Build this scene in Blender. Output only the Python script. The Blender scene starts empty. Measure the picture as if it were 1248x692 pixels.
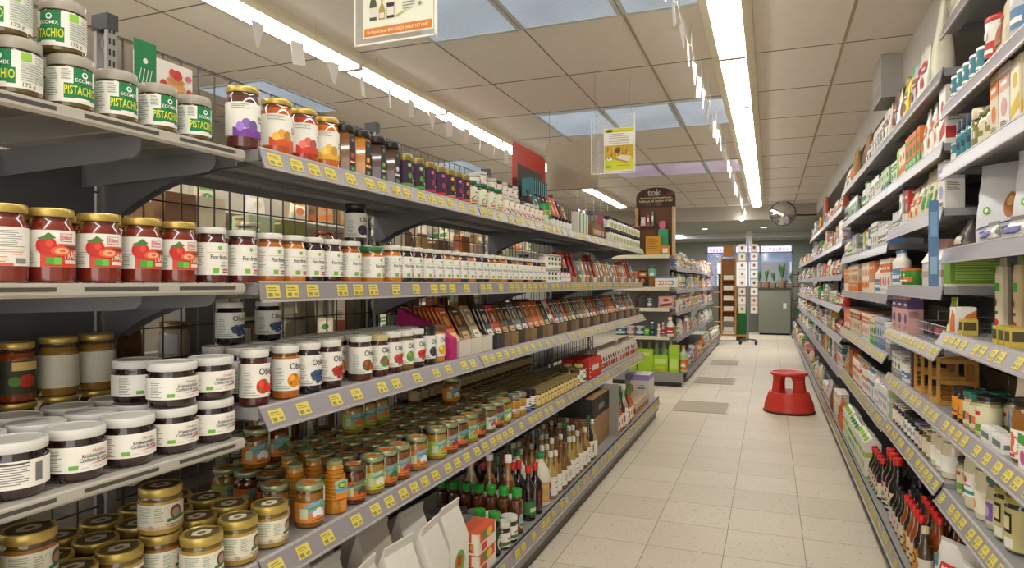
import bpy, math, random
from mathutils import Vector, Matrix
random.seed(7)
PI = math.pi
sc = bpy.context.scene
COL = sc.collection

# ---------------------------------------------------------------- camera, world, exposure
CAM_H = 1.40
YAW = math.atan(314 / 810.0)
cd = bpy.data.cameras.new('camera')
cam = bpy.data.objects.new('camera', cd)
COL.objects.link(cam)
cam.location = (0, 0, CAM_H)
cam.rotation_euler = (PI / 2, 0, YAW)
cd.sensor_width = 36
cd.lens = 810 / 1248 * 36
cd.shift_y = -1 / 1248
cd.clip_start = .05
sc.camera = cam
sc.view_settings.view_transform = 'Standard'
sc.view_settings.look = 'None'
sc.view_settings.gamma = 1
sc.view_settings.use_curve_mapping = False
sc.view_settings.exposure = 0.95
w = bpy.data.worlds.new('world'); sc.world = w; w.use_nodes = True
w.node_tree.nodes['Background'].inputs[0].default_value = (1.0, .96, .90, 1)
w.node_tree.nodes['Background'].inputs[1].default_value = 1.25
TUBE = 9.0          # strength of the fluorescent diffusers
PANEL = .22         # strength of the dim rippled ceiling panels
sc.cycles.max_bounces = 6
sc.cycles.diffuse_bounces = 4
sc.cycles.glossy_bounces = 3
sc.cycles.transmission_bounces = 4

def PY(px, X):
    """distance along the aisle of a spot at offset X seen in photo column px"""
    d = X * 869 / (px - 938.0)
    return (d + X * math.sin(YAW)) / math.cos(YAW)

# ---------------------------------------------------------------- colours and materials
def lin(c):
    return tuple((x / 12.92 if x <= .04045 else ((x + .055) / 1.055) ** 2.4) for x in c)
def H(s):
    return tuple(int(s[i:i + 2], 16) / 255 for i in (0, 2, 4))
MATS = {}
def mat(name, rough=.5, metal=0., coat=0., spec=.5, col=None, emit=0., trans=0., noise=0., nscale=40., bump=0., alpha=1.):
    m = bpy.data.materials.new(name); m.use_nodes = True
    nt = m.node_tree; b = nt.nodes['Principled BSDF']
    b.inputs['Roughness'].default_value = rough
    b.inputs['Metallic'].default_value = metal
    b.inputs['Coat Weight'].default_value = coat
    b.inputs['Coat Roughness'].default_value = .03
    b.inputs['Specular IOR Level'].default_value = spec
    b.inputs['Transmission Weight'].default_value = trans
    b.inputs['Alpha'].default_value = alpha
    if col is None:
        a = nt.nodes.new('ShaderNodeAttribute'); a.attribute_name = 'Col'
        src = a.outputs['Color']
    else:
        r = nt.nodes.new('ShaderNodeRGB'); r.outputs[0].default_value = (*lin(col), 1)
        src = r.outputs[0]
    if noise or bump:
        n = nt.nodes.new('ShaderNodeTexNoise'); n.inputs['Scale'].default_value = nscale
        n.inputs['Detail'].default_value = 3
        tc = nt.nodes.new('ShaderNodeTexCoord')
        nt.links.new(tc.outputs['Object'], n.inputs['Vector'])
        if noise:
            mr = nt.nodes.new('ShaderNodeMapRange')
            mr.inputs['To Min'].default_value = 1 - noise; mr.inputs['To Max'].default_value = 1 + noise
            nt.links.new(n.outputs['Fac'], mr.inputs['Value'])
            vm = nt.nodes.new('ShaderNodeVectorMath'); vm.operation = 'SCALE'
            nt.links.new(src, vm.inputs[0]); nt.links.new(mr.outputs[0], vm.inputs['Scale'])
            src = vm.outputs[0]
        if bump:
            bp = nt.nodes.new('ShaderNodeBump'); bp.inputs['Strength'].default_value = bump
            bp.inputs['Distance'].default_value = .01
            nt.links.new(n.outputs['Fac'], bp.inputs['Height'])
            nt.links.new(bp.outputs[0], b.inputs['Normal'])
    nt.links.new(src, b.inputs['Base Color'])
    if emit:
        nt.links.new(src, b.inputs['Emission Color'])
        b.inputs['Emission Strength'].default_value = emit
    MATS[name] = m
    return m
mat('paper', .6, noise=.03)
mat('card', .8, noise=.07, nscale=25)
mat('gloss', .3)
mat('foil', .32, metal=.55, bump=.5, nscale=30)
mat('film', .3, bump=.35, nscale=22)
mat('filled_glass', .14, coat=1., spec=.5, noise=.12, nscale=60)
mat('lid_metal', .34, metal=.55)
mat('steel', .42, metal=.35, noise=.04, nscale=6)
mat('shelf_paint', .42, metal=.1, noise=.05, nscale=5)
mat('plastic', .4)
mat('rubber', .8)
mat('tube_light', .5, col=(1, .99, .97), emit=TUBE)
mat('sign_light', .5, emit=1.0)
mat('mirror', .04, metal=1.)
mat('wood', .55, noise=.25, nscale=9)
mat('acrylic', .05, trans=.92, col=(1, 1, 1))
mat('wall_paint', .8, noise=.03, nscale=3)
mat('ceiling_paint', .9, noise=.05, nscale=14, bump=.08)

# ---------------------------------------------------------------- text to triangles
_TXT = {}
def glyphs(s, bold=.012):
    k = (s, bold)
    if k not in _TXT:
        c = bpy.data.curves.new('t', 'FONT'); c.body = s; c.size = 1; c.resolution_u = 2; c.offset = bold
        o = bpy.data.objects.new('t', c); COL.objects.link(o)
        dg = bpy.context.evaluated_depsgraph_get()
        me = bpy.data.meshes.new_from_object(o.evaluated_get(dg))
        vs = [(v.co.x, v.co.y) for v in me.vertices]
        fs = [tuple(p.vertices) for p in me.polygons]
        x0 = min(v[0] for v in vs); x1 = max(v[0] for v in vs)
        bpy.data.objects.remove(o); bpy.data.curves.remove(c); bpy.data.meshes.remove(me)
        _TXT[k] = ([(x - x0, y) for x, y in vs], fs, x1 - x0)
    return _TXT[k]

# ---------------------------------------------------------------- mesh builder
class MB:
    def __init__(s):
        s.v = []; s.f = []; s.c = []; s.m = []; s.mats = []
    def add(s, vs, fs, col, m='paper'):
        if m not in s.mats: s.mats.append(m)
        mi = s.mats.index(m); o = len(s.v)
        s.v.extend(vs)
        for f in fs:
            s.f.append(tuple(i + o for i in f)); s.c.append(col); s.m.append(mi)
        return s
    def box(s, x0, y0, z0, x1, y1, z1, col, m='paper'):
        vs = [(x, y, z) for x in (x0, x1) for y in (y0, y1) for z in (z0, z1)]
        return s.add(vs, [(0, 1, 3, 2), (4, 6, 7, 5), (0, 4, 5, 1), (2, 3, 7, 6), (0, 2, 6, 4), (1, 5, 7, 3)], col, m)
    def lathe(s, prof, n, cols, m='filled_glass', cx=0, cy=0, cap=True, rot=0, fl=1.):
        """prof (r, z) bottom to top; cols one colour or one per band"""
        vs = []
        for r, z in prof:
            for k in range(n):
                a = 2 * PI * k / n + rot
                vs.append((cx + r * math.cos(a), cy + r * math.sin(a) * fl, z))
        many = isinstance(cols, list)
        for j in range(len(prof) - 1):
            fs = [(j * n + k, j * n + (k + 1) % n, (j + 1) * n + (k + 1) % n, (j + 1) * n + k) for k in range(n)]
            c = cols[j] if many else cols
            mm = m[j] if isinstance(m, list) else m
            if j == 0: s.add(vs, fs, c, mm); base = len(s.v) - len(vs)
            else:
                if mm not in s.mats: s.mats.append(mm)
                mi = s.mats.index(mm)
                for f in fs: s.f.append(tuple(i + base for i in f)); s.c.append(c); s.m.append(mi)
        if cap:
            m0 = s.mats.index(m[0] if isinstance(m, list) else m); m1 = s.mats.index(m[-1] if isinstance(m, list) else m)
            s.f.append(tuple(base + k for k in range(n))[::-1]); s.c.append(cols[0] if many else cols); s.m.append(m0)
            t = (len(prof) - 1) * n
            s.f.append(tuple(base + t + k for k in range(n))); s.c.append(cols[-1] if many else cols); s.m.append(m1)
        return s
    def prism(s, poly, axis, a, b, col, m='paper'):
        """extrude a 2D polygon along an axis: 'x' -> poly is (y,z), 'y' -> (x,z), 'z' -> (x,y)"""
        def P(p, t):
            return {'x': (t, p[0], p[1]), 'y': (p[0], t, p[1]), 'z': (p[0], p[1], t)}[axis]
        n = len(poly)
        vs = [P(p, a) for p in poly] + [P(p, b) for p in poly]
        fs = [(i, (i + 1) % n, n + (i + 1) % n, n + i) for i in range(n)] + [tuple(range(n))[::-1], tuple(range(n, 2 * n))]
        return s.add(vs, fs, col, m)
    def tube(s, pts, r, col, m='plastic', n=6):
        rings = []
        pts = [Vector(p) for p in pts]
        for i, p in enumerate(pts):
            d = (pts[min(i + 1, len(pts) - 1)] - pts[max(i - 1, 0)]).normalized()
            u = d.cross(Vector((0, 0, 1)))
            if u.length < .05: u = d.cross(Vector((1, 0, 0)))
            u.normalize(); w_ = d.cross(u)
            rr = r[i] if isinstance(r, (list, tuple)) else r
            rings += [tuple(p + u * rr * math.cos(2 * PI * k / n) + w_ * rr * math.sin(2 * PI * k / n)) for k in range(n)]
        L = len(pts)
        fs = [(j * n + k, j * n + (k + 1) % n, (j + 1) * n + (k + 1) % n, (j + 1) * n + k) for j in range(L - 1) for k in range(n)]
        fs += [tuple(range(n))[::-1], tuple((L - 1) * n + k for k in range(n))]
        return s.add(rings, fs, col, m)
    def strips(s, poly, mapf, e, seg, col, m):
        """a polygon cut into upright strips so that it follows a curved surface"""
        a, b = min(p[0] for p in poly), max(p[0] for p in poly)
        n = max(1, int(math.ceil((b - a) / seg)))
        def clip(P, c, sg):
            out = []
            for i in range(len(P)):
                p, q = P[i - 1], P[i]
                ip, iq = sg * (p[0] - c) >= 0, sg * (q[0] - c) >= 0
                if ip != iq:
                    t = (c - p[0]) / (q[0] - p[0]); out.append((c, p[1] + (q[1] - p[1]) * t))
                if iq: out.append(q)
            return out
        for j in range(n):
            P = poly
            if n > 1: P = clip(clip(P, a + (b - a) * j / n, 1), a + (b - a) * (j + 1) / n, -1)
            if len(P) > 2: s.add([mapf(u, v, e) for u, v in P], [tuple(range(len(P)))], col, m)
    def art(s, shapes, mapf, seg=.012, m='paper', layer=.00022, l0=1):
        """flat shapes (u,v) laid on a surface by mapf(u, v, lift)"""
        for i, sh in enumerate(shapes):
            e = layer * (i + l0)
            k = sh[0]; col = sh[-1]
            if k == 'r':
                _, u0, v0, u1, v1, _c = sh
                n = max(1, int(math.ceil(abs(u1 - u0) / seg)))
                us = [u0 + (u1 - u0) * j / n for j in range(n + 1)]
                vs = [mapf(u, v, e) for u in us for v in (v0, v1)]
                s.add(vs, [(2 * j, 2 * j + 2, 2 * j + 3, 2 * j + 1) for j in range(n)], col, m)
            elif k == 'e':
                _, cu, cv, ru, rv, _c = sh
                n = 14
                s.strips([(cu + ru * math.cos(2 * PI * j / n), cv + rv * math.sin(2 * PI * j / n)) for j in range(n)], mapf, e, seg, col, m)
            elif k == 'p':
                s.strips(sh[1], mapf, e, seg, col, m)
            elif k == 't':
                _, txt, u, v, size, maxw, _c = sh
                gv, gf, wd = glyphs(txt)
                sx = size if wd * size <= maxw else maxw / wd
                s.add([mapf(u + (x - wd / 2) * sx, v + y * size, e + .00035) for x, y in gv], gf, col, m)
            elif k == 'l':      # lines of small print
                _, u0, v0, u1, n, dy, _c = sh
                rr = random.Random(int(abs(u0 + v0) * 1e5) + n)
                for j in range(n):
                    ue = u1 - (u1 - u0) * rr.random() * .35
                    vv = v0 - j * dy
                    q = max(1, int(math.ceil((ue - u0) / seg)))
                    us = [u0 + (ue - u0) * t / q for t in range(q + 1)]
                    vs = [mapf(u_, v_, e) for u_ in us for v_ in (vv, vv + dy * .38)]
                    s.add(vs, [(2 * t, 2 * t + 2, 2 * t + 3, 2 * t + 1) for t in range(q)], col, m)
        return s
    def mesh(s, name, smooth=True, angle=35):
        me = bpy.data.meshes.new(name)
        me.from_pydata([tuple(v) for v in s.v], [], s.f)
        for m in s.mats: me.materials.append(MATS[m])
        me.polygons.foreach_set('material_index', s.m)
        at = me.color_attributes.new('Col', 'FLOAT_COLOR', 'CORNER')
        arr = []
        for f, c in zip(s.f, s.c):
            l = (*lin(c), 1.0)
            arr.extend(l * len(f))
        at.data.foreach_set('color', arr)
        if smooth:
            me.polygons.foreach_set('use_smooth', [True] * len(s.f))
            me.set_sharp_from_angle(angle=math.radians(angle))
        me.update()
        return me
    def obj(s, name, parent=None, **kw):
        o = bpy.data.objects.new(name, s.mesh(name, **kw)); COL.objects.link(o)
        if parent: o.parent = parent
        return o

def tag(o, label=None, cat=None, group=None, kind=None):
    if label: o['label'] = label
    if cat: o['category'] = cat
    if group: o['group'] = group
    if kind: o['kind'] = kind
    return o
def struct(name, mb, **kw):
    return tag(mb.obj(name, **kw), kind='structure')
def empty(name, loc, rz=0):
    o = bpy.data.objects.new(name, None); COL.objects.link(o)
    o.location = loc; o.rotation_euler = (0, 0, rz); o.empty_display_size = .05
    return o
ORD = ('first second third fourth fifth sixth seventh eighth ninth tenth eleventh twelfth thirteenth fourteenth fifteenth sixteenth '
       'seventeenth eighteenth nineteenth twentieth').split()
ORD += ['twenty-' + x for x in ORD[:9]] + ['thirtieth'] + ['thirty-' + x for x in ORD[:9]] + ['fortieth'] + ['forty-' + x for x in ORD[:9]] + ['fiftieth'] + ['fifty-' + x for x in ORD[:9]]

def cyl(R, c=0):
    return lambda u, v, e: ((R + e) * math.cos(u / R + c), (R + e) * math.sin(u / R + c), v)
def top(z):
    return lambda u, v, e: (v, u, z + e)   # seen from the aisle: v away from the wall
def face(axis, d):
    """a flat face: '+x' u->+y, '-y' u->+x, '+z' v->x ..."""
    if axis == '+x': return lambda u, v, e: (d + e, u, v)
    if axis == '-y': return lambda u, v, e: (u, -d - e, v)
    if axis == '+y': return lambda u, v, e: (-u, d + e, v)

# ================================================================ THE ROOM
CEIL = 2.83
C_CEIL = H('ebe2d5'); C_WALL = H('c4c0b6')
def floor_material():
    m = bpy.data.materials.new('vinyl_tile'); m.use_nodes = True; nt = m.node_tree; b = nt.nodes['Principled BSDF']
    N = nt.nodes.new; L = nt.links.new
    tc = N('ShaderNodeTexCoord')
    mp = N('ShaderNodeMapping'); mp.inputs['Location'].default_value = (.222, -3.58, 0)
    L(tc.outputs['Object'], mp.inputs['Vector'])
    br = N('ShaderNodeTexBrick'); br.offset = 0; br.squash = 1
    br.inputs['Scale'].default_value = 1; br.inputs['Brick Width'].default_value = .392; br.inputs['Row Height'].default_value = .392
    br.inputs['Mortar Size'].default_value = .0022; br.inputs['Mortar Smooth'].default_value = .3
    br.inputs['Color1'].default_value = (*lin(H('dacfba')), 1); br.inputs['Color2'].default_value = (*lin(H('d2c6b0')), 1)
    br.inputs['Mortar'].default_value = (*lin(H('7d7161')), 1)
    L(mp.outputs[0], br.inputs['Vector'])
    vo = N('ShaderNodeTexVoronoi'); vo.inputs['Scale'].default_value = 62; vo.inputs['Randomness'].default_value = 1
    n1 = N('ShaderNodeTexNoise'); n1.inputs['Scale'].default_value = 38; n1.inputs['Detail'].default_value = 2
    L(tc.outputs['Object'], vo.inputs['Vector']); L(tc.outputs['Object'], n1.inputs['Vector'])
    r1 = N('ShaderNodeMapRange'); r1.inputs['From Min'].default_value = .16; r1.inputs['From Max'].default_value = .32
    r1.inputs['To Min'].default_value = 1; r1.inputs['To Max'].default_value = 0
    L(vo.outputs['Distance'], r1.inputs['Value'])
    r2 = N('ShaderNodeMapRange'); r2.inputs['From Min'].default_value = .5; r2.inputs['From Max'].default_value = .62
    L(n1.outputs['Fac'], r2.inputs['Value'])
    mu = N('ShaderNodeMath'); mu.operation = 'MULTIPLY'; L(r1.outputs[0], mu.inputs[0]); L(r2.outputs[0], mu.inputs[1])
    m2 = N('ShaderNodeMath'); m2.operation = 'MULTIPLY'; m2.inputs[1].default_value = .85; L(mu.outputs[0], m2.inputs[0])
    mx = N('ShaderNodeMix'); mx.data_type = 'RGBA'
    L(m2.outputs[0], mx.inputs['Factor']); L(br.outputs['Color'], mx.inputs['A']); mx.inputs['B'].default_value = (*lin(H('8a6f50')), 1)
    n2 = N('ShaderNodeTexNoise'); n2.inputs['Scale'].default_value = 1.2; n2.inputs['Detail'].default_value = 4
    L(tc.outputs['Object'], n2.inputs['Vector'])
    r3 = N('ShaderNodeMapRange'); r3.inputs['To Min'].default_value = .9; r3.inputs['To Max'].default_value = 1.08
    L(n2.outputs['Fac'], r3.inputs['Value'])
    vm = N('ShaderNodeVectorMath'); vm.operation = 'SCALE'; L(mx.outputs['Result'], vm.inputs[0]); L(r3.outputs[0], vm.inputs['Scale'])
    L(vm.outputs[0], b.inputs['Base Color'])
    b.inputs['Roughness'].default_value = .5; b.inputs['Specular IOR Level'].default_value = .35
    MATS['vinyl_tile'] = m
floor_material()
struct('floor', MB().box(-6, -3, -.05, 1.3, 21, 0, (1, 1, 1), 'vinyl_tile'), smooth=False)
# ceiling: tiles carried by a grid of bars; the bars along the aisle are wide, the cross bars thin
struct('ceiling', MB().box(-6, -3, CEIL, 1.3, 13.0, CEIL + .06, C_CEIL, 'ceiling_paint'), smooth=False)
XL = [-.16 - .566 * k for k in range(10)] + [.41, .976]
g = MB()
for x in XL:
    wd = .017 if abs(x + .726) < .01 or abs(x - .41) < .01 else .007
    g.box(x - wd / 2, -1, CEIL - .003, x + wd / 2, 13, CEIL - .0005, H('b0a283') if wd > .01 else H('8f8372'), 'wall_paint')
YL = [3.5 + .9 * k for k in range(-5, 11)]
for y in YL:
    g.box(-6, y - .004, CEIL - .0025, 1.0, y + .004, CEIL - .0003, H('7d715f'), 'wall_paint')
struct('trim_1', g, smooth=False)
# bulkhead at the far end, low ceiling behind it
struct('wall_bulkhead', MB().box(-6, 13.0, 2.57, 1.3, 13.12, CEIL + .06, H('bdb6a8'), 'wall_paint'), smooth=False)
struct('ceiling_entrance', MB().box(-6, 13.12, 2.60, 1.3, 20.2, 2.66, H('93998a'), 'wall_paint'), smooth=False)
struct('wall_aisle', MB().box(1.12, -1, 0, 1.3, 20.2, CEIL, C_WALL, 'wall_paint'), smooth=False)
# soffit box running over the wall shelving
struct('wall_soffit', MB().box(.77, -1, 2.60, 1.12, 13.0, CEIL, H('b9b4aa'), 'wall_paint'), smooth=False)
struct('wall_far_side', MB().box(-6.1, -3, 0, -6, 20.2, CEIL, C_WALL, 'wall_paint'), smooth=False)

# dim rippled ceiling panels
def panel_material(name, col, strength):
    m = bpy.data.materials.new(name); m.use_nodes = True; nt = m.node_tree; b = nt.nodes['Principled BSDF']
    N = nt.nodes.new; L = nt.links.new
    tc = N('ShaderNodeTexCoord'); mp = N('ShaderNodeMapping'); mp.inputs['Scale'].default_value = (1, 1, 1)
    L(tc.outputs['Object'], mp.inputs[0])
    vo = N('ShaderNodeTexVoronoi'); vo.inputs['Scale'].default_value = 62; vo.inputs['Randomness'].default_value = .1
    L(mp.outputs[0], vo.inputs['Vector'])
    mr = N('ShaderNodeMapRange'); mr.inputs['From Max'].default_value = .6; mr.inputs['To Min'].default_value = .45; mr.inputs['To Max'].default_value = 1.35
    L(vo.outputs['Distance'], mr.inputs['Value'])
    n = N('ShaderNodeTexNoise'); n.inputs['Scale'].default_value = 1.6; L(tc.outputs['Object'], n.inputs['Vector'])
    m3 = N('ShaderNodeMapRange'); m3.inputs['To Min'].default_value = .45; m3.inputs['To Max'].default_value = 1.55; L(n.outputs['Fac'], m3.inputs['Value'])
    mm = N('ShaderNodeMath'); mm.operation = 'MULTIPLY'; L(mr.outputs[0], mm.inputs[0]); L(m3.outputs[0], mm.inputs[1])
    ms = N('ShaderNodeMath'); ms.operation = 'MULTIPLY'; ms.inputs[1].default_value = strength; L(mm.outputs[0], ms.inputs[0])
    b.inputs['Base Color'].default_value = (.25, .27, .3, 1); b.inputs['Roughness'].default_value = .25
    b.inputs['Emission Color'].default_value = (*lin(col), 1); L(ms.outputs[0], b.inputs['Emission Strength'])
    MATS[name] = m
panel_material('panel_blue', H('c3d3e2'), PANEL)
panel_material('panel_pink', H('d6b4d0'), PANEL * .8)
def ceiling_panel(x0, x1, y0, y1, label, m='panel_blue'):
    r = empty('ceiling_panel', ((x0 + x1) / 2, (y0 + y1) / 2, CEIL))
    tag(r, label, 'ceiling light panel', 'rippled ceiling panels')
    a, b_ = (x1 - x0) / 2, (y1 - y0) / 2
    MB().box(-a + .012, -b_ + .012, -.012, a - .012, b_ - .012, -.006, (1, 1, 1), m).obj('diffuser', r, smooth=False)
    f = MB()
    for s in (-1, 1):
        f.box(s * a - .012, -b_, -.016, s * a + .012, b_, -.003, H('c4ccc8'), 'plastic')
        f.box(-a + .012, s * b_ - .012, -.016, a - .012, s * b_ + .012, -.003, H('c4ccc8'), 'plastic')
    f.obj('frame', r, smooth=False)
cols_ = [(-.726, -.16), (-1.292, -.726), (-1.858, -1.292)]
for k, (a, b_) in enumerate(cols_):
    ceiling_panel(a + .015, b_ - .015, 2.62, 3.48, 'bluish rippled ceiling panel of the first triple, %s from the aisle light' % ORD[k])
    ceiling_panel(a + .015, b_ - .015, 5.32, 6.18, 'bluish rippled ceiling panel of the second triple, %s from the aisle light' % ORD[k])
    ceiling_panel(a + .015, b_ - .015, 8.02, 8.88, 'pink tinted ceiling panel of the third triple, %s from the aisle light' % ORD[k], 'panel_pink')
ceiling_panel(-3.9, -3.3, 3.70, 4.58, 'bluish rippled ceiling panel behind the jam gondola, above the pistachio jars')
ceiling_panel(-3.9, -3.3, 6.95, 7.80, 'small bluish ceiling panel seen above the purple fruit jars')

# fluorescent luminaires
def luminaire(x, y, lab, grp):
    r = empty('strip_light', (x, y, CEIL)); tag(r, lab, 'ceiling light', grp)
    L2 = .59
    MB().prism([(-.13, 0), (-.125, -.035), (-.078, -.05), (-.078, -.03), (.078, -.03), (.078, -.05), (.125, -.035), (.13, 0)], 'y', -L2 - .008, L2 + .008, H('d8cdb0'), 'plastic').obj('housing', r, smooth=False)
    MB().prism([(-.074, -.031), (-.07, -.055), (-.045, -.068), (.045, -.068), (.07, -.055), (.074, -.031)], 'y', -L2 + .012, L2 - .012, (1, 1, 1), 'tube_light').obj('diffuser', r, smooth=False)
    for s in (-1, 1):
        e = MB(); e.box(-.076, s * L2 - .016, -.0705, .076, s * L2 + .008, -.03, H('cfc6b0'), 'plastic')
        e.obj('end_cap', r, smooth=False)
for k in range(12):
    y = -1.15 + 1.2 * k
    luminaire(-.21, y, 'lit fluorescent strip over the aisle, %s of its line' % ORD[k], 'fluorescent strips over the aisle')
for k in range(12):
    y = -1.8 + 1.2 * k
    luminaire(-2.50, y, 'lit fluorescent strip behind the jam gondola, %s of its line' % ORD[k], 'fluorescent strips behind the jam gondola')
# ================================================================ SHELVING
C_SH = H('949393'); C_DK = H('6c6a69'); C_RAIL = H('918b90'); C_TAG = H('dccb58')
def tag_mesh(wd=.052, ht=.036):
    m = MB().box(-.0006, -wd / 2, -ht / 2, .0006, wd / 2, ht / 2, C_TAG, 'paper')
    mp = lambda u, v, e: (.0006 + e, u, v)
    k = H('8a8040')
    m.art([('r', -wd * .40, ht * .22, wd * .2, ht * .30, k), ('r', -wd * .40, ht * .06, wd * .3, ht * .12, k),
           ('r', -wd * .40, -ht * .40, -wd * .08, -ht * .12, H('8f8448')), ('r', wd * .08, -ht * .38, wd * .4, -ht * .16, H('a09450'))], mp, layer=.0001)
    return m.mesh('price_tag', smooth=False)
TAGM = tag_mesh(); TAGM2 = tag_mesh(.058, .042)
def rail(parent, s, xf, z, y0, y1, ht, tilt, tags, mesh=None, pink=None):
    """price rail at the shelf's front; s=+1 faces +x"""
    r = MB()
    r.prism([(xf, z + .004), (xf + s * .004, z + .004), (xf + s * (tilt + .004), z - ht), (xf + s * tilt, z - ht)], 'y', y0, y1, C_RAIL, 'gloss')
    r.prism([(xf - s * .002, z + .006), (xf + s * .006, z + .006), (xf + s * .006, z + .001), (xf - s * .002, z + .001)], 'y', y0, y1, H('c0bcbc'), 'gloss')
    r.prism([(xf + s * tilt, z - ht - .003), (xf + s * (tilt + .008), z - ht - .003), (xf + s * (tilt + .008), z - ht + .003), (xf + s * tilt, z - ht + .003)], 'y', y0, y1, H('b6b1b3'), 'gloss')
    o = r.obj('price_rail', parent, smooth=False)
    ang = math.atan2(tilt, ht + .004)
    for y in tags:
        if y < y0 + .03 or y > y1 - .03: continue
        t = bpy.data.objects.new('price_tag', mesh or TAGM); COL.objects.link(t); t.parent = o
        f = .5
        t.location = (xf + s * (.0052 + tilt * f), y, z + .004 - (ht + .004) * f)
        t.rotation_euler = (0, -ang, 0) if s > 0 else (0, -ang, PI)
    return o
def shelf_mb(s, xb, xf, z, y0, y1, th=.03, ribs=True):
    """folded sheet steel shelf, top surface at z"""
    m = MB()
    a, b = min(xb, xf), max(xb, xf)
    m.box(a, y0, z - .003, b, y1, z, C_SH, 'shelf_paint')
    m.box(xf - s * .004 if s > 0 else xf, y0, z - th, xf if s > 0 else xf + .004, y1, z - .003, C_SH, 'shelf_paint')
    m.box(min(xb, xb + s * .004), y0, z - th, max(xb, xb + s * .004), y1, z - .003, C_SH, 'shelf_paint')
    for y in (y0, y1 - .003):
        m.box(a + .005, y, z - th, b - .005, y + .003, z - .003, C_SH, 'shelf_paint')
    # folded-in return of the front and two stiffening channels underneath
    m.box(min(xf - s * .045, xf), y0 + .003, z - th, max(xf - s * .045, xf), y1 - .003, z - th + .002, C_SH, 'shelf_paint')
    if ribs:
        for t in (.33, .62):
            xx = xb + (xf - xb) * t
            m.box(xx - .02, y0 + .004, z - th * .7, xx + .02, y1 - .004, z - .0035, H('95918c'), 'shelf_paint')
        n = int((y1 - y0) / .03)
        for k in range(n):          # pale dashes painted for the light through punched slots along the back
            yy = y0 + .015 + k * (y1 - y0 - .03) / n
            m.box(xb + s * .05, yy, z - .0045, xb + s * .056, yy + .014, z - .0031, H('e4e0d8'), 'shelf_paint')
    return m
def bracket_mb(s, xb, xf, z, y, hb=.14, hf=.03):
    L = abs(xf - xb)
    poly = [(xb, z), (xb, z - hb)]
    for t in (0, .12, .2, .3, .5, .75, 1):
        d = hb - (hb - hf) * (1 - (1 - t) ** 2.2) if t > .0 else hb
        poly.append((xb + s * L * (.06 + t * .9), z - d))
    poly.append((xb + s * L * .96, z - .004))
    poly[0] = (xb, z - .004)
    return MB().prism(poly, 'y', y - .002, y + .002, H('717073'), 'shelf_paint')

def grid_mb(x, y0, y1, z0, z1, sy=.07, sz=.1, t=.0022):
    m = MB()
    y = y0 + .02
    while y < y1:
        m.box(x - t, y - t, z0, x + t, y + t, z1, H('56524e'), 'steel'); y += sy
    z = z0 + .01
    while z < z1 - .08:
        m.box(x + t, y0, z - t, x + 3 * t, y1, z + t, H('56524e'), 'steel'); z += sz
    m.box(x + t, y0, z1 - 2 * t, x + 3 * t, y1, z1, H('56524e'), 'steel')
    return m

def post_mb(x, y, z1, s):
    m = MB()
    c = H('9a9896')
    for dx in (-.028, .016): m.box(x + dx, y - .014, 0, x + dx + .012, y + .014, z1, c, 'shelf_paint')
    zz = .05; k = 0
    while zz < z1 - .06:
        a, b = (x - .016, x + .016) if k % 2 else (x + .016, x - .016)
        m.tube([(a, y, zz), (b, y, zz + .05)], .004, c, 'shelf_paint', 4); zz += .05; k += 1
    zz = 1.1
    while zz < z1 - .02:   # dark slots that take the shelf hooks
        m.box(x + s * .0285 - .0006, y - .009, zz, x + s * .0285 + .0006, y - .004, zz + .018, H('2e2c2b'), 'rubber')
        m.box(x + s * .0285 - .0006, y + .004, zz, x + s * .0285 + .0006, y + .009, zz + .018, H('2e2c2b'), 'rubber'); zz += .032
    m.box(x - .032, y - .018, z1 - .045, x + .032, y + .018, z1, H('33343a'), 'plastic')
    return m

# ---- jam gondola: five bays, aisle side
GX0, GXF, GXB = -1.78, -1.25, -1.08       # back, shelf front, base front
SZ = [.667, 1.07, 1.40, 1.752]            # shelf heights above the base deck
DECK = .21
BY = [-.02, 1.38, 2.78, 4.18, 5.60, 7.02]
rt = random.Random(3)
def tag_ys(y0, y1, dens):
    out = []; y = y0 + .05
    while y < y1 - .04:
        out.append(y); y += dens * rt.choice([.9, 1, 1.05, 1.25, 1.7])
    return out
BAYN = ['first', 'second', 'third', 'fourth', 'fifth']
def base_parts(r, s, xb, xf, y0, y1, deck, kick=.10, dark=True):
    a, b = min(xb, xf), max(xb, xf)
    d = MB(); d.box(a, y0, deck - .02, b, y1, deck, C_SH, 'shelf_paint')
    d.obj('base_deck', r, smooth=False)
    k = MB(); x0, x1 = (xf - .045, xf - .03) if s > 0 else (xf + .03, xf + .045)
    k.box(x0, y0, 0, x1, y1, deck - .021, H('4b443d'), 'shelf_paint'); k.obj('kick_plate', r, smooth=False)
    p = MB(); x0, x1 = (xf - .03, xf - .002) if s > 0 else (xf + .002, xf + .03)
    p.box(x0, y0 + .002, deck - .135, x1, y1 - .002, deck - .021, C_SH, 'shelf_paint')
    p.box(min(xf, xf + s * .006), y0 + .001, deck + .0, max(xf, xf + s * .006), y1 - .001, deck + .007, H('35343a'), 'rubber')
    p.obj('base_panel', r, smooth=False)

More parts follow.
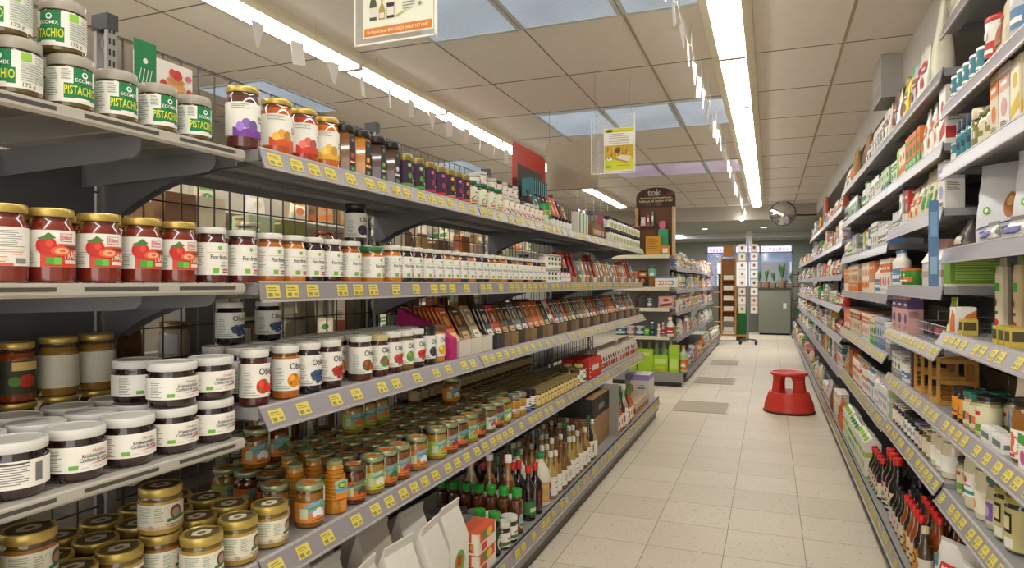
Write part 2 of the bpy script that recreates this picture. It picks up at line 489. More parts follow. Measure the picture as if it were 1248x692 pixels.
for i in range(5):
    y0, y1 = BY[i], BY[i + 1]
    r = empty('gondola_bay', (0, 0, 0))
    tag(r, ['grey shelving bay of slotted wire shelves that holds the pistachio spread jars',
            'grey shelving bay of price-railed shelves beside the wire shelves, under the black lidded jars',
            'grey shelving bay holding the white tray of nut bars',
            'grey shelving bay holding the dark chocolate trays and the vinegar bottles',
            'grey shelving bay at the far end of the jam gondola, beside the lilac carton'][i], 'shelving', 'bays of the jam gondola')
    base_parts(r, 1, GX0, GXB, y0, y1, DECK)
    rail(r, 1, GXB, DECK - .012, y0 + .004, y1 - .004, .06, .012, tag_ys(y0, y1, .085))
    if i == 0: post_mb(-1.81, -.02, 2.18, 1).obj('post', r, smooth=False)
    post_mb(-1.81, y1, 2.18, 1).obj('post', r, smooth=False)
    grid_mb(-1.80, y0 + .03, y1 - .03, .25, 2.13).obj('wire_back_panel', r, smooth=False)
    if i == 0:
        # near bay: slotted shelves of wire with a moulded front bar
        for z in (1.005, 1.40, 1.74):
            m = MB()
            x = GX0 + .01
            while x < GXF - .03:
                m.box(x, y0, z - .004, x + .0045, y1 - .05, z, H('8b8985'), 'shelf_paint'); x += .0095
            for yy in [y0 + .1 + .16 * k for k in range(8)]:
                m.box(GX0, yy, z - .009, GXF - .03, yy + .004, z - .0045, H('9b978f'), 'shelf_paint')
            m.obj('shelf', r, smooth=False)
            f = MB()
            ya, yb = y0, y1 - .045
            f.prism([(GXF - .032, z), (GXF - .004, z - .0006), (GXF, z - .004), (GXF, z - .022), (GXF - .006, z - .028), (GXF - .016, z - .024), (GXF - .032, z - .02)], 'y', ya, yb, H('b6b1a6'), 'shelf_paint')
            f.lathe([(.013, 0), (.013, .004), (.004, .008)], 12, H('b6b1a6'), 'shelf_paint', cx=0, cy=0)
            # turn that last end knob to face along the aisle
            nv = 36; 
            for q in range(len(f.v) - nv, len(f.v)):
                a_, b_, c_ = f.v[q]; f.v[q] = (GXF - .013 + a_, yb + c_, z - .013 + b_)
            fo = f.obj('front_bar', r, smooth=False)
            g = MB()
            for k in range(6):
                ys = ya + .03 + k * .225
                g.box(GXF - .0002, ys, z - .016, GXF + .0008, ys + .17, z - .008, H('4a463f'), 'rubber')
            g.obj('slot', fo, smooth=False)
            for yy in (.42, .75, 1.08, 1.29):
                a = MB()
                a.prism([(GX0, z - .01), (GX0, z - .075), (GXF - .12, z - .062), (GXF - .075, z - .058), (GXF - .055, z - .045), (GXF - .052, z - .028), (GXF - .06, z - .01)], 'y', yy - .002, yy + .002, H('7e7d80'), 'shelf_paint')
                a.obj('support_arm', r, smooth=False)
            bracket_mb(1, GX0, GXF - .02, z - .0, y1 - .03, .17, .035).obj('bracket', r, smooth=False)
            bracket_mb(1, GX0, GXF - .02, z - .0, y0 + .03, .17, .035).obj('bracket', r, smooth=False)
        MB().box(GX0 - .012, y0 + .02, 1.44, GX0 - .006, y1 - .05, 1.735, H('5d5e62'), 'shelf_paint').obj('back_panel', r, smooth=False)
        MB().box(GX0 - .012, y0 + .02, 1.10, GX0 - .006, y1 - .05, 1.385, H('5d5e62'), 'shelf_paint').obj('back_panel', r, smooth=False)
        z = SZ[0]
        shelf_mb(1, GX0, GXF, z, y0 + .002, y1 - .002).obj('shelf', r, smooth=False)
        rail(r, 1, GXF, z, y0 + .004, y1 - .004, .055, .03, tag_ys(y0, y1, .09))
    else:
        for j, z in enumerate(SZ):
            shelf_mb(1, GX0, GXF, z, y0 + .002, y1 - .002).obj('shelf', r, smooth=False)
            if j == 3: rail(r, 1, GXF, z, y0 + .004, y1 - .004, .048, .018, tag_ys(y0, y1, .085))
            elif j == 2: rail(r, 1, GXF, z, y0 + .004, y1 - .004, .048, .008, tag_ys(y0, y1, .085))
            else: rail(r, 1, GXF, z, y0 + .004, y1 - .004, .052, .032, tag_ys(y0, y1, .088))
            for yy in (y0 + .03, y1 - .03):
                bracket_mb(1, GX0, GXF - .02, z - .003, yy, .15, .035).obj('bracket', r, smooth=False)
# the other face of the same gondola, seen only through the wire grid
for i in range(5):
    y0, y1 = BY[i], BY[i + 1]
    r = empty('gondola_bay', (0, 0, 0))
    tag(r, 'grey shelving bay back to back with the %s bay of the jam gondola' % BAYN[i], 'shelving', 'bays behind the wire grid')
    for z in (.21, .7, 1.13, 1.52):
        shelf_mb(-1, -1.84, -2.28, z, y0 + .002, y1 - .002, ribs=False).obj('shelf', r, smooth=False)
    for yy in (y0 + .02, y1 - .02):
        for z in (.7, 1.13, 1.52):
            bracket_mb(-1, -1.84, -2.26, z - .003, yy, .12, .03).obj('bracket', r, smooth=False)
    MB().box(-2.28, y0, 0, -2.26, y1, .18, H('4b443d'), 'shelf_paint').obj('kick_plate', r, smooth=False)

# ---- wall shelving on the other side of the aisle
RXB, RXF, RXD = 1.10, .65, .52
RY = [.45, 1.77, 3.10, 4.43, 5.76, 7.05]
R_LEV = {0: [.58, .876, 1.206, 1.53, 1.86, 2.10, 2.42], 1: [.58, .876, 1.206, 1.53, 1.86, 2.10, 2.42],
         2: [.60, .876, 1.14, 1.385, 1.70, 1.96, 2.26], 3: [.58, .98, 1.33, 1.63, 1.96, 2.26], 4: [.58, .98, 1.33, 1.63, 1.96, 2.26]}
RFAR = [.55, .87, 1.17, 1.48, 1.80, 2.13]
yy = 7.05
k = 5
while yy < 17.5:
    RY.append(yy + 1.33); R_LEV[k] = RFAR if k < 9 else RFAR[:5]; yy += 1.33; k += 1
NR = len(RY) - 1
RNAME = {0: 'bay beside the camera end', 1: 'first wall bay', 2: 'second wall bay', 3: 'third wall bay', 4: 'fourth wall bay'}
for k in range(5, NR): RNAME[k] = ORD[k - 1] + ' wall bay'
for i in range(1, NR):
    y0, y1 = RY[i], RY[i + 1]
    r = empty('shelving_bay', (0, 0, 0))
    tag(r, 'grey steel wall shelving bay, %s in the row along the wall' % ORD[i - 1], 'shelving', 'bays of the wall shelving')
    base_parts(r, -1, RXB, RXD, y0, y1, .225)
    rail(r, -1, RXD, .213, y0 + .004, y1 - .004, .06, .012, tag_ys(y0, y1, .085) if i < 6 else [])
    MB().box(RXB, y0 + .0005, .2, RXB + .012, y1 - .0005, 2.55, H('8d8983'), 'shelf_paint').obj('back_panel', r, smooth=False)
    for yv in (y0 + .0005, y1 - .0285): MB().box(RXB - .03, yv, 0, RXB, yv + .028, 2.5, H('8d8b88'), 'shelf_paint').obj('post', r, smooth=False)
    for z in R_LEV[i]:
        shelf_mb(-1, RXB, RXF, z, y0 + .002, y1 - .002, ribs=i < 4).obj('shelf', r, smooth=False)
        low = z < 1.6
        rail(r, -1, RXF, z, y0 + .004, y1 - .004, .05, .032 if z < 1.25 else .01, tag_ys(y0, y1, .085) if i < 5 and z < 1.25 else [])
        if i < 5:
            for yv in (y0 + .03, y1 - .03): bracket_mb(-1, RXB, RXF + .02, z - .003, yv, .12, .03).obj('bracket', r, smooth=False)

# ---- far gondola with the household goods: end cap facing us, then its aisle side
EX0, EX1 = -2.05, -1.08
EY = 9.15
r = empty('end_cap_shelving', (0, 0, 0)); tag(r, 'grey end cap shelving of the household goods gondola, under the brown arched sign', 'shelving')
m = MB(); m.box(EX0, EY, .17, EX1, EY + .5, .19, C_SH, 'shelf_paint'); m.obj('base_deck', r, smooth=False)
MB().box(EX0, EY + .03, 0, EX1 - .03, EY + .05, .06, H('3a342f'), 'shelf_paint').obj('kick_plate', r, smooth=False)
MB().box(EX0, EY + .001, .06, EX1, EY + .03, .169, C_SH, 'shelf_paint').obj('base_panel', r, smooth=False)
MB().box(EX0 - .02, EY + .5, 0, EX1 - .25, EY + .52, 2.0, H('8d8983'), 'shelf_paint').obj('back_panel', r, smooth=False)
E_LEV = [.675, 1.06, 1.345, 1.785]
for z in E_LEV:
    m = MB(); m.box(EX0, EY + .02, z - .025, EX1 - .19, EY + .5, z, C_SH, 'shelf_paint'); m.obj('shelf', r, smooth=False)
    q = MB(); q.box(EX0, EY + .012, z - .045, EX1 - .19, EY + .0195, z + .004, H('d8d4b4'), 'gloss')
    q.obj('price_rail', r, smooth=False)
FGY = [9.68 + 1.33 * k for k in range(7)]
F_LEV = [.60, .98, 1.30, 1.62]
for i in range(5):
    y0, y1 = FGY[i], FGY[i + 1]
    r = empty('gondola_bay', (0, 0, 0)); tag(r, 'grey shelving bay of the household gondola, %s after its end cap' % ORD[i], 'shelving', 'bays of the household gondola')
    base_parts(r, 1, -1.75, GXB, y0, y1, .19)
    for z in F_LEV:
        shelf_mb(1, -1.75, GXF, z, y0 + .002, y1 - .002, ribs=False).obj('shelf', r, smooth=False)
        rail(r, 1, GXF, z, y0 + .004, y1 - .004, .045, .015, [])
    MB().box(-1.77, y0, .1, -1.75, y1, 1.9, H('8d8983'), 'shelf_paint').obj('back_panel', r, smooth=False)
# ================================================================ PRODUCT KINDS
WHITE = H('eeebe2'); CREAM = H('e9dfc4'); INK = H('4a4a48')
LIBR = {}
def proto(key, root_name, fn):
    """fn() -> (root MB, [(part name, MB, own label)])"""
    if key not in LIBR:
        rm, parts = fn()
        LIBR[key] = (root_name, rm.mesh(root_name), [(n, m.mesh(n), lb) for n, m, lb in parts])
    return key
def place(key, x, y, z, label, cat, group=None, rz=0., tilt=None, sc_=None):
    n, me, parts = LIBR[key]
    o = bpy.data.objects.new(n, me); COL.objects.link(o)
    o.location = (x, y, z + .0005); o.rotation_euler = (0, 0, rz)
    if tilt: o.rotation_euler = tilt
    if sc_: o.scale = sc_
    for pn, pm, lb in parts:
        c = bpy.data.objects.new(pn, pm); COL.objects.link(c); c.parent = o
        if lb: c['label'] = lb
    return tag(o, label, cat, group)

def lid_mb(r, z0, h, col, m='gloss', n=28, art=None, cx=0):
    b = MB()
    b.lathe([(r * .97, z0), (r, z0 + h * .12), (r, z0 + h * .8), (r * .965, z0 + h * .97), (r * .90, z0 + h), (r * .86, z0 + h * .9)], n, col, m)
    if art: b.art(art, top(z0 + h * .9), layer=.0003)
    return b
def jar(key, R, Ht, lid, content, art, lidR=.93, lidh=.018, lidm='gloss', name='jam_jar', neck=.82, fill=.9, lid_art=None, band=None, n=24,
        glass=None, lidlab=None, white=WHITE, lab=(.12, .70), span=150, bulge=0.):
    def fn():
        zt = Ht - lidh
        b = MB(); g = glass or tuple(c * .55 + .03 for c in content)
        zs = [(R * .86, 0), (R * .98, .004), (R, .010), (R, Ht * .66), (R * .985, Ht * .70), (R * (neck + .06), zt - .010), (R * neck, zt - .005), (R * neck, zt + .002)]
        if bulge: zs = [(R * .8, 0), (R * .93, .006), (R, Ht * .2), (R * (1 + bulge), Ht * .42), (R, Ht * .62), (R * .95, Ht * .70), (R * (neck + .05), zt - .010), (R * neck, zt - .005), (R * neck, zt + .002)]
        cs = [content] * (len(zs) - 3) + [g, g]
        b.lathe(zs, n, cs, 'filled_glass')
        parts = [('lid', lid_mb(R * lidR, zt, lidh, lid, lidm, n, lid_art), lidlab)]
        if art is not None:
            Rl = R * (1 + bulge * .8) + .0006
            l = MB(); a = math.radians(span)
            sh = [('r', -Rl * a, Ht * lab[0], Rl * a, Ht * lab[1], white)] + art
            l.art(sh, cyl(Rl), seg=Rl * 2 * PI / n if n < 20 else .009, layer=.0002, l0=0)
            parts.append(('label', l, None))
        return b, parts
    return proto(key, name, fn)

GOLD = H('c8ae5e'); LGREY = H('a59f92'); LWHITE = H('dedcd2'); LBLACK = H('23211f'); GREEN = H('0f7a44'); EUG = H('8bc53f')
# pistachio spread
def smallprint(u0, v1, u1, n, dy=.0045, c=H('9aa79a')): return ('l', u0, v1, u1, n, dy, c)
pa = [('r', -.026, .018, .036, .047, GREEN), ('r', -.010, .047, .030, .078, GREEN),
      ('t', 'PISTACHIO', .005, .0265, .024, .060, H('dde23c')), ('r', -.006, .014, .022, .020, WHITE),
      ('e', .010, .066, .006, .006, H('dfeee2')), ('e', .010, .0665, .0032, .0032, GREEN), ('t', 'ECOMIX', .010, .051, .010, .034, WHITE),
      smallprint(-.058, .072, -.034, 12, .0046), smallprint(-.030, .072, -.014, 5, .0044), ('r', -.060, .014, -.0595, .078, H('c9d0c6')),
      ('r', .044, .062, .060, .076, EUG), smallprint(.044, .056, .075, 8, .0044), smallprint(.066, .074, .095, 12, .0046),
      ('t', '175 g', .056, .014, .010, .03, INK), ('e', -.082, .024, .006, .007, H('e08a3a')), ('r', -.085, .012, -.078, .019, H('3f8a54')), smallprint(-.1, .072, -.066, 9, .0044)]
jar('pist', .040, .105, LGREY, H('5c4a1c'), pa, lidR=.99, lidh=.022, lidm='gloss', name='spread_jar', neck=.9, lab=(.10, .74), glass=H('4a3a20'), span=172)
# strawberry jam
def berry(u, v, s, c=H('c92a22')):
    return [('e', u, v, s, s * 1.05, c), ('p', [(u - s * .9, v + s * .8), (u, v + s * .55), (u + s * .9, v + s * .9), (u + s * .2, v + s * 1.5), (u - s * .2, v + s * 1.1)], H('4e7a33')),
            ('e', u + s * .3, v + s * .2, s * .35, s * .4, H('dd4a3a'))]
fa = [('r', -.032, .030, .040, .064, H('dd4b33')), ('p', [(-.032, .064), (.040, .064), (.040, .074), (.0, .074)], H('dd4b33')),
      ('r', -.000, .078, .024, .094, H('cf4038')), ('r', .0012, .0792, .0228, .0928, WHITE), ('t', 'Elibio', .012, .0825, .0115, .019, H('c9403a')),
      ('r', .006, .065, .038, .070, H('4d4a3c')), ('t', 'FRAISE', .0235, .046, .021, .031, H('f6eee0')), ('r', .008, .036, .034, .043, H('f0d8cc')),
      ('r', -.022, .034, .002, .048, H('6cc04a')), ('r', -.022, .034, -.010, .048, H('4c9e3a')),
      *berry(-.022, .070, .0165), ('e', .001, .060, .0165, .0095, H('e6603c')), ('e', .002, .060, .0115, .006, H('f6b08a')), ('e', .003, .0602, .005, .0025, H('e25a38')),
      smallprint(-.056, .060, -.036, 6)]
jar('fraise', .0405, .142, GOLD, H('7d2a1e'), fa, lidR=.97, lidh=.016, lidm='lid_metal', lab=(.21, .70), glass=H('5e2019'))
fb = [smallprint(-.035, .092, .03, 9, .0035, H('8c8c88')), smallprint(-.035, .058, .03, 3, .004, H('d08a6a')), ('r', .010, .034, .030, .044, H('8a8a86')), smallprint(-.035, .045, .004, 4, .004, H('d08a6a')), ('r', -.035, .030, .006, .035, H('e0604a'))]
jar('fraiseback', .0405, .142, GOLD, H('7d2a1e'), fb, lidR=.97, lidh=.016, lidm='lid_metal', lab=(.21, .70), glass=H('5e2019'))
# fruit spread, eye level
def fior(key, content, R=.0385, Ht=.137, lid=LWHITE, art_=True):
    s = Ht / .137
    a = [smallprint(-.052, .088 * s, -.032, 10, .005), ('t', 'Fior.frutta', .006, .058 * s, .0155, .046, H('22332c')), ('p', [(-.001, .086 * s), (.005, .079 * s), (.011, .086 * s), (.008, .0915 * s), (.005, .089 * s), (.002, .0915 * s)], H('7bb83a')),
         ('r', -.026, .074 * s, .034, .0748 * s, H('c78a80')), ('r', .008, .048 * s, .026, .051 * s, H('9aa09a')), ('r', -.012, .024 * s, .002, .036 * s, H('7ab648')), ('r', .012, .024 * s, .030, .034 * s, H('b8383c')),
         ('r', .013, .0275 * s, .029, .0305 * s, H('ecd0cc')), ('r', .006, .041 * s, .024, .0435 * s, H('9aa09a'))]
    return jar(key, R, Ht, lid, content, a, lidR=.93, lidh=.016 * s, name='fruit_spread_jar', lab=(.14, .72))
FI = {'dark red': H('571a18'), 'amber': H('b5651e'), 'purple black': H('2a1620'), 'orange': H('d07a22'), 'plum': H('3d1a20'), 'honey brown': H('9a5a20')}
for k, c in FI.items(): fior('fior ' + k, c)
fior('fior green lid', H('c07a26'), R=.046, Ht=.125, lid=H('1f7a3c'))
# cylinder jars 'Obio', third shelf
def obio(key, content, fruit, leaf=H('5a8a34'), second=None, R=.0395, Ht=.150, lid=LWHITE, shape='round'):
    a = [smallprint(-.050, .088, -.026, 9, .0055), ('t', 'Obio', .012, .084, .026, .044, H('30343a'))]
    fr = second or tuple(min(1, c * 1.25) for c in fruit)
    if shape == 'cluster':
        for dx, dy in ((0, 0), (.012, .004), (-.012, -.003), (.005, .013), (-.008, .012), (.017, -.008), (.0, -.012), (-.016, .008), (.014, .014)):
            a += [('e', .008 + dx, .050 + dy, .0082, .0082, fruit), ('e', .010 + dx, .052 + dy, .0034, .0034, fr)]
    else:
        a += [('e', .002, .053, .0195, .0200, fruit), ('e', .024, .046, .0130, .0125, fr), ('e', .024, .046, .0085, .008, tuple(c * .8 for c in fr)), ('e', -.004, .060, .007, .008, fr)]
    a += [('p', [(-.012, .046), (-.002, .052), (-.006, .040)], leaf), ('p', [(.0, .070), (.008, .064), (.016, .071), (.008, .068)], leaf), ('r', .020, .026, .036, .031, H('4a7a3a')), smallprint(-.050, .036, -.010, 2, .006)]
    return jar(key, R, Ht, lid, content, a, lidR=.95, lidh=.020, name='fruit_jam_jar', lab=(.16, .76), neck=.86)
obio('ob strawberry', H('4d1613'), H('d03a26'))
obio('ob orange', H('b2641c'), H('e5861e'))
obio('ob blueberry', H('1c141c'), H('3c4a78'), shape='cluster')
obio('ob pomegranate', H('3a1216'), H('b02a2c'), shape='cluster')
obio('ob plum', H('241014'), H('53243a'))
obio('ob fig', H('5a3016'), H('8a4a32'), second=H('c85a3a'))
obio('ob raspberry', H('4c1216'), H('c63644'), shape='cluster')
obio('ob green', H('7a5a24'), H('6e9a3a'))
obio('ob cranberry', H('35100f'), H('bf2c22'), shape='cluster')
obio('ob aubergine', H('24181a'), H('40304a'), R=.036, Ht=.155, lid=LBLACK)
obio('ob pear', H('c98430'), H('e0b23c'), R=.034, Ht=.155, lid=H('6b4a3a'))
obio('ob mixed', H('4a1c14'), H('4a9a4a'), second=H('d0402e'), R=.036, Ht=.145, lid=H('c9bd8a'))
# cherry jam, near slotted shelf
ka = [smallprint(-.070, .062, -.040, 10, .0040, H('8a8a86')), ('r', -.040, .026, .054, .0262, H('dddddd')), ('t', "l'Ardoise", .026, .057, .0085, .035, H('c07a76')),
      ('t', 'Kriekenconfituur', .020, .0475, .0105, .055, H('2e2e2e')), ('t', 'Confiture de cerises', .018, .0395, .0100, .060, H('2e2e2e')),
      ('p', [(.004, .0335), (.050, .0385), (.050, .0350)], H('c4282a')), ('r', -.030, .0265, -.014, .0345, H('6cb33e')), ('r', -.010, .0275, .004, .0283, H('999999')), ('r', .012, .0275, .030, .0283, H('999999'))]
jar('kriek', .0545, .105, H('d9d8d3'), H('2b1016'), ka, lidR=.99, lidh=.020, name='cherry_jam_jar', lab=(.20, .68), neck=.9, glass=H('1d0c10'), bulge=.02, n=32)
kb = [smallprint(-.05, .064, .015, 9, .0044, H('70706c')), ('r', -.055, .0655, .012, .068, H('444444')), ('r', .022, .030, .036, .064, H('777777')), ('r', -.085, .032, -.06, .036, H('c4282a'))]
jar('kriekback', .0545, .105, H('d9d8d3'), H('2b1016'), kb, lidR=.99, lidh=.020, name='cherry_jam_jar', lab=(.20, .68), neck=.9, glass=H('1d0c10'), bulge=.02, n=32)
# bear honey: gold lid with a hexagonal seal
def hexa(u, v, r, c): return ('p', [(u + r * 1.25 * math.cos(PI / 3 * k), v + r * math.sin(PI / 3 * k)) for k in range(6)], c)
def bear(key, content, R=.0505, Ht=.115, lid=GOLD):
    ha = [('r', -.075, .016, .070, .024, H('d9c3a6')), smallprint(-.065, .068, -.030, 9, .0045), smallprint(-.022, .066, .000, 7, .005), ('e', .004, .064, .0045, .0045, H('7fb06a')), ('e', .004, .064, .0035, .0035, WHITE),
          ('e', .028, .054, .0155, .0170, H('6b4532')), ('e', .028, .052, .011, .0115, H('a98a78')), ('p', [(.006, .032), (.052, .038), (.052, .045), (.028, .042), (.006, .040)], H('2f7d4c')),
          ('r', .002, .0255, .062, .0275, H('b0502c')), ('r', .010, .0195, .056, .0215, H('9a6a4a')), ('e', -.030, .022, .006, .006, H('b8a58c'))]
    la = [('e', 0, 0, R * .80, R * .80, H('6a6034')), hexa(0, 0, .021, H('eadcc6')), ('e', 0, 0, .011, .0085, H('8a6450')), ('r', R * .55, -.006, R * .86, .006, H('5a3a34'))]
    return jar(key, R, Ht, lid, content, ha, lidR=.99, lidh=.022, lidm='lid_metal', name='creamed_honey_jar', lab=(.14, .66), neck=.93, lid_art=la, white=H('e6e0cc'), n=30)
bear('bear pale', H('b08f3c')); bear('bear amber', H('9a6420')); bear('bear tall', H('c9ab5c'), Ht=.17)
bear('bear dark', H('3c2416'), lid=H('8f8a58'))
# colourful label honey with paper strip over the lid
def strip_honey(key, content, c1, c2, blob, R=.0435, Ht=.128, lidc=H('a8b48a')):
    a = [('r', -.075, .018, .075, .046, c2), ('p', [(-.040, .046), (.042, .046), (.042, .074), (.014, .082), (-.016, .078), (-.040, .066)], c1),
         ('p', [(-.040, .052), (.0, .060), (.042, .050), (.042, .058), (.002, .068), (-.040, .060)], H('6f9a58')),
         ('e', .004, .048, .012, .012, blob), ('e', .016, .040, .008, .010, blob), ('e', -.010, .042, .007, .009, blob), ('e', .018, .070, .010, .006, H('2f6a2c')), ('e', .018, .070, .0075, .0038, H('b8cf3e')),
         ('r', -.018, .024, .024, .0265, H('4c3a20')), ('r', -.052, .030, -.030, .060, H('cfd8b0')),
         ('r', .022, .074, .034, .120, H('cfe0b8'))]
    la = [('e', 0, 0, R * .62, R * .62, H('d08a3c')), ('e', 0, 0, R * .36, R * .36, H('b86a30')), ('r', .020, -.006, R * .9, .006, H('cfe0b8'))]
    return jar(key, R, Ht, lidc, content, a, lidR=.96, lidh=.017, lidm='lid_metal', name='honey_jar', lab=(.14, .60), lid_art=la, white=c2)
strip_honey('mh blossom', H('8a5a1c'), H('7fa8c8'), H('dd8a3a'), WHITE)
strip_honey('mh thyme', H('5e2a10'), H('6d6f58'), H('d9692a'), H('49432e'), lidc=H('6a6248'))
strip_honey('mh lime', H('9a7a24'), H('a9c4b8'), H('c9d048'), H('e8e8c8'))
strip_honey('mh forest', H('6e3812'), H('6fa0b8'), H('e0782c'), H('3f6a3a'))
strip_honey('mh rhodo', H('7a4814'), H('86a8c4'), H('e07a30'), H('a8304a'))
strip_honey('mh acacia', H('a5722a'), H('86acd0'), H('e2832e'), H('dfe3f0'))
strip_honey('mh orange', H('a98232'), H('88b4c8'), H('a8c650'), H('e2703a'))
strip_honey('mh berry', H('7c5a26'), H('b8c8d8'), H('e8e4d4'), H('b04a60'))
def hive():
    b = MB(); z = 0; prof = []
    c = H('c07f1e')
    prof += [(.036, 0), (.039, .004), (.039, .040)]
    for k in range(9):
        z = .042 + k * .0115; r = .041 - .0012 * k - (.004 if k > 6 else 0)
        prof += [(r - .004, z), (r, z + .004), (r, z + .0075)]
    prof += [(.022, .152)]
    b.lathe(prof, 24, c, 'filled_glass')
    l = MB().art([('p', [(-.022, .048), (.022, .048), (.026, .104), (0, .112), (-.026, .104)], H('9dbf9c')), ('e', .0, .092, .016, .010, H('3f7a34')), ('e', 0, .092, .012, .006, H('c0d040')), ('r', -.022, .048, .022, .066, H('e0862e')),
                  ('p', [(-.02, .07), (.02, .074), (.024, .084), (-.024, .08)], H('6d9ac0')), ('r', -.010, .006, .012, .044, H('d98a30'))], cyl(.0425), layer=.0003)
    return b, [('label', l, None), ('lid', lid_mb(.024, .150, .012, H('8a8f5a'), 'gloss', 20), None)]
proto('hive', 'beehive_honey_pot', hive)
# small yellow honey jars
sy = [('r', -.04, .012, .04, .070, H('e6d28c')), ('e', .0, .056, .010, .006, H('7a4a20')), ('e', -.004, .032, .007, .006, H('a86a28')), ('e', .014, .034, .007, .006, H('a86a28')), ('r', -.016, .016, .020, .020, H('8a5a2c')), ('e', -.022, .05, .005, .005, H('a86a28'))]
jar('smallyellow', .030, .098, H('8c7c48'), H('b58a2c'), sy, lidR=.98, lidh=.015, name='small_honey_jar', lab=(.12, .76), white=H('e6d28c'), n=16)
jar('smallback', .036, .105, H('9b8e62'), H('6b4a1e'), [('r', -.02, .03, .02, .05, H('b8a468'))], lidR=.97, lidh=.015, lidm='lid_metal', name='small_honey_jar', lab=(.2, .6), white=H('c8bb92'), n=14)
jar('bandhoney', .036, .125, H('a8a49a'), H('c08a22'), [('r', -.05, .030, .05, .034, H('6a4a30')), ('r', -.02, .038, .02, .044, H('8a6a4a'))], lidR=.97, lidh=.022, lidm='lid_metal', name='honey_jar', lab=(.22, .40))
def kblock(key, c): return jar(key, .034, .115, LBLACK, c, [('r', -.05, .016, .05, .034, c), ('r', -.02, .044, .026, .052, INK), ('r', -.016, .058, .018, .062, INK)], lidR=.98, lidh=.028, name='manuka_honey_jar', lab=(.12, .70))
kblock('kb blue', H('3a5f9e')); kblock('kb black', H('2a2624'))
# tall hexagonal jars with black paper strip
def hexjar(key, content, fruit):
    def fn():
        b = MB(); n = 6
        b.lathe([(.034, 0), (.036, .006), (.036, .125), (.030, .134), (.027, .140)], n, content, 'filled_glass', rot=PI / 6)
        l = MB(); mp = face('+x', .0315)
        l.art([('r', -.0170, .006, .0170, .126, H('2a2724')), ('e', 0, .062, .010, .010, fruit), ('e', .004, .064, .005, .005, tuple(min(1, c * 1.3) for c in fruit)), ('e', 0, .112, .0050, .0050, H('c9c6bc')), ('e', 0, .112, .0035, .0035, H('2a2724')),
               ('r', -.0170, .036, .0170, .046, tuple(c * .9 for c in fruit)), ('r', -.013, .039, .013, .0425, WHITE), ('r', -.012, .012, .012, .026, H('4a8a4c')), ('t', 'bio', 0, .016, .008, .02, WHITE)], mp)
        return b, [('label', l, 'black paper strip with a fruit picture'), ('lid', lid_mb(.034, .139, .022, LBLACK, 'gloss', 20), None)]
    return proto(key, 'hexagonal_jam_jar', fn)
hexjar('hx strawberry', H('7a4a18'), H('c8303a')); hexjar('hx orange', H('c9801e'), H('e8962e')); hexjar('hx fig', H('3c1414'), H('6aa040')); hexjar('hx plum', H('4c2a12'), H('c8b8c8'))
# large jam jars at the start of the top price-railed shelf
def bigjam(key, content, c1, c2, word):
    a = [('p', [(-.045, .030), (.055, .030), (.055, .052), (.03, .048), (.01, .055), (-.02, .048), (-.045, .054)], c2), ('e', -.010, .064, .012, .013, c1), ('e', .008, .058, .013, .015, tuple(c * .8 for c in c1)), ('e', -.026, .055, .010, .012, tuple(min(1, c * 1.2) for c in c1)),
         ('t', word, .040, .078, .012, .034, INK), ('r', .024, .070, .052, .074, H('8a8a88')), smallprint(-.050, .112, .0, 3, .005), ('r', -.1, .0305, .1, .032, c2)]
    return jar(key, .0435, .165, GOLD, content, a, lidR=.95, lidh=.018, lidm='lid_metal', lab=(.18, .72), neck=.86)
bigjam('big violet', H('5a2418'), H('8a6ab8'), H('7a3fa0'), 'BRAM'); bigjam('big peach', H('c0521c'), H('e8a63c'), H('e0572c'), 'ROZENB')
bigjam('big red', H('b03418'), H('d86a5a'), H('d8402e'), 'GRAN'); bigjam('big amber', H('cf6a16'), H('eeb84a'), H('e8b23c'), 'ABRIK')
# purple sleeve jars with khaki lids
def purple(key, content, dot, stripe):
    a = [('e', -.008, .092, .0085, .0085, dot), ('t', 'BIO', -.008, .089, .007, .012, WHITE), ('e', .020, .078, .013, .013, H('a98ac0')), ('e', .020, .078, .009, .009, H('3b2040')), ('e', -.006, .052, .009, .011, tuple(c * .8 for c in dot)), ('e', .006, .048, .008, .009, tuple(c * .6 for c in dot)),
         ('r', .006, .034, .034, .039, WHITE), ('r', .010, .027, .034, .0305, H('d8c8e0')), ('r', -.080, .014, .080, .023, stripe)]
    return jar(key, .0345, .135, H('9c8c4e'), content, a, lidR=.95, lidh=.024, lidm='lid_metal', name='fruit_puree_jar', lab=(.10, .80), neck=.9, white=H('3b2040'), span=170)
purple('pu lime', H('6a1f1c'), H('7cc242'), H('5faa3a')); purple('pu rose', H('4a1216'), H('d0406a'), H('c02a50')); purple('pu cherry', H('801f16'), H('d84a58'), H('d02c3c'))
purple('pu gold', H('a86a14'), H('e8a92e'), H('c88a1e')); purple('pu orange', H('b05a12'), H('e87a26'), H('d8601e'))
def greenlid(key, content, dots):
    a = [('r', -.03, .02, .03, .03, H('c8502e'))] + [('e', -.026 + .0075 * k, .036 + .006 * ((k * 7) % 3), .0042, .0042, dots if k % 2 else H('5c8a3c')) for k in range(8)] + [('r', -.015, .062, .02, .067, H('6a8a5a'))]
    return jar(key, .036, .120, H('1c6b4a'), content, a, lidR=.96, lidh=.018, name='fruit_spread_jar', lab=(.14, .74), white=H('e3e6cc'))
greenlid('gl red', H('8f4a22'), H('c8302a')); greenlid('gl amber', H('b08a3a'), H('d8a03a')); greenlid('gl yellow', H('c2a24a'), H('e0c04a'))
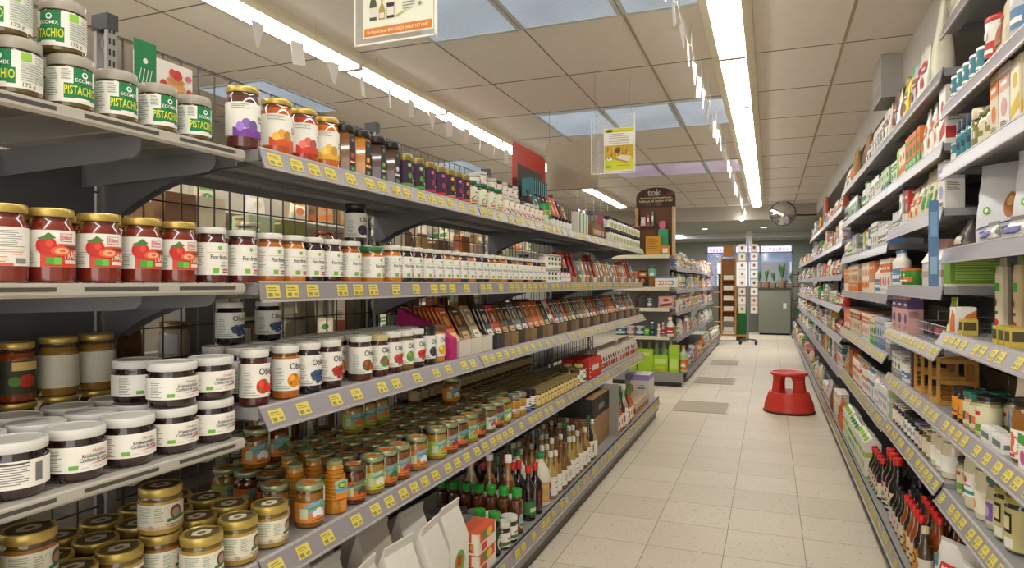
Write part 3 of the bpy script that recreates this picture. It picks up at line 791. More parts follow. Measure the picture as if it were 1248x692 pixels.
def dotted(key, c1, c2, lid=H('cfcbc2')):
    rr = random.Random(hash(key) % 99)
    a = [('e', -.032 + .0085 * k, .022 + .006 * ((k * 5) % 3), .0050, .0050, (c1, c2, H('4e7a3a'))[k % 3]) for k in range(9)] + [('r', -.010, .052, .016, .058, H('8a5a5a')), ('e', 0, .066, .005, .004, c1)]
    return jar(key, .036, .098, lid, H('6b3a2c'), a, lidR=.97, lidh=.016, name='fruit_compote_jar', lab=(.08, .80), white=H('efe6d6'), n=20)
dotted('dt red', H('c03030'), H('e0a040')); dotted('dt blue', H('4a4a86'), H('c03030')); dotted('dt dark', H('c03030'), H('d06a30'), lid=H('4a3c38'))

# dark bottles and so on for the deck
def bottle(key, R, Ht, body, cap, lab_, art=(), name='glass_bottle', capR=.34, caph=.03, shoulder=.6, neck=.32, m='filled_glass', n=18, labz=(.1, .48), capm='gloss', level=None, span=165, flat=1.):
    def fn():
        b = MB(); zc = Ht - caph
        sh = Ht * shoulder
        col = body
        b.lathe([(R * .85, 0), (R, .006), (R, sh * .92), (R * .93, sh), (R * .62, sh + (zc - sh) * .28), (R * neck, sh + (zc - sh) * .55), (R * neck, zc + .001)], n, [col] * 4 + [level or col] * 2, m, fl=flat)
        c = MB().lathe([(R * capR, zc), (R * capR, Ht - .003), (R * capR * .9, Ht)], 14, cap, capm)
        parts = [('cap', c, None)]
        if lab_:
            l = MB(); a = math.radians(span)
            Rl = R + .0006
            l.art([('r', -Rl * a, Ht * labz[0], Rl * a, Ht * labz[1], lab_)] + list(art), (lambda u, v, e: ((Rl + e) * math.cos(u / Rl), (Rl + e) * math.sin(u / Rl) * flat, v)), seg=.009, l0=0)
            parts.append(('label', l, None))
        return b, parts
    return proto(key, name, fn)
bottle('vin clear', .039, .34, H('b7a476'), H('e4e2dc'), WHITE, [('r', -.02, .12, .022, .128, INK), ('t', 'C', .01, .135, .02, .02, INK), ('e', .004, .07, .014, .02, H('c8963a'))], labz=(.08, .47), shoulder=.55, capR=.46, caph=.035, level=H('c9b88a'))
bottle('vin amber', .041, .34, H('6b3c14'), H('e4e2dc'), WHITE, [('t', 'CIDER', .0, .13, .014, .04, INK), ('e', .0, .075, .018, .025, H('c8963a')), ('e', -.02, .06, .008, .02, H('5a3a1c'))], labz=(.06, .47), shoulder=.55, capR=.46, caph=.035, level=H('9a6a2a'))
bottle('soy red', .037, .27, H('1e1412'), H('cc2a24'), H('3c7a3c'), [('r', -.02, .045, .03, .065, H('cfd8b0'))], labz=(.12, .36), shoulder=.6, capR=.44, caph=.035, name='sauce_bottle')
bottle('soy plain', .038, .26, H('1a1212'), H('cc2a24'), H('1e1a1c'), [('r', -.01, .04, .0, .12, H('8a2a2a'))], labz=(.15, .5), shoulder=.62, capR=.42, caph=.04, name='sauce_bottle')
bottle('green dark', .030, .19, H('201610'), H('2c9a34'), H('1f3a2a'), [('e', .004, .06, .018, .034, H('b8c8b8')), ('e', .004, .052, .012, .014, H('7a2430')), ('r', -.012, .078, .02, .084, H('3c6a3a'))], labz=(.08, .62), shoulder=.76, capR=.84, neck=.8, caph=.034, name='sauce_bottle')
bottle('green brown', .031, .21, H('5c2e14'), H('2c9a34'), None, (), shoulder=.74, capR=.80, neck=.76, caph=.036, name='vinegar_bottle')
bottle('green brown l', .031, .21, H('5c2e14'), H('2c9a34'), H('5c2e14'), [('e', .0, .062, .016, .034, H('a9c89a')), ('e', 0, .070, .011, .016, H('7ab0c8')), ('r', -.01, .04, .01, .052, H('7a5a2c'))], labz=(.14, .5), span=40, shoulder=.74, capR=.80, neck=.76, caph=.036, name='vinegar_bottle')
bottle('flask', .041, .245, H('7a5426'), H('7a5238'), H('e9e4d8'), [('r', -.02, .05, .02, .09, H('c9c0ae'))], labz=(.10, .46), shoulder=.52, capR=.34, caph=.03, capm='card', name='vinegar_bottle')
bottle('flask clear', .039, .255, H('a0924e'), H('d8d2c4'), H('e9e4d8'), [('r', -.02, .06, .02, .064, INK), ('r', -.02, .09, .01, .094, INK)], labz=(.08, .48), shoulder=.52, capR=.36, caph=.03, name='vinegar_bottle')
bottle('flask pink', .038, .24, H('a07436'), H('d8d2c4'), H('efe9de'), [('r', -.02, .05, .02, .054, H('c04a3c')), ('r', -.02, .08, .01, .084, INK)], labz=(.08, .48), shoulder=.54, capR=.36, caph=.03, name='vinegar_bottle')
bottle('orange bot', .034, .29, H('c0561a'), H('3f8a4a'), H('efe2c8'), [('r', -.02, .06, .02, .1, H('d87a2c'))], labz=(.1, .45), shoulder=.5, capR=.4, caph=.05, name='oil_bottle')
bottle('dark oil', .036, .30, H('2a201a'), H('1e5a38'), H('e6ddcc'), [('r', -.02, .06, .02, .11, H('8a2c24'))], labz=(.08, .45), shoulder=.6, capR=.4, caph=.045, name='oil_bottle')
jar('boullion', .040, .115, H('d8d6cc'), H('3a2a12'), [('r', -.06, .02, .06, .036, H('4a7a3a')), ('r', -.02, .044, .02, .052, H('8a6a2c')), ('e', .01, .06, .01, .008, H('c8a030'))], lidR=.98, lidh=.02, name='bouillon_jar', lab=(.12, .66))
jar('bouillon grey', .040, .115, H('77756e'), H('2a1c12'), [('r', -.06, .02, .06, .036, H('4a7a3a'))], lidR=.98, lidh=.02, name='bouillon_jar', lab=(.12, .66))
def jug():
    b = MB()
    b.lathe([(.048, 0), (.056, .008), (.058, .05), (.057, .14), (.048, .185), (.030, .215), (.019, .232), (.019, .25)], 24, H('e0d9c4'), 'gloss')
    b.tube([(0, -.018, .235), (0, -.056, .225), (0, -.062, .19), (0, -.045, .17)], .006, H('e0d9c4'), 'gloss', 8)
    l = MB(); f = lambda u, v, e: ((.0588 + e) * math.cos(u / .058), (.0588 + e) * math.sin(u / .058), v)
    l.art([('r', -.07, .028, .07, .128, H('d8803a')), ('r', -.045, .034, .06, .12, H('e0b060')), ('r', .004, .034, .045, .118, H('5a2c6a')), ('r', -.04, .058, .0, .098, H('caa86a')), ('e', .024, .08, .012, .014, H('e0c8a8'))], f, seg=.009)
    return b, [('label', l, None), ('cap', MB().lathe([(.021, .248), (.021, .272), (.018, .276)], 16, H('1c8a4c'), 'gloss'), 'green screw cap')]
proto('jug', 'maple_syrup_jug', jug)

# boxes, bags
def box(key, w_, d_, h, c, art=(), side=(), name='food_carton', c2=None, m='paper', topc=None, endart=()):
    """front (+x face) w_ wide, d_ deep; extra art on the front, side (towards -y)"""
    def fn():
        b = MB(); b.box(-d_ / 2, -w_ / 2, 0, d_ / 2, w_ / 2, h, c, m)
        bev = .0006
        if topc: b.box(-d_ / 2 - bev, -w_ / 2 - bev, h * topc[0], d_ / 2 + bev, w_ / 2 + bev, h + bev, topc[1], m)
        b.art(list(art), face('+x', d_ / 2 + bev)); b.art(list(side), face('-y', w_ / 2 + bev)); b.art(list(side), face('+y', w_ / 2 + bev))
        f = MB()   # closing flap edge on top
        f.box(-d_ / 2 + .002, -w_ * .42, h + bev, d_ * .1, w_ * .42, h + bev + .0012, tuple(x * .9 for x in (topc[1] if topc else c)), m)
        return b, [('flap', f, None)]
    return proto(key, name, fn)
def bag(key, w_, d_, h, c, art=(), name='snack_pouch', m='film', seal=None, n=10, seed=1, neckw=.9, back=()):
    def fn():
        rr = random.Random(seed); b = MB(); L = 9; K = 16
        vs = []
        for j in range(L + 1):
            t = j / L
            dd = d_ / 2 * (1 - t ** 2.6) * (.86 + .2 * math.sin(PI * min(1, t * 1.6))) + .0015
            ww = w_ / 2 * (1 - (1 - neckw) * t) * (1 + .03 * math.sin(5 * t + seed))
            for k in range(K):
                a = 2 * PI * k / K; ca, sa = math.cos(a), math.sin(a)
                x = dd * math.copysign(abs(ca) ** .6, ca); y = ww * math.copysign(abs(sa) ** .55, sa)
                j_ = .018 * w_ * (1 if 0 < j < L else .2)
                vs.append((x + rr.uniform(-j_, j_), y + rr.uniform(-j_, j_), t * h))
        fs = [(j * K + k, j * K + (k + 1) % K, (j + 1) * K + (k + 1) % K, (j + 1) * K + k) for j in range(L) for k in range(K)] + [tuple(range(K))[::-1], tuple(L * K + k for k in range(K))]
        b.add(vs, fs, c, m)
        def mp(u, v, e):
            t = min(1, max(0, v / h)); q = min(1, abs(u) / (w_ / 2))
            dd = d_ / 2 * (1 - t ** 2.6) * (.86 + .2 * math.sin(PI * min(1, t * 1.6))) + .0015
            return (dd * (1 - q ** 3) ** .5 + e + .0035, u, v) if q < 1 else (0, u, v)
        parts = []
        if art:
            sub = []
            for s_ in art:   # cut tall rectangles so that they follow the bulge
                if s_[0] == 'r' and s_[4] - s_[2] > h * .12:
                    q = int((s_[4] - s_[2]) / (h * .1)) + 1
                    for i in range(q): sub.append(('r', s_[1], s_[2] + (s_[4] - s_[2]) * i / q, s_[3], s_[2] + (s_[4] - s_[2]) * (i + 1) / q, s_[5]))
                else: sub.append(s_)
            l = MB().art(sub, mp, seg=w_ / 8, layer=.00005); parts.append(('label', l, None))
        s2 = MB().box(-.0022, -w_ / 2 * neckw, h - .002, .0022, w_ / 2 * neckw, h + .012, seal or tuple(x * .9 for x in c), m)
        parts.append(('top_seal', s2, None))
        return b, parts
    return proto(key, name, fn)
def flour_bag(key, w_, d_, h, c, art=()):
    """block bottom paper bag whose top is gathered to a flat folded ridge"""
    def fn():
        b = MB(); hb = h * .58
        a, q = d_ / 2, w_ / 2
        vs = [(-a, -q, 0), (a, -q, 0), (a, q, 0), (-a, q, 0), (-a, -q, hb), (a, -q, hb), (a, q, hb), (-a, q, hb),
              (-.004, -q * .97, h * .93), (.004, -q * .97, h * .93), (.004, q * .97, h * .93), (-.004, q * .97, h * .93),
              (0, -q * .35, hb), (0, q * .35, hb)]
        fs = [(0, 3, 2, 1), (0, 1, 5, 4), (1, 2, 6, 5), (2, 3, 7, 6), (3, 0, 4, 7), (5, 6, 10, 9), (7, 4, 8, 11), (4, 5, 9, 8), (6, 7, 11, 10), (8, 9, 10, 11)]
        b.add(vs[:12], fs, c, 'card')
        f = MB().prism([(-.004, h * .90), (.006, h * .90), (.012, h), (.006, h + .002), (-.004, h * .94)], 'y', -q * .97, q * .97, tuple(x * .96 for x in c), 'card')
        parts = [('folded_top', f, None)]
        if art: parts.append(('label', MB().art(list(art), face('+x', a + .0006)), None))
        return b, parts
    return proto(key, 'flour_bag', fn)
# ================================================================ GOODS ON THE JAM GONDOLA
rj = random.Random(11)
def jit(a=.12): return rj.uniform(-a, a)
TOP, EYE, MID, LOW = 1.752, 1.40, 1.07, .667
# -- pistachio spread on the top slotted shelf
py = [.715, .814, .915, 1.015, 1.117, 1.217]
for k, y in enumerate(py):
    place('pist', -1.297, y, 1.7405, 'grey-lidded pistachio spread jar, %s in the front line of the top slotted shelf' % ORD[k], 'spread jar', 'pistachio spread jars', rz=-.30 + jit(.07) if k > 1 else -1.5 + jit(.1))
for k, (y, rz) in enumerate([(.80, -1.5), (.905, -1.42)]):
    place('pist', -1.305, y, 1.846, 'pistachio spread jar stacked on the lids of two others, %s from the shelf start' % ORD[k], 'spread jar', 'pistachio spread jars', rz=rz)
for k, y in enumerate([.76, .86, .96, 1.06, 1.16, 1.26]):
    place('pist', -1.40, y, 1.7405, 'pistachio spread jar hidden behind the front line, %s along' % ORD[k], 'spread jar', 'pistachio spread jars', rz=jit())
place('pist', -1.405, .765, 1.846, 'pistachio spread jar stacked in the second line, partly cut by the picture edge', 'spread jar', 'pistachio spread jars', rz=.9)
# promotional leaflet standing behind them
def leaflet():
    b = MB()
    m = face('+x', .001)
    b.box(-.001, -.085, 0, .001, .095, .12, H('e9e4da'), 'paper')
    b.art([('r', -.085, 0, -.020, .145, H('1e7f4c')), ('e', -.052, .10, .007, .007, WHITE)] + [('p', [(-.075 + .01 * k, .03), (-.073 + .01 * k, .03), (-.063 + .01 * k, .08), (-.065 + .01 * k, .08)], WHITE) for k in range(4)] +
          [('e', .040, .030, .034, .012, H('b07038')), ('e', .040, .045, .032, .012, H('c88a4a')), ('e', .040, .060, .030, .012, H('d8a060')), ('e', .040, .074, .028, .010, H('c98c4c')), ('e', .044, .090, .016, .014, H('c93a3a')), ('e', .028, .094, .010, .010, H('d84a48')), ('e', .0, .055, .012, .014, H('c93a3a')), ('e', .082, .05, .010, .012, H('c93a3a')), ('e', .08, .09, .01, .008, H('d8687a'))], m)
    b.box(-.001, -.085, .12, .001, -.020, .150, H('1e7f4c'), 'paper')
    return b, [('foot', MB().box(-.02, -.03, -.002, .02, .03, .004, H('d8d4cc'), 'paper'), None)]
proto('leaflet', 'recipe_leaflet', leaflet)
place('leaflet', -1.48, 1.29, 1.8635, 'green and white recipe leaflet with pancakes above the last pistachio jars', 'leaflet', sc_=(1, 1, 1))
for y in (1.245, 1.325): place('gl amber', -1.48, y, 1.7405, 'amber jar supporting the green recipe leaflet', 'jar', 'jars beneath the leaflet')

# -- large jam jars, hexagonal jars, purple sleeves along the top shelf
row = [('big violet', 296, 'large jam jar with a purple flower label on the top shelf'), ('big peach', 337, 'large jam jar with an orange peach label on the top shelf'),
       ('big red', 369, 'large bright red jam jar with a pink label on the top shelf'), ('big amber', 396, 'large orange amber jam jar with a yellow fruit label')]
for k, p, l in row: place(k, -1.305, PY(p, -1.305), TOP, l, 'jam jar', 'large jam jars on the top shelf', rz=-.35 + jit(.06))
row = [('hx strawberry', 419, 'brown hexagonal jar with a strawberry strip and black lid'), ('hx orange', 438.5, 'amber hexagonal jar with an orange fruit strip and black lid'),
       ('hx fig', 458, 'dark red hexagonal jar with black lid, third of the hexagonal jars'), ('hx plum', 475, 'brown hexagonal jar beside the first purple sleeve jar')]
for k, p, l in row: place(k, -1.295, PY(p, -1.295), TOP, l, 'jam jar', 'hexagonal jars on the top shelf', rz=jit(.05))
for k, y in enumerate((PY(448, -1.38), PY(466, -1.38))): place('hx strawberry', -1.385, y, TOP, 'brown hexagonal jar in the second line, %s from the large jars' % ORD[k], 'jam jar', 'hexagonal jars on the top shelf')
row = ['pu lime', 'pu lime', 'pu rose', 'pu cherry', 'pu gold', 'pu rose', 'pu orange']
px_ = [492, 506.5, 520, 533.5, 545, 554.5, 563.5]
dsc = ['lime dot and bright green stripe', 'lime dot and pale green stripe', 'rose dot', 'cherry red dot', 'golden fruit', 'rose dot between gold and orange ones', 'orange fruit']
for k, (a, p) in enumerate(zip(row, px_)):
    place(a, -1.295, PY(p, -1.295), TOP, 'dark purple sleeve jar with khaki lid and %s' % dsc[k], 'fruit jar', 'purple sleeve jars on the top shelf', rz=-.1 + jit(.06))
for k in range(6):
    place('pu gold', -1.375, PY(px_[k] + 4, -1.375), TOP, 'khaki-lidded jar behind the purple sleeve jars, %s along' % ORD[k], 'fruit jar', 'purple sleeve jars on the top shelf')
for k, (a, p) in enumerate([('gl red', 572), ('gl red', 584), ('gl amber', 594.5), ('gl yellow', 603.5)]):
    place(a, -1.295, PY(p, -1.295), TOP, 'green-lidded fruit spread jar, %s of four after the purple jars' % ORD[k], 'fruit jar', 'green-lidded jars on the top shelf', rz=jit())
place('gl red', -1.39, PY(585, -1.39), TOP, 'green-lidded jar carrying a stacked white-lidded jar', 'fruit jar')
y0 = PY(612.5, -1.295); k = 0
ys = [y0 + .079 * j for j in range(8)]
for k, y in enumerate(ys):
    place(['dt red', 'dt blue', 'dt red', 'dt dark'][k % 4], -1.295, y, TOP, 'cream compote jar with red fruit dots, %s in the lower line' % ORD[k], 'compote jar', 'cream compote jars in the lower line', rz=jit())
for k, y in enumerate(ys[:7]):
    place(['dt red', 'dt dark', 'dt blue'][k % 3], -1.375, y + .02, TOP, 'cream compote jar behind the lower line, %s along' % ORD[k], 'compote jar', 'cream compote jars behind')
    if k < 5: place(['dt red', 'dt dark'][k % 2], -1.375, y + .02, TOP + .0985, 'cream compote jar stacked behind, %s of the upper line' % ORD[k], 'compote jar', 'cream compote jars in the upper line', rz=jit())
place('dt red', -1.39, PY(585, -1.39), TOP + .1205, 'cream compote jar with pale lid stacked above the green lids', 'compote jar')
place('dt red', -1.39, 3.05, TOP, 'cream compote jar beneath a stacked one, next to the green lids', 'compote jar')
place('dt red', -1.39, 3.05, TOP + .0985, 'cream compote jar stacked between green lids and the upper line', 'compote jar')
# red sign and the dark picture board
def plate(w_, h, col, art, th=.004, r=.03, m='plastic'):
    pts = []
    for cx, cy, a0 in ((w_ / 2 - r, h - r, 0), (-w_ / 2 + r, h - r, 90)):
        for q in range(5): pts.append((cx + r * math.cos(math.radians(a0 + q * 22.5)), cy + r * math.sin(math.radians(a0 + q * 22.5))))
    pts += [(-w_ / 2, 0), (w_ / 2, 0)]
    b = MB().prism(pts, 'x', -th / 2, th / 2, col, m)
    b.art(art, face('+x', th / 2 + .0002)); return b
ysg = 4.0
o = plate(.74, .66, H('c63a28'), [('t', 'PEPER', .02, .36, .13, .9, H('efe9e0'))], r=.05).obj('red_sign'); o.location = (-1.70, 4.76, TOP + .0006)
tag(o, 'tall red plastic sign with white letters standing at the back of the top shelf', 'sign')
def board():
    b = MB(); b.box(-.002, -.25, 0, .002, .25, .30, H('4a443c'), 'card')
    b.art([('e', -.11, .11, .018, .035, H('d8c8a0')), ('e', -.04, .17, .016, .03, H('cfc4a8')), ('e', .04, .13, .016, .03, H('b8a888')), ('e', .11, .09, .02, .02, H('9a8a6a'))], face('+x', .0022)); return b
o = board().obj('picture_board'); o.location = (-1.575, 4.42, TOP + .151); tag(o, 'dark picture board with cream leaves standing before the red sign', 'board')
MB().box(-.002, -.25, -.15, .002, .25, -.0005, H('2c2a28'), 'card').obj('stand', o)

# -- chocolate bars and their trays
def bar_mesh(key, c1, c2, w_=.078, h=.185, th=.010):
    def fn():
        b = MB(); b.box(-th / 2, -w_ / 2, 0, th / 2, w_ / 2, h, c1, 'paper')
        b.art([('r', -w_ * .42, h * .08, w_ * .42, h * .30, c2), ('e', 0, h * .62, w_ * .28, h * .14, c2), ('r', -w_ * .3, h * .84, w_ * .3, h * .88, WHITE), ('r', -w_ * .3, h * .17, w_ * .2, h * .20, INK)], face('+x', th / 2 + .0003))
        b.art([('r', -th * .3, h * .1, th * .3, h * .9, c2)], face('-y', w_ / 2 + .0003))
        return b, []
    return proto(key, 'chocolate_bar', fn)
BARC = {'red': ('c5341f', 'e9d9c8'), 'black': ('26211f', 'c9b48a'), 'patterned': ('3a3230', 'e6ded0'), 'copper': ('a95a36', 'e0b890'), 'orange': ('d9642a', 'f0c080'), 'brown': ('5c3a22', 'c89a5a'),
        'crimson': ('8f1f2a', 'e8c8c0'), 'teal': ('2f6e70', 'cfe0d8'), 'grey': ('6f6a66', 'e6e0d6'), 'white': ('dcd6ca', '8a5a3a'), 'green': ('3f7a44', 'dfe8c8'), 'olive': ('8f8440', 'e8e0b0'), 'pink': ('c65a78', 'f0dce0'), 'sand': ('b89a6a', 'f0e6cc')}
for k, (a, b_) in BARC.items(): bar_mesh('bar ' + k, H(a), H(b_))
bar_mesh('tall red', H('bb3a24'), H('8f2418'), .05, .23); bar_mesh('tall black', H('2a2624'), H('6a3a2a'), .05, .21); bar_mesh('tall orange', H('d5622c'), H('f0b090'), .06, .22)
def tray_mb(w_, d_, hb, hf, c, c_in, lift=0):
    m = MB(); t = .0025
    poly = [(-d_ / 2, 0), (d_ / 2, 0), (d_ / 2, hf), (d_ / 2 - .05, hf), (-d_ / 2 + .03, hb), (-d_ / 2, hb)]
    for y in (-w_ / 2, w_ / 2 - t): m.prism(poly, 'y', y, y + t, c, 'card')
    m.box(-d_ / 2, -w_ / 2 + t, 0, d_ / 2, w_ / 2 - t, t, c_in, 'card')
    m.box(d_ / 2 - t, -w_ / 2 + t, t, d_ / 2, w_ / 2 - t, hf, c, 'card')
    m.box(-d_ / 2, -w_ / 2 + t, t, -d_ / 2 + t, w_ / 2 - t, hb, c_in, 'card')
    if lift: m.box(-d_ / 2 + t, -w_ / 2 + t + .0005, lift - t, d_ / 2 - t - .0005, w_ / 2 - t - .0005, lift, c_in, 'card')
    return m
def bar_tray(y, z, w_, kind, nbar, label, c=H('3a3531'), ci=H('8a6a48'), d_=.27, hb=.19, hf=.055, xf=-1.27, lean=.42, blabel=None, step=.022, cols=None, lift=0.):
    proto('tray %s %.3f %.2f' % (kind, w_, hb), 'display_tray', lambda: (tray_mb(w_, d_, hb, hf, c, ci, lift), []))
    x = xf - d_ / 2; z += .0006
    place('tray %s %.3f %.2f' % (kind, w_, hb), x, y, z, label, 'display tray', None)
    for k in range(nbar):
        kk = (cols[k % len(cols)] if cols else kind)
        o = place(kk, x + d_ / 2 - .045 - step * k, y, z + .008 + lift, '%s, %s' % (blabel or label, ['frontmost', 'one behind the front', 'third back', 'fourth back', 'fifth back', 'sixth back'][k]), 'chocolate bar', 'chocolate bars leaning in trays')
        o.rotation_euler = (0, -lean, 0)
w_ = .098
ya = PY(556, -1.28) + .02
# magenta carton side and the white tray of nut bars
def magenta():
    m = MB(); m.prism([(-.13, 0), (.13, 0), (.13, .09), (-.02, .17), (-.13, .22)], 'y', -.030, .030, H('b8246a'), 'card')
    m.art([('e', .03, .07, .03, .03, H('e6a8c4'))], face('-y', .0305)); return m
o = magenta().obj('snack_carton'); o.location = (-1.395, ya - .075, MID + .0006); tag(o, 'magenta sloping snack carton between the jam jars and the white tray', 'carton')
for k, (c, nm) in enumerate([('bar orange', 'orange'), ('bar brown', 'brown'), ('bar sand', 'sand coloured')]):
    bar_tray(ya + .055 + .125 * k, MID, .120, 'white%d' % k, 6, 'white card tray of nut bars, %s compartment' % ORD[k], c=H('d8cfc0'), ci=H('a86a38'), hb=.22, hf=.075,
             cols=[c], blabel='%s wrapped nut bar in the white tray' % nm, lean=.5, d_=.30, lift=.045)
seq = ['bar patterned', 'bar red', 'bar brown', 'bar black', 'bar grey', 'bar patterned', 'bar copper', 'bar orange', 'bar orange', 'bar black', 'bar white', 'bar crimson', 'bar teal', 'bar red', 'bar brown', 'bar olive', 'bar black', 'bar grey', 'bar copper', 'bar sand']
nmx = {'bar patterned': 'black and white patterned', 'bar red': 'bright red', 'bar brown': 'brown', 'bar black': 'black', 'bar grey': 'grey', 'bar copper': 'copper coloured', 'bar orange': 'orange', 'bar white': 'white', 'bar crimson': 'crimson', 'bar teal': 'teal', 'bar olive': 'olive', 'bar sand': 'sand coloured'}
y = ya + .42; k = 0
cnt = 0
while y < 6.93:
    kd = seq[k % len(seq)]
    nb = 6 if y < 5.4 else 4
    bar_tray(y + .05, MID, .098, 'dk%d' % (k % 3), nb, 'brown and black card tray, %s after the white nut bar tray' % ORD[k], c=[H('3a3531'), H('7a5c3e'), H('8f7048')][k % 3], ci=H('8a6a48'), cols=[kd], lift=.035, hb=.21, hf=.07,
             blabel='%s chocolate bar of the %s dark tray' % (nmx[kd], ORD[k]))
    y += .103; k += 1

# -- eye level, strawberry jars on the slotted shelf
for k, y in enumerate([.718, .788 - .0, .878, .978, 1.078, 1.175]):
    if k == 1: y = .79
    key = 'fraiseback' if k == 1 else 'fraise'
    place(key, -1.300, y if k != 0 else .70, 1.4005, ('strawberry jam jar showing its small-print back on the slotted shelf at eye level' if k == 1 else 'gold-lidded strawberry jam jar, %s along the slotted shelf at eye level' % ORD[k]), 'jam jar', 'strawberry jam jars at eye level', rz=jit(.06) - .26)
for k in range(6):
    place('fraise', -1.392, .745 + .09 * k, 1.4005, 'strawberry jam jar in the second line, %s along' % ORD[k], 'jam jar', 'strawberry jam jars in the second line', rz=jit())
# -- fruit spread jars at eye level
fr = [(257, 'dark red'), (294, 'dark red'), (328, 'amber'), (356, 'orange'), (379, 'purple black'), (402, 'plum'), (426, 'amber'),
      (452, 'green lid'), (477, 'orange'), (491, 'purple black'), (503, 'plum'), (518, 'dark red'), (529, 'plum'), (541, 'amber')]
lasty = 0; cnts = {}
nm = {'dark red': 'dark red', 'amber': 'amber', 'orange': 'orange', 'purple black': 'purple black', 'plum': 'plum coloured', 'green lid': 'green-lidded amber', 'honey brown': 'honey brown'}
def frj(y, kind, i, x=-1.300, zz=EYE, lab=None, grp='white-lidded fruit spread jars at eye level'):
    place('fior ' + kind, x, y, zz + .0005, lab or 'white-lidded %s fruit spread jar, %s in the eye-level front line' % (nm[kind], ORD[i]), 'fruit spread jar', grp, rz=-.30 + jit(.07))
i = 0
for p, kd in fr:
    y = PY(p, -1.30)
    if lasty and y - lasty < .0795: y = lasty + .0795
    if kd == 'green lid': y = max(y, lasty + .088); 
    if lasty and fr[i - 1][1] == 'green lid': y = max(y, lasty + .088)
    frj(y, kd, i); lasty = y; i += 1
cyc = ['honey brown', 'orange', 'plum', 'amber', 'amber', 'dark red', 'orange', 'plum', 'purple black', 'amber']
while lasty < PY(655, -1.30):
    lasty += .0795; frj(lasty, cyc[i % 10], i); i += 1
EYEND = lasty
y = 1.44; k = 0
while y < EYEND - .1:
    frj(y, cyc[(k * 3) % 10], k, x=-1.394, lab='white-lidded fruit spread jar in the second eye-level line', grp='fruit spread jars in the second eye-level line'); y += .0795; k += 1
yb = PY(452, -1.30)
place('ob aubergine', -1.385 + .0, yb + .03, EYE + .1385, 'black-lidded jar stacked alone above the eye-level spread jars', 'jam jar', rz=-.3, sc_=(1.1, 1.1, .93))
# far part of the eye-level shelf: small tins, books of bars, cups
tinA = [('e', -.012, .06, .010, .010, H('3a3a38')), ('e', .012, .06, .010, .010, H('6a9a4a')), ('e', -.012, .03, .010, .010, H('6a9a4a')), ('e', .012, .03, .010, .010, H('3a3a38'))]
jar('tin', .036, .09, H('cfc8b8'), H('d8d0bc'), tinA, lidR=1.0, lidh=.008, name='patterned_tin', lab=(.05, .85), neck=.98, n=16)
y = EYEND + .085
for k in range(4):
    for l in range(2):
        place('tin', -1.30, y, EYE + .0908 * l, 'small patterned tin after the spread jars, %s column, %s' % (ORD[k], ['lower', 'upper'][l]), 'tin', 'patterned tins', rz=jit())
    y += .076
jar('cup red', .036, .10, LBLACK, H('8a2a2c'), [('r', -.03, .03, .03, .05, H('e0c8b0')), ('e', 0, .065, .012, .01, H('c03a3a'))], name='jelly_jar', n=16)
for k in range(3):
    place('cup red', -1.30, y, EYE, 'black-lidded red jelly jar, %s after the patterned tins' % ORD[k], 'jar', 'red jelly jars'); y += .076
k = 0
seq2 = ['tall orange', 'tall red', 'tall red', 'bar teal', 'bar sand', 'bar crimson', 'bar brown', 'tall red', 'bar sand', 'bar white', 'bar copper', 'bar olive', 'bar white', 'bar grey', 'bar orange', 'bar brown', 'bar crimson', 'bar sand']
nm2 = dict(nmx, **{'tall red': 'tall red', 'tall orange': 'tall orange'})
y += .03
while y < 6.92:
    kd = seq2[k % len(seq2)]
    bar_tray(y + .03, EYE, .09, 'ey%d' % (k % 3), 4 if k < 10 else 3, 'card tray on the eye-level shelf, %s after the red jelly jars' % ORD[k], c=[H('b08a5a'), H('8f7048'), H('d8cfc0')][k % 3], cols=[kd], hb=.11, hf=.045, d_=.2,
             blabel='%s bar of the %s eye-level tray' % (nm2[kd], ORD[k]), lean=.28, step=.018)
    y += .115; k += 1
# far part of the top shelf
y = ys[-1] + .09
jar('lidtub', .055, .10, H('1f9a48'), H('cfe0d0'), [('r', -.04, .03, .04, .06, H('3a8a4a'))], lidR=1.0, lidh=.02, name='food_tub', n=20)
place('lidtub', -1.40, y + .02, TOP, 'green-lidded food tub behind the last compote jars', 'tub')
bottle('greenbottle', .034, .14, H('8f9a3a'), H('2aa040'), H('dfe4c0'), [('r', -.02, .04, .02, .07, H('5a8a3c'))], shoulder=.7, capR=.9, neck=.85, caph=.04, name='syrup_bottle')
place('greenbottle', -1.30, y + .07, TOP, 'squat bottle with bright green cap after the compote jars', 'bottle')
jar('smallblack', .026, .075, LBLACK, H('2e2018'), [('r', -.02, .02, .02, .05, WHITE)], lidR=1.0, lidh=.02, name='paste_jar', n=14)
for k in range(6): place('smallblack', -1.29, y + .16 + .075 * k, TOP, 'small black-lidded paste jar before the dark bars, %s along' % ORD[k], 'jar', 'small black-lidded jars', rz=jit())
for k in range(9):
    o = place(['tall black', 'bar teal', 'tall black', 'tall black', 'tall black', 'tall orange', 'tall orange', 'tall black', 'bar copper', 'bar green'][k], -1.345, y + .03 + .084 * k + .08, TOP + .006, 'upright %s bar leaning behind the paste jars, %s along' % (['black', 'teal', 'black', 'black', 'black', 'orange', 'orange', 'black', 'copper', 'green'][k], ORD[k]), 'chocolate bar', 'upright bars on the top shelf', sc_=(1, 1, 1.15))
    o.rotation_euler = (0, -.35, 0)
for k in range(8):
    o = place('bar teal', -1.49, 4.13 + .042 * k, TOP + .2212, 'dark green bar in the raised rack beside the picture board, %s along' % ORD[k], 'chocolate bar', 'dark green bars', sc_=(1, 1, .66)); o.rotation_euler = (0, 0, PI / 2)
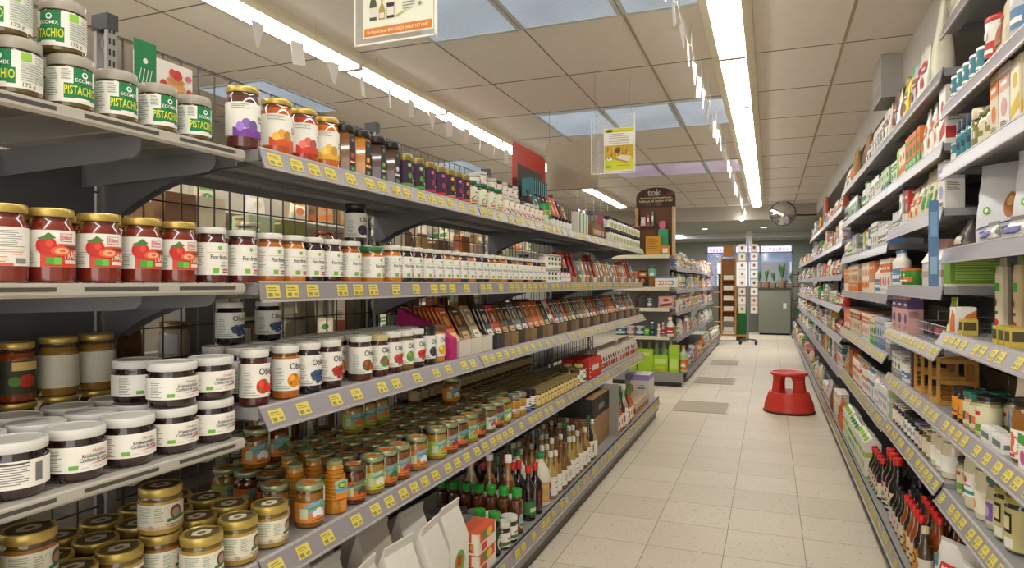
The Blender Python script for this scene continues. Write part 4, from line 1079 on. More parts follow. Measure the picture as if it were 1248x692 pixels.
o = MB().box(-.045, -.18, 0, .045, .18, .22, H('2c2a28'), 'card').obj('display_stand'); o.location = (-1.49, 4.28, TOP + .0006); tag(o, 'black card stand carrying the dark green bars', 'stand')
y2 = y + .90
box('bx greenwhite', .09, .05, .17, WHITE, [('r', -.02, 0, .02, .17, H('6aa84a'))], name='tea_carton')
box('bx dark', .09, .06, .10, H('2a2623'), [('r', -.03, .03, .03, .06, H('8a7a5a'))], name='cocoa_carton')
bag('bg brown', .09, .05, .13, H('8a6444'), [('r', -.03, .03, .03, .07, H('c8a888'))], name='nut_pouch', m='card')
for k in range(3): place('bx greenwhite', -1.33, y2 + .10 * k, TOP + .0, 'green and white carton on the top shelf, %s of three' % ORD[k], 'carton', 'green and white cartons')
y2 += .31
for k in range(5): place('bg brown', -1.30, y2 + .10 * k, TOP, 'small brown paper pouch on the top shelf, %s of five' % ORD[k], 'pouch', 'brown pouches on the top shelf', rz=jit(.3))
y2 += .54; k = 0
jar('pesto', .034, .11, LBLACK, H('5a5a24'), [('r', -.03, .02, .03, .06, H('8fae4a'))], name='pesto_jar', n=16)
jar('tapen', .034, .11, LBLACK, H('3a2a1c'), [('r', -.03, .02, .03, .06, H('d8c48a'))], name='pesto_jar', n=16)
while y2 < 6.95:
    for l in range(2): place(['pesto', 'tapen'][(k + l) % 2], -1.295, y2, TOP + .1105 * l, 'black-lidded pesto jar near the far end of the top shelf, %s column, %s' % (ORD[k], ['lower', 'upper'][l]), 'jar', 'pesto jars near the arched sign')
    y2 += .074; k += 1
box('bx pink', .26, .05, .25, WHITE, [('r', -.13, .22, .13, .25, H('d0507a')), ('r', -.13, 0, -.115, .25, H('d0507a')), ('r', -.08, .08, .08, .12, H('b8a8a8'))], [('r', -.025, 0, .025, .25, H('c85a7a'))], name='cracker_carton')
for k in range(3): place('bx pink', -1.40, 5.9 + .28 * k, TOP + .0, 'white carton with pink edges behind the pesto jars, %s of three' % ORD[k], 'carton', 'pink edged cartons')

# -- third shelf: cherry jam on the near slotted shelf
KZ = 1.0055
for k, y in enumerate([.70, .822, .940, 1.058, 1.176, 1.292]):
    place('kriekback' if k == 1 else 'kriek', -1.318, y, KZ, 'white-lidded cherry jam jar, %s in the front line of the low slotted shelf' % ORD[k], 'jam jar', 'cherry jam jars, front line', rz=-.32 + jit(.05))
for k, y in enumerate([1.176, 1.292]):
    place('kriek', -1.318, y, KZ + .1055, 'cherry jam jar stacked on the front line, %s of two' % ORD[k], 'jam jar', 'cherry jam jars stacked', rz=-.38 + jit(.05))
for k, y in enumerate([.70, .82, .94, 1.06, 1.176, 1.292]):
    place('kriek', -1.436, y, KZ, 'cherry jam jar in the second line, %s along' % ORD[k], 'jam jar', 'cherry jam jars, second line', rz=-.32 + jit(.05))
    if k < 5: place('kriek', -1.554, y + .03, KZ, 'cherry jam jar in the third line, only its lid showing, %s along' % ORD[k], 'jam jar', 'cherry jam jars, third line')
place('kriek', -1.436, 1.18, KZ + .1055, 'cherry jam jar stacked in the second line, half hidden', 'jam jar', rz=-.2)
jar('amberback', .043, .115, GOLD, H('9a5a16'), None, lidR=.97, lidh=.015, lidm='lid_metal', name='honey_jar')
jar('tallback', .044, .145, GOLD, H('8f6a24'), [('r', -.05, .03, .05, .09, H('d8d2c0'))], lidR=.95, lidh=.015, lidm='lid_metal', name='sauce_jar', lab=(.15, .7), white=H('d8d2c0'))
jar('tomato', .040, .14, GOLD, H('8a3c12'), [('e', .0, .05, .02, .015, H('c0301e')), ('r', -.03, .075, .03, .095, H('e0c070')), ('e', -.025, .05, .012, .012, H('5a8a30'))], lidR=.95, lidh=.015, lidm='lid_metal', name='sauce_jar', lab=(.15, .7), white=H('3c3c28'))
for k, y in enumerate([.74, .84, .94, 1.04, 1.14, 1.24]):
    place('amberback', -1.66, y, KZ, 'gold-lidded amber jar standing behind the cherry jam jars, %s along' % ORD[k], 'jar', 'amber jars behind the cherry jam')
for k, y in enumerate([.92, 1.02, 1.12, 1.22]):
    place('tomato' if k == 1 else 'tallback', -1.66, y + .02, KZ + .1155, 'tall pale-label jar stacked at the back behind the cherry jam, %s along' % ORD[k], 'jar', 'tall jars behind the cherry jam')
# -- third shelf: Obio jars
ob = [(311, 'strawberry'), (349, 'orange'), (376, 'blueberry'), (402, 'pomegranate'), (440, 'fig'), (462, 'mixed'), (474, 'raspberry'), (488.5, 'green'), (504, 'cranberry'), (521, 'aubergine'), (533, 'pear')]
last = 0
desc = {'strawberry': 'white-lidded strawberry jam jar beside the stacked cherry jam', 'orange': 'white-lidded orange marmalade jar, second along the third shelf', 'blueberry': 'white-lidded blueberry jam jar beside the orange marmalade',
        'pomegranate': 'white-lidded pomegranate jam jar before the gap on the third shelf', 'fig': 'white-lidded brown plum jam jar after the gap', 'mixed': 'jar with pale gold lid and green and red label', 'raspberry': 'raspberry jam jar with white lid between mixed and green fruit ones',
        'green': 'white-lidded jar with a green fruit label', 'cranberry': 'dark red berry jam jar with white lid beside a black lid', 'aubergine': 'black-lidded jar with dark plum picture on the third shelf', 'pear': 'yellow pear puree jar touching the magenta carton'}
for p, kd in ob:
    y = PY(p, -1.30)
    if last and y - last < .086: y = last + .086
    if kd in ('aubergine', 'pear'): y = min(y, ya - .105 - (.07 if kd == 'aubergine' else 0)); y = max(y, last + .082)
    place('ob ' + kd, -1.303, y, MID + .0005, desc[kd], 'jam jar', None, rz=-.34 + jit(.05)); last = y
kinds = ['plum', 'strawberry', 'blueberry', 'raspberry', 'plum', 'orange']
for r_ in range(2):
    y = 1.47; k = 0
    while y < last - .05:
        place('ob ' + kinds[(k + r_) % 6], -1.392 - .088 * r_, y, MID + .0005, 'white-lidded jam jar in the %s line of the third shelf' % ['second', 'third'][r_], 'jam jar', 'fruit jam jars in the %s line of the third shelf' % ['second', 'third'][r_], rz=-.2 + jit()); y += .086; k += 1
for k, y in enumerate([1.50, 1.66]):
    place('ob blueberry', -1.478, y + .02, MID + .151, 'blueberry jam jar stacked on the back lines of the third shelf, %s of two' % ORD[k], 'jam jar', 'stacked blueberry jam jars', rz=-.35, sc_=(1, 1, .82))

# -- fourth shelf: creamed honey near, then strip-label honey
HZ = LOW + .0005
pos = [(-1.315, .78), (-1.315, 1.26), (-1.315, 1.38), (-1.315, 1.50)]
for k, (x, y) in enumerate(pos):
    place('bear tall' if k == 0 else 'bear pale', x, y, HZ, ['tall jar of pale creamed honey cut by the lower edge of the picture', 'gold-lidded creamed honey jar below the end of the slotted shelf', 'gold-lidded creamed honey jar, next to last before the ribbed pot', 'gold-lidded creamed honey jar beside the first flowery honey label'][k], 'honey jar', None, rz=-.25 + jit(.05))
# small blossoms of back lines
bk = 0
for x, y0_, n_ in ((-1.42, .78, 7), (-1.525, .80, 7), (-1.63, .78, 7)):
    for k in range(n_):
        y = y0_ + .113 * k
        place('bear amber' if (k + bk) % 3 else 'bear pale', x, y, HZ, 'creamed honey jar in the back lines of the low honey shelf', 'honey jar', 'creamed honey jars in the back lines', rz=-.2 + jit()); 
    bk += 1
place('bear pale', -1.42, 1.232, HZ + .1155, 'creamed honey jar stacked alone under the slotted shelf end', 'honey jar', rz=-.55)
for k, y in enumerate((.80, .915)):
    place('bear amber', -1.42, y, HZ + .1155, 'amber creamed honey jar stacked near the slotted shelf, %s along' % ORD[k], 'honey jar', 'stacked amber honey jars')
mh = [(377, 'mh blossom'), (408, 'hive'), (430, 'mh thyme'), (453, 'mh lime'), (467, 'mh forest'), (484, 'mh rhodo'), (507, 'mh acacia'), (532, 'mh orange'), (546, 'mh rhodo'), (559, 'mh forest'), (570.5, 'mh orange'), (581, 'mh thyme'), (593, 'mh berry'), (604, 'mh forest'), (613, 'mh lime'), (626, 'bandhoney')]
mdesc = ['blue and orange label beside the creamed honey', 'ribbed beehive shaped pot', 'dark thyme label', 'pale lime label', 'forest label after the lime one', 'red blossom label', 'white acacia label', 'lime green label with an orange', 'red blossom label, beside the lime green one', 'forest label, second of its look', 'lime green label, second of its look', 'dark label, second of its look', 'cream label with berries', 'forest label, third of its look', 'pale lime label, second of its look', 'silver lid and plain white band']
last = 0
for (p, kd), ds in zip(mh, mdesc):
    y = PY(p, -1.305)
    if last and y - last < .0905: y = last + .0905
    place(kd, -1.305, y, HZ, 'honey %s with %s in the front line' % ('pot' if kd == 'hive' else 'jar', ds) if kd != 'hive' else 'ribbed beehive shaped honey pot in the front line', 'honey jar', None, rz=-.3 + jit(.06)); last = y
MHEND = last
for r_ in range(4):
    y = 1.70 if r_ else 1.62; k = 0
    while y < MHEND + (.10 if r_ < 3 else -.40):
        kk = 'hive' if (r_ == 0 and k in (1, 2)) or (r_ == 1 and k in (1, 2)) else ['mh blossom', 'mh thyme', 'mh forest', 'mh orange'][(k + r_) % 4]
        place(kk, -1.398 - .0905 * r_, y, HZ, 'honey %s in the %s line behind the flowery labels' % ('pot' if kk == 'hive' else 'jar', ORD[r_ + 1]), 'honey jar', 'honey %s in the %s line' % ('pots' if kk == 'hive' else 'jars', ORD[r_ + 1]), rz=jit()); y += .0905; k += 1
for k, y in enumerate((2.25, 2.345, 2.44)):
    place('mh orange', -1.58, y + .04, HZ + .1285, 'green-label honey jar stacked at the back, %s of three' % ORD[k], 'honey jar', 'stacked green-label honey jars', rz=-.45 + jit(.05))
place('mh blossom', -1.50, 3.02, HZ + .1285, 'orange-label honey jar stacked alone at the back', 'honey jar', rz=-.4)
place('mh blossom', -1.58, 1.74, HZ + .1285, 'orange-label honey jar stacked beneath the strawberry jam', 'honey jar', rz=-.4)
place('mh forest', -1.58, 1.84, HZ + .1285, 'dark honey jar stacked beneath the strawberry jam', 'honey jar', rz=-.4)
y = MHEND + .085
for k, (kd, ds) in enumerate([('bandhoney', 'silver-lidded honey jar, second with a white band'), ('kb blue', 'black-lidded honey jar with a blue label foot'), ('kb black', 'black-lidded honey jar with a black label foot')]):
    place(kd, -1.300, y, HZ, ds, 'honey jar', None, rz=jit()); y += .082
# small yellow honey jars: a block of lines
SY0 = y
for r_ in range(6):
    y = SY0 + (0 if r_ < 2 else -.05); k = 0
    while y < SY0 + .82:
        if r_ == 0: lb, gp = 'small cream-label honey jar, %s in the front line of its block' % ORD[k], 'small honey jars, front line'
        else: lb, gp = 'small honey jar in line %s of the cream-label block' % ORD[r_], 'small honey jars, line %s' % ORD[r_]
        place('smallyellow', -1.285 - .066 * r_, y, HZ, lb, 'honey jar', gp, rz=jit()); y += .0655; k += 1
for l in range(2):
    y = MHEND - .35; k = 0
    while y < SY0 + 1.1:
        place('smallback', -1.72 if l == 0 else -1.72, y, HZ + .1055 * l + .0, 'honey jar in the stack at the wire panel, %s layer' % ['lower', 'upper'][l], 'honey jar', 'honey jars stacked at the wire panel, %s layer' % ['lower', 'upper'][l]); y += .078; k += 1
y = SY0 + .86
jar('br', .036, .115, H('5a3a20'), H('7a2c12'), [('r', -.03, .02, .03, .05, H('c8502c'))], lidR=.96, lidh=.02, name='chutney_jar', n=18)
jar('gr', .036, .145, H('c2b070'), H('b09a50'), [('r', -.03, .04, .03, .07, H('6aa83c'))], lidR=.96, lidh=.02, name='chutney_jar', n=18)
jar('pl', .033, .10, H('d8d2c0'), H('c89a3c'), [('r', -.03, .02, .03, .04, H('4a3a2a'))], lidR=.98, lidh=.02, name='chutney_jar', n=18)
for k, (a, l) in enumerate([('br', 'brown-lidded chutney jar with rust label after the small honey jars'), ('gr', 'tall pale chutney jar with a green label band'), ('pl', 'short chutney jar with white lid beside the red crate')]):
    place(a, -1.295, y + .085 * k, HZ, l, 'jar', None); place(a, -1.375, y + .085 * k, HZ, l.split(' with')[0].replace('beside the red crate', '') + ', second line', 'jar', None)
y += .30
crc = [('e', -.06 + .03 * (k % 5), .03 + .03 * (k // 5), .005, .005, WHITE) for k in range(15)]
box('redcrate', .40, .10, .15, H('c9281e'), [('r', -.1, .06, .1, .1, H('e8d8c8'))], crc, name='display_carton')
place('redcrate', -1.32, y + .2, HZ, 'bright red display carton on the low honey shelf', 'carton', rz=0)
place('redcrate', -1.43, y + .2, HZ, 'second red display carton behind the first', 'carton', rz=0)
y += .46; k = 0
bag('bg coffee', .085, .06, .17, H('d8cdbc'), [('r', -.03, .03, .03, .07, H('a8402c')), ('e', 0, .1, .02, .02, H('4a3a30'))], name='tea_pouch', m='paper')
while y < 6.95:
    place('bg coffee', -1.31, y, HZ, 'cream tea pouch after the red carton, %s along' % ORD[k], 'pouch', 'cream tea pouches', rz=jit(.2)); place('bg coffee', -1.392, y + .02, HZ, 'cream tea pouch behind the front ones, %s along' % ORD[k], 'pouch', 'cream tea pouches behind', rz=jit(.2)); y += .092; k += 1

# -- base deck
DZ = DECK + .0005
fb_art = [('e', .0, .11, .045, .045, H('6aa83c')), ('p', [(-.035, .10), (.01, .09), (.02, .13), (-.02, .14)], H('c0302a')), ('r', -.03, .05, .03, .06, H('8a8a80')), ('r', -.02, .035, .03, .042, H('8a8a80'))]
flour_bag('flour', .16, .10, .33, H('dcd8cf'), fb_art); flour_bag('flour k', .15, .10, .36, H('b8afa2'), fb_art[:1])
FB = [('flour', -1.17, 2.33, .0, 'white flour bag, the one touching the orange carton'), ('flour', -1.15, 2.13, .1, 'white flour bag with green and red print, second from the orange carton'), ('flour', -1.16, 1.93, -.1, 'white flour bag, third from the orange carton'),
      ('flour', -1.17, 1.74, .15, 'white flour bag, fourth from the orange carton'), ('flour', -1.29, 2.24, -.1, 'white flour bag in the second line behind the first'), ('flour k', -1.42, 2.10, .1, 'taller greyish flour bag at the back'), ('flour k', -1.29, 1.98, -.15, 'greyish flour bag between the lines'), ('flour k', -1.44, 1.86, .1, 'greyish flour bag near the wire panel'), ('flour', -1.3, 1.72, 0, 'white flour bag at the start of the second line')]
for kd, x, y, rz, l in FB: place(kd, x, y, DZ, l, 'flour bag', 'flour bags on the base deck', rz=rz)
box('broth', .185, .10, .088, H('e9e0d0'), [('r', -.075, .045, .075, .088, H('d9552c')), ('e', .02, .066, .03, .018, H('e8c04a')), ('e', -.03, .07, .02, .02, H('5a8a3c')), ('r', -.06, .008, -.01, .038, H('d0492a'))],
    [('r', -.0425, .048, .02, .088, H('e0602e')), ('e', -.01, .068, .016, .012, H('eec24a')), ('r', -.04, .01, .03, .045, H('c8392a')), ('e', .022, .03, .01, .012, H('d8a03a'))], name='broth_carton', topc=(.97, H('d9603a')))
place('broth', -1.142, 2.535, DZ, 'lower of two stacked orange and white broth cartons', 'carton'); place('broth', -1.142, 2.535, DZ + .0905, 'upper of two stacked orange and white broth cartons', 'carton')
place('green dark', -1.125, 2.685, DZ, 'dark sauce bottle with green cap beside the broth cartons', 'sauce bottle', None, rz=-.2)
place('green dark', -1.195, 2.69, DZ, 'dark sauce bottle with green cap, behind its twin', 'sauce bottle', None, rz=-.2)
place('boullion', -1.125, 2.775, DZ, 'white-lidded bouillon jar, lower one of the pair next to green cap bottles', 'bouillon jar', None)
place('boullion', -1.125, 2.865, DZ, 'white-lidded bouillon jar beside the brown vinegar bottle', 'bouillon jar', None)
for r_ in range(4):
    for c_ in range(2):
        place('boullion' if r_ < 1 else 'bouillon grey', -1.212 - .086 * r_, 2.78 + .088 * c_, DZ, 'bouillon jar with %s lid, %s line back, %s column' % ('white' if r_ < 1 else 'grey', ORD[r_ + 1], ORD[c_]), 'bouillon jar', 'bouillon jars in the back lines')
for k in range(7):
    place('green brown l' if k == 0 else 'green brown', -1.125 - .066 * k, 2.965, DZ, 'brown vinegar bottle with green cap, %s back from the deck edge' % ORD[k], 'bottle', 'green-capped vinegar bottles', rz=-.4)
place('vin amber', -1.205, 3.056, DZ, 'tall amber cider vinegar bottle with white cap near the deck edge', 'bottle', None, rz=-.4)
place('vin amber', -1.305, 3.056, DZ, 'tall amber cider vinegar bottle with white cap, behind its twin', 'bottle', None, rz=-.4)
place('vin clear', -1.405, 3.056, DZ, 'tall pale bottle in the shade behind the amber pair', 'bottle', None)
place('soy red', -1.135, 3.155, DZ, 'dark bottle with red cap and green label on the deck', 'sauce bottle', None, rz=-.4)
place('soy plain', -1.135, 3.26, DZ, 'dark bottle with red cap beside the white maple jug', 'sauce bottle', None, rz=-.5)
for k in range(8):
    place(['soy red', 'soy plain', 'dark oil'][k % 3], -1.225 - .082 * (k // 2), 3.172 + .085 * (k % 2), DZ, 'dark sauce bottle behind the red caps, %s line, %s column' % (ORD[k // 2 + 1], ORD[k % 2]), 'sauce bottle', 'dark sauce bottles behind')
place('jug', -1.155, 3.395, DZ, 'white maple syrup jug with green cap and orange label', 'jug', None, rz=-.3)
place('jug', -1.29, 3.395, DZ, 'maple syrup jug standing behind the first', 'jug', None)
y = 3.52; k = 0
flk = ['flask clear', 'flask pink', 'flask', 'flask', 'flask clear', 'flask pink', 'flask clear', 'flask', 'flask pink', 'dark oil']
fln = {'flask clear': 'pale vinegar bottle', 'flask pink': 'golden brown vinegar bottle', 'flask': 'brown vinegar bottle', 'dark oil': 'dark oil bottle'}
while y < 4.50:
    for r_ in range(4):
        kd = flk[(k + r_ * 3) % 10]
        if r_ == 0: lb, gp = '%s in the deck front line, %s after the maple jug' % (fln[kd], ORD[k]), 'vinegar bottles, front line'
        else: lb, gp = '%s in line %s of the deck behind the maple jug' % (fln[kd], ORD[r_]), '%ss, line %s' % (fln[kd], ORD[r_])
        place(kd, -1.135 - .088 * r_, y + .02 * (r_ % 2), DZ, lb, 'bottle', gp, rz=jit(.4))
    y += .092; k += 1
box('kraftbox', .50, .34, .36, H('9a7648'), [('r', -.25, .22, .25, .36, H('211e1c')), ('r', -.08, .26, .08, .30, H('8a7a5a'))], [('r', -.17, .22, .17, .36, H('211e1c'))], name='shipping_carton')
place('kraftbox', -1.34, 4.86, DZ, 'kraft shipping carton with a black upper half on the deck', 'carton')
box('kraftpanel', .016, .30, .40, H('9a958c'), name='shelf_divider'); place('kraftpanel', -1.25, 5.13, DZ, 'grey shelf divider between the black carton and the oil bottles', 'divider')
y = 5.20; k = 0
while y < 5.85:
    for r_ in range(2): place(['orange bot', 'orange bot', 'dark oil', 'vin clear', 'dark oil'][k % 5], -1.135 - .09 * r_, y, DZ, 'oil bottle after the divider, %s column, %s line' % (ORD[k], ORD[r_]), 'bottle', 'oil bottles after the divider', rz=jit())
    y += .095; k += 1
box('teabox', .10, .08, .12, H('c9b594'), [('r', -.04, .03, .04, .07, H('8a3a2c'))], [('r', -.035, .03, .035, .08, H('a8402c'))], name='tea_carton')
for k in range(6): place('teabox', -1.14, 5.93 + .105 * k, DZ, 'small brown tea carton on the deck, %s along' % ORD[k], 'carton', 'brown tea cartons on the deck')
box('lilac', .30, .24, .27, H('ddd4c4'), [('r', -.15, .22, .15, .27, H('9a8ec4'))], [('r', -.12, .215, .12, .27, H('9a8ec4')), ('e', -.07, .13, .035, .05, H('a88a4a')), ('r', .0, .13, .08, .145, H('7a6aa8')), ('r', .02, .16, .07, .168, H('8a8a88'))], name='diaper_carton')
place('lilac', -1.24, 6.82, DZ, 'large white carton with lilac top at the far end of the deck', 'carton')
place('teabox', -1.32, 6.5, DZ, 'brown tea carton standing behind the deck line', 'carton')
# ================================================================ GOODS ON THE WALL SHELVING
PAL = {'white': 'e6e1d6', 'cream': 'dccfb0', 'green': '4a9a3a', 'orange': 'd9742c', 'red': 'bc3428', 'blue': '5a80a6', 'teal': '2f7a84', 'yellow': 'd9b53a', 'brown': '7a5434', 'kraft': 'ac8658',
       'black': '2a2928', 'grey': '93918d', 'lime': 'a3c83e', 'pink': 'd6a098', 'purple': '5c3c70', 'silver': 'c2c2c6', 'navy': '27364e', 'rust': 'a04a24', 'olive': '7e7c3c', 'pale green': 'b6c79a', 'lilac': 'b0a6c8', 'amber': 'a8641e'}
PC = {k: H(v) for k, v in PAL.items()}
RN = {'carton': 'food_carton', 'tallcarton': 'cereal_carton', 'pouch': 'snack_pouch', 'paperbag': 'paper_bag', 'bottle': 'drink_bottle', 'jar': 'glass_jar', 'tin': 'storage_tin', 'tub': 'plastic_tub', 'spray': 'spray_bottle', 'spice': 'spice_jar', 'sauce': 'sauce_bottle', 'bigjar': 'mayonnaise_jar', 'milk': 'drink_carton'}
NOUN = {'carton': 'food carton', 'tallcarton': 'tall carton', 'pouch': 'pouch', 'paperbag': 'paper bag', 'bottle': 'bottle', 'jar': 'glass jar', 'tin': 'tin', 'tub': 'tub', 'spray': 'spray bottle', 'spice': 'spice jar', 'sauce': 'sauce bottle', 'bigjar': 'large jar', 'milk': 'drink carton'}
def gen(shape, a, b, w_, h):
    key = 'g %s %s %s %.3f %.3f' % (shape, a, b, w_, h)
    if key in LIBR: return key
    ca, cb = PC[a], PC[b]; nm_ = RN[shape]
    sty = sum(map(ord, key)) % 3
    if shape in ('carton', 'tallcarton'):
        d_ = .07 if shape == 'tallcarton' else .09
        A = [[('r', -w_ / 2, h * .62, w_ / 2, h * .86, cb), ('e', 0, h * .36, w_ * .28, h * .14, cb), ('r', -w_ * .3, h * .7, w_ * .3, h * .76, WHITE), ('l', -w_ * .35, h * .15, w_ * .35, 3, h * .03, INK)],
             [('r', -w_ / 2, 0, w_ / 2, h * .34, cb), ('e', w_ * .05, h * .52, w_ * .3, h * .13, tuple(x * .8 for x in cb)), ('r', -w_ * .32, h * .76, w_ * .32, h * .84, cb), ('l', -w_ * .35, h * .26, w_ * .3, 3, h * .04, WHITE)],
             [('r', -w_ * .4, h * .1, w_ * .4, h * .9, tuple(min(1, x * 1.08 + .03) for x in ca)), ('p', [(-w_ * .4, h * .3), (w_ * .4, h * .45), (w_ * .4, h * .2), (-w_ * .4, h * .1)], cb), ('e', 0, h * .66, w_ * .22, h * .12, cb)]][sty]
        S = [('r', -d_ / 2, h * (.62, .0, .1)[sty], d_ / 2, h * (.86, .34, .3)[sty], cb), ('l', -d_ * .4, h * .55, d_ * .35, 6, h * .03, INK if sum(ca) > 1.3 else WHITE), ('r', -d_ * .3, h * .88, d_ * .3, h * .93, cb)]
        box(key, w_, d_, h, ca, A, S, name=nm_, topc=(.985, cb) if sty == 0 else None)
    elif shape == 'milk':
        def fn():
            q = w_ / 2; b_ = MB().box(-q, -q, 0, q, q, h * .84, ca, 'paper')
            b_.add([(-q, -q, h * .84), (q, -q, h * .84), (q, q, h * .84), (-q, q, h * .84), (0, -q, h * .98), (0, q, h * .98)], [(0, 1, 4), (1, 2, 5, 4), (2, 3, 5), (3, 0, 4, 5)], ca, 'paper')
            b_.box(-.001, -q, h * .97, .001, q, h, cb, 'paper')
            for ax in ('+x', '-y', '+y'): b_.art([('r', -q, h * .5, q, h * .62, cb), ('e', 0, h * .3, q * .6, h * .1, cb), ('r', -q, 0, q, h * .05, cb)], face(ax, q + .0004))
            return b_, [('cap', MB().lathe([(q * .35, 0), (q * .35, .012)], 12, cb, 'gloss'), None)]
        proto(key, nm_, fn)
        m = LIBR[key][2][0][1]
        m.transform(Matrix.Translation((q_ := w_ * .28, 0, h * .90)) @ Matrix.Rotation(.9, 4, 'Y'))
    elif shape == 'pouch':
        bag(key, w_, w_ * .5, h, ca, [('r', -w_ * .36, h * .5, w_ * .36, h * .72, cb), ('e', 0, h * .3, w_ * .24, h * .12, cb), ('r', -w_ * .24, h * .56, w_ * .24, h * .62, WHITE)], name=nm_, m=('film', 'foil', 'paper')[sty], seed=sty + 1)
    elif shape == 'paperbag':
        bag(key, w_, w_ * .6, h, ca, [('r', -w_ * .3, h * .2, w_ * .3, h * .5, cb), ('e', 0, h * .62, w_ * .18, h * .06, cb)], name=nm_, m='card', seed=sty + 4)
    elif shape == 'bottle':
        bottle(key, w_ / 2, h, ca, cb, cb, [('r', -w_ * .3, h * .2, w_ * .3, h * .3, WHITE), ('r', -w_ * .3, h * .34, w_ * .3, h * .36, ca)], name=nm_, m='gloss', n=14, capR=.5, neck=.42, shoulder=.7, caph=h * .09)
    elif shape == 'spray':
        def fn():
            R = w_ / 2; b_ = MB().lathe([(R * .9, 0), (R, .006), (R, h * .55), (R * .4, h * .75), (R * .32, h * .80)], 16, ca, 'gloss', fl=.8)
            l = MB().art([('r', -R * 2, h * .12, R * 2, h * .46, cb), ('r', -R * .8, h * .2, R * .8, h * .28, WHITE)], lambda u, v, e: ((R + .0006 + e) * math.cos(u / R), (R + .0006 + e) * .8 * math.sin(u / R), v))
            t = MB(); t.box(-R * .4, -R * .35, h * .80, R * 1.1, R * .35, h * .93, WHITE, 'gloss'); t.box(R * .3, -.003, h * .7, R * .5, .003, h * .80, cb, 'gloss'); t.box(-R * .5, -R * .3, h * .93, R * .6, R * .3, h, cb, 'gloss')
            return b_, [('label', l, None), ('trigger_head', t, None)]
        proto(key, nm_, fn)
    elif shape in ('jar', 'bigjar', 'spice'):
        R = w_ / 2
        lidc = cb if shape != 'jar' or sty else LBLACK
        lab = {'jar': (.14, .66), 'bigjar': (.16, .55), 'spice': (.06, .62)}[shape]
        jar(key, R, h, lidc, ca, [('r', -R * .7, h * .3, R * .7, h * .46, cb if sty else INK), ('e', 0, h * .52, R * .3, h * .05, cb)], lidR=.97, lidh=h * {'jar': .13, 'bigjar': .10, 'spice': .26}[shape], name=nm_, lab=lab,
            white=ca if shape == 'spice' else (WHITE if sty != 1 else PC['cream']), n=18, lidm='lid_metal' if lidc[0] > .6 else 'gloss')
    elif shape in ('tin', 'tub'):
        def fn():
            R = w_ / 2; k_ = .86 if shape == 'tub' else 1
            b_ = MB().lathe([(R * k_ * .97, 0), (R * k_, .003), (R, h * .88)], 20, ca, 'gloss')
            l = MB().art([('r', -R * 1.2, h * .2, R * 1.2, h * .5, cb), ('e', 0, h * .64, R * .3, h * .08, WHITE), ('r', -R * .7, h * .28, R * .7, h * .36, WHITE)], cyl(R + .0006))
            return b_, [('label', l, None), ('lid', lid_mb(R * 1.01, h * .88, h * .12, cb if shape == 'tub' else PC['silver'], 'gloss' if shape == 'tub' else 'lid_metal', 20), None)]
        proto(key, nm_, fn)
    elif shape == 'sauce':
        bottle(key, w_ / 2, h, ca, PC['red'] if a in ('black', 'rust', 'amber') else cb, cb, [('e', 0, h * .3, w_ * .3, h * .07, WHITE), ('r', -w_ * .3, h * .16, w_ * .3, h * .2, ca)], name=nm_, n=14, capR=.5, neck=.4, shoulder=.55, caph=h * .11, labz=(.08, .42))
    return key
SHN = ['deck', 'lowest shelf', 'second shelf up', 'third shelf up', 'fourth shelf up', 'fifth shelf up', 'sixth shelf up', 'seventh shelf up']
rg = random.Random(5)
def facing_row(bay, bayname, sh, z, xfront, y_far, y_near, spec, s=-1, rows=1, gap=.006, group=True):
    """spec: (shape, colour, colour, width, height, how many side by side); laid from the far end towards the camera"""
    y = y_far; k = 0; rz0 = PI if s < 0 else 0
    for sp in spec:
        shape, a, b_, w_, h, n = sp
        key = gen(shape, a, b_, w_, h)
        dep = {'carton': .09, 'tallcarton': .07, 'pouch': w_ * .52, 'paperbag': w_ * .66}.get(shape, w_)
        for q in range(n):
            if y - w_ < y_near: return y
            for r_ in range(rows if shape in ('jar', 'bigjar', 'sauce', 'bottle', 'spice', 'tin') else 1):
                x = xfront - s * (.012 + dep / 2 + r_ * (dep + .004)) if s > 0 else xfront + .012 + dep / 2 + r_ * (dep + .004)
                if r_ == 0:
                    lb = '%s and %s %s, %s along the %s, %s' % (a, b_, NOUN[shape], ORD[k], sh, bayname)
                    if a == b_: lb = '%s %s, %s along the %s, %s' % (a, NOUN[shape], ORD[k], sh, bayname)
                    gp = '%ss on the %s, %s' % (NOUN[shape], sh, bayname)
                else:
                    lb = '%s %s behind the front line of the %s, %s' % (a, NOUN[shape], sh, bayname)
                    gp = lb
                place(key, x, y - w_ / 2, z + .0004, lb, {'carton': 'carton', 'tallcarton': 'carton', 'milk': 'carton', 'pouch': 'pouch', 'paperbag': 'bag', 'jar': 'jar', 'bigjar': 'jar', 'spice': 'jar'}.get(shape, shape if shape in ('tin', 'tub') else 'bottle'),
                      gp, rz=rz0 + (rg.uniform(-.05, .05) if shape not in ('pouch', 'paperbag') else rg.uniform(-.12, .12)))
            y -= w_ + (gap if shape != 'pouch' else .014); k += 1
    return y
def ROW(i, lev, spec, y_far=None, y_near=None, rows=1, xf=None):
    z = ([.225] + R_LEV[i])[lev]
    return facing_row(i, RNAME[i], SHN[lev], z, xf or (RXD if lev == 0 else RXF), y_far or RY[i + 1] - .02, y_near if y_near is not None else RY[i] + .02, spec, rows=rows)

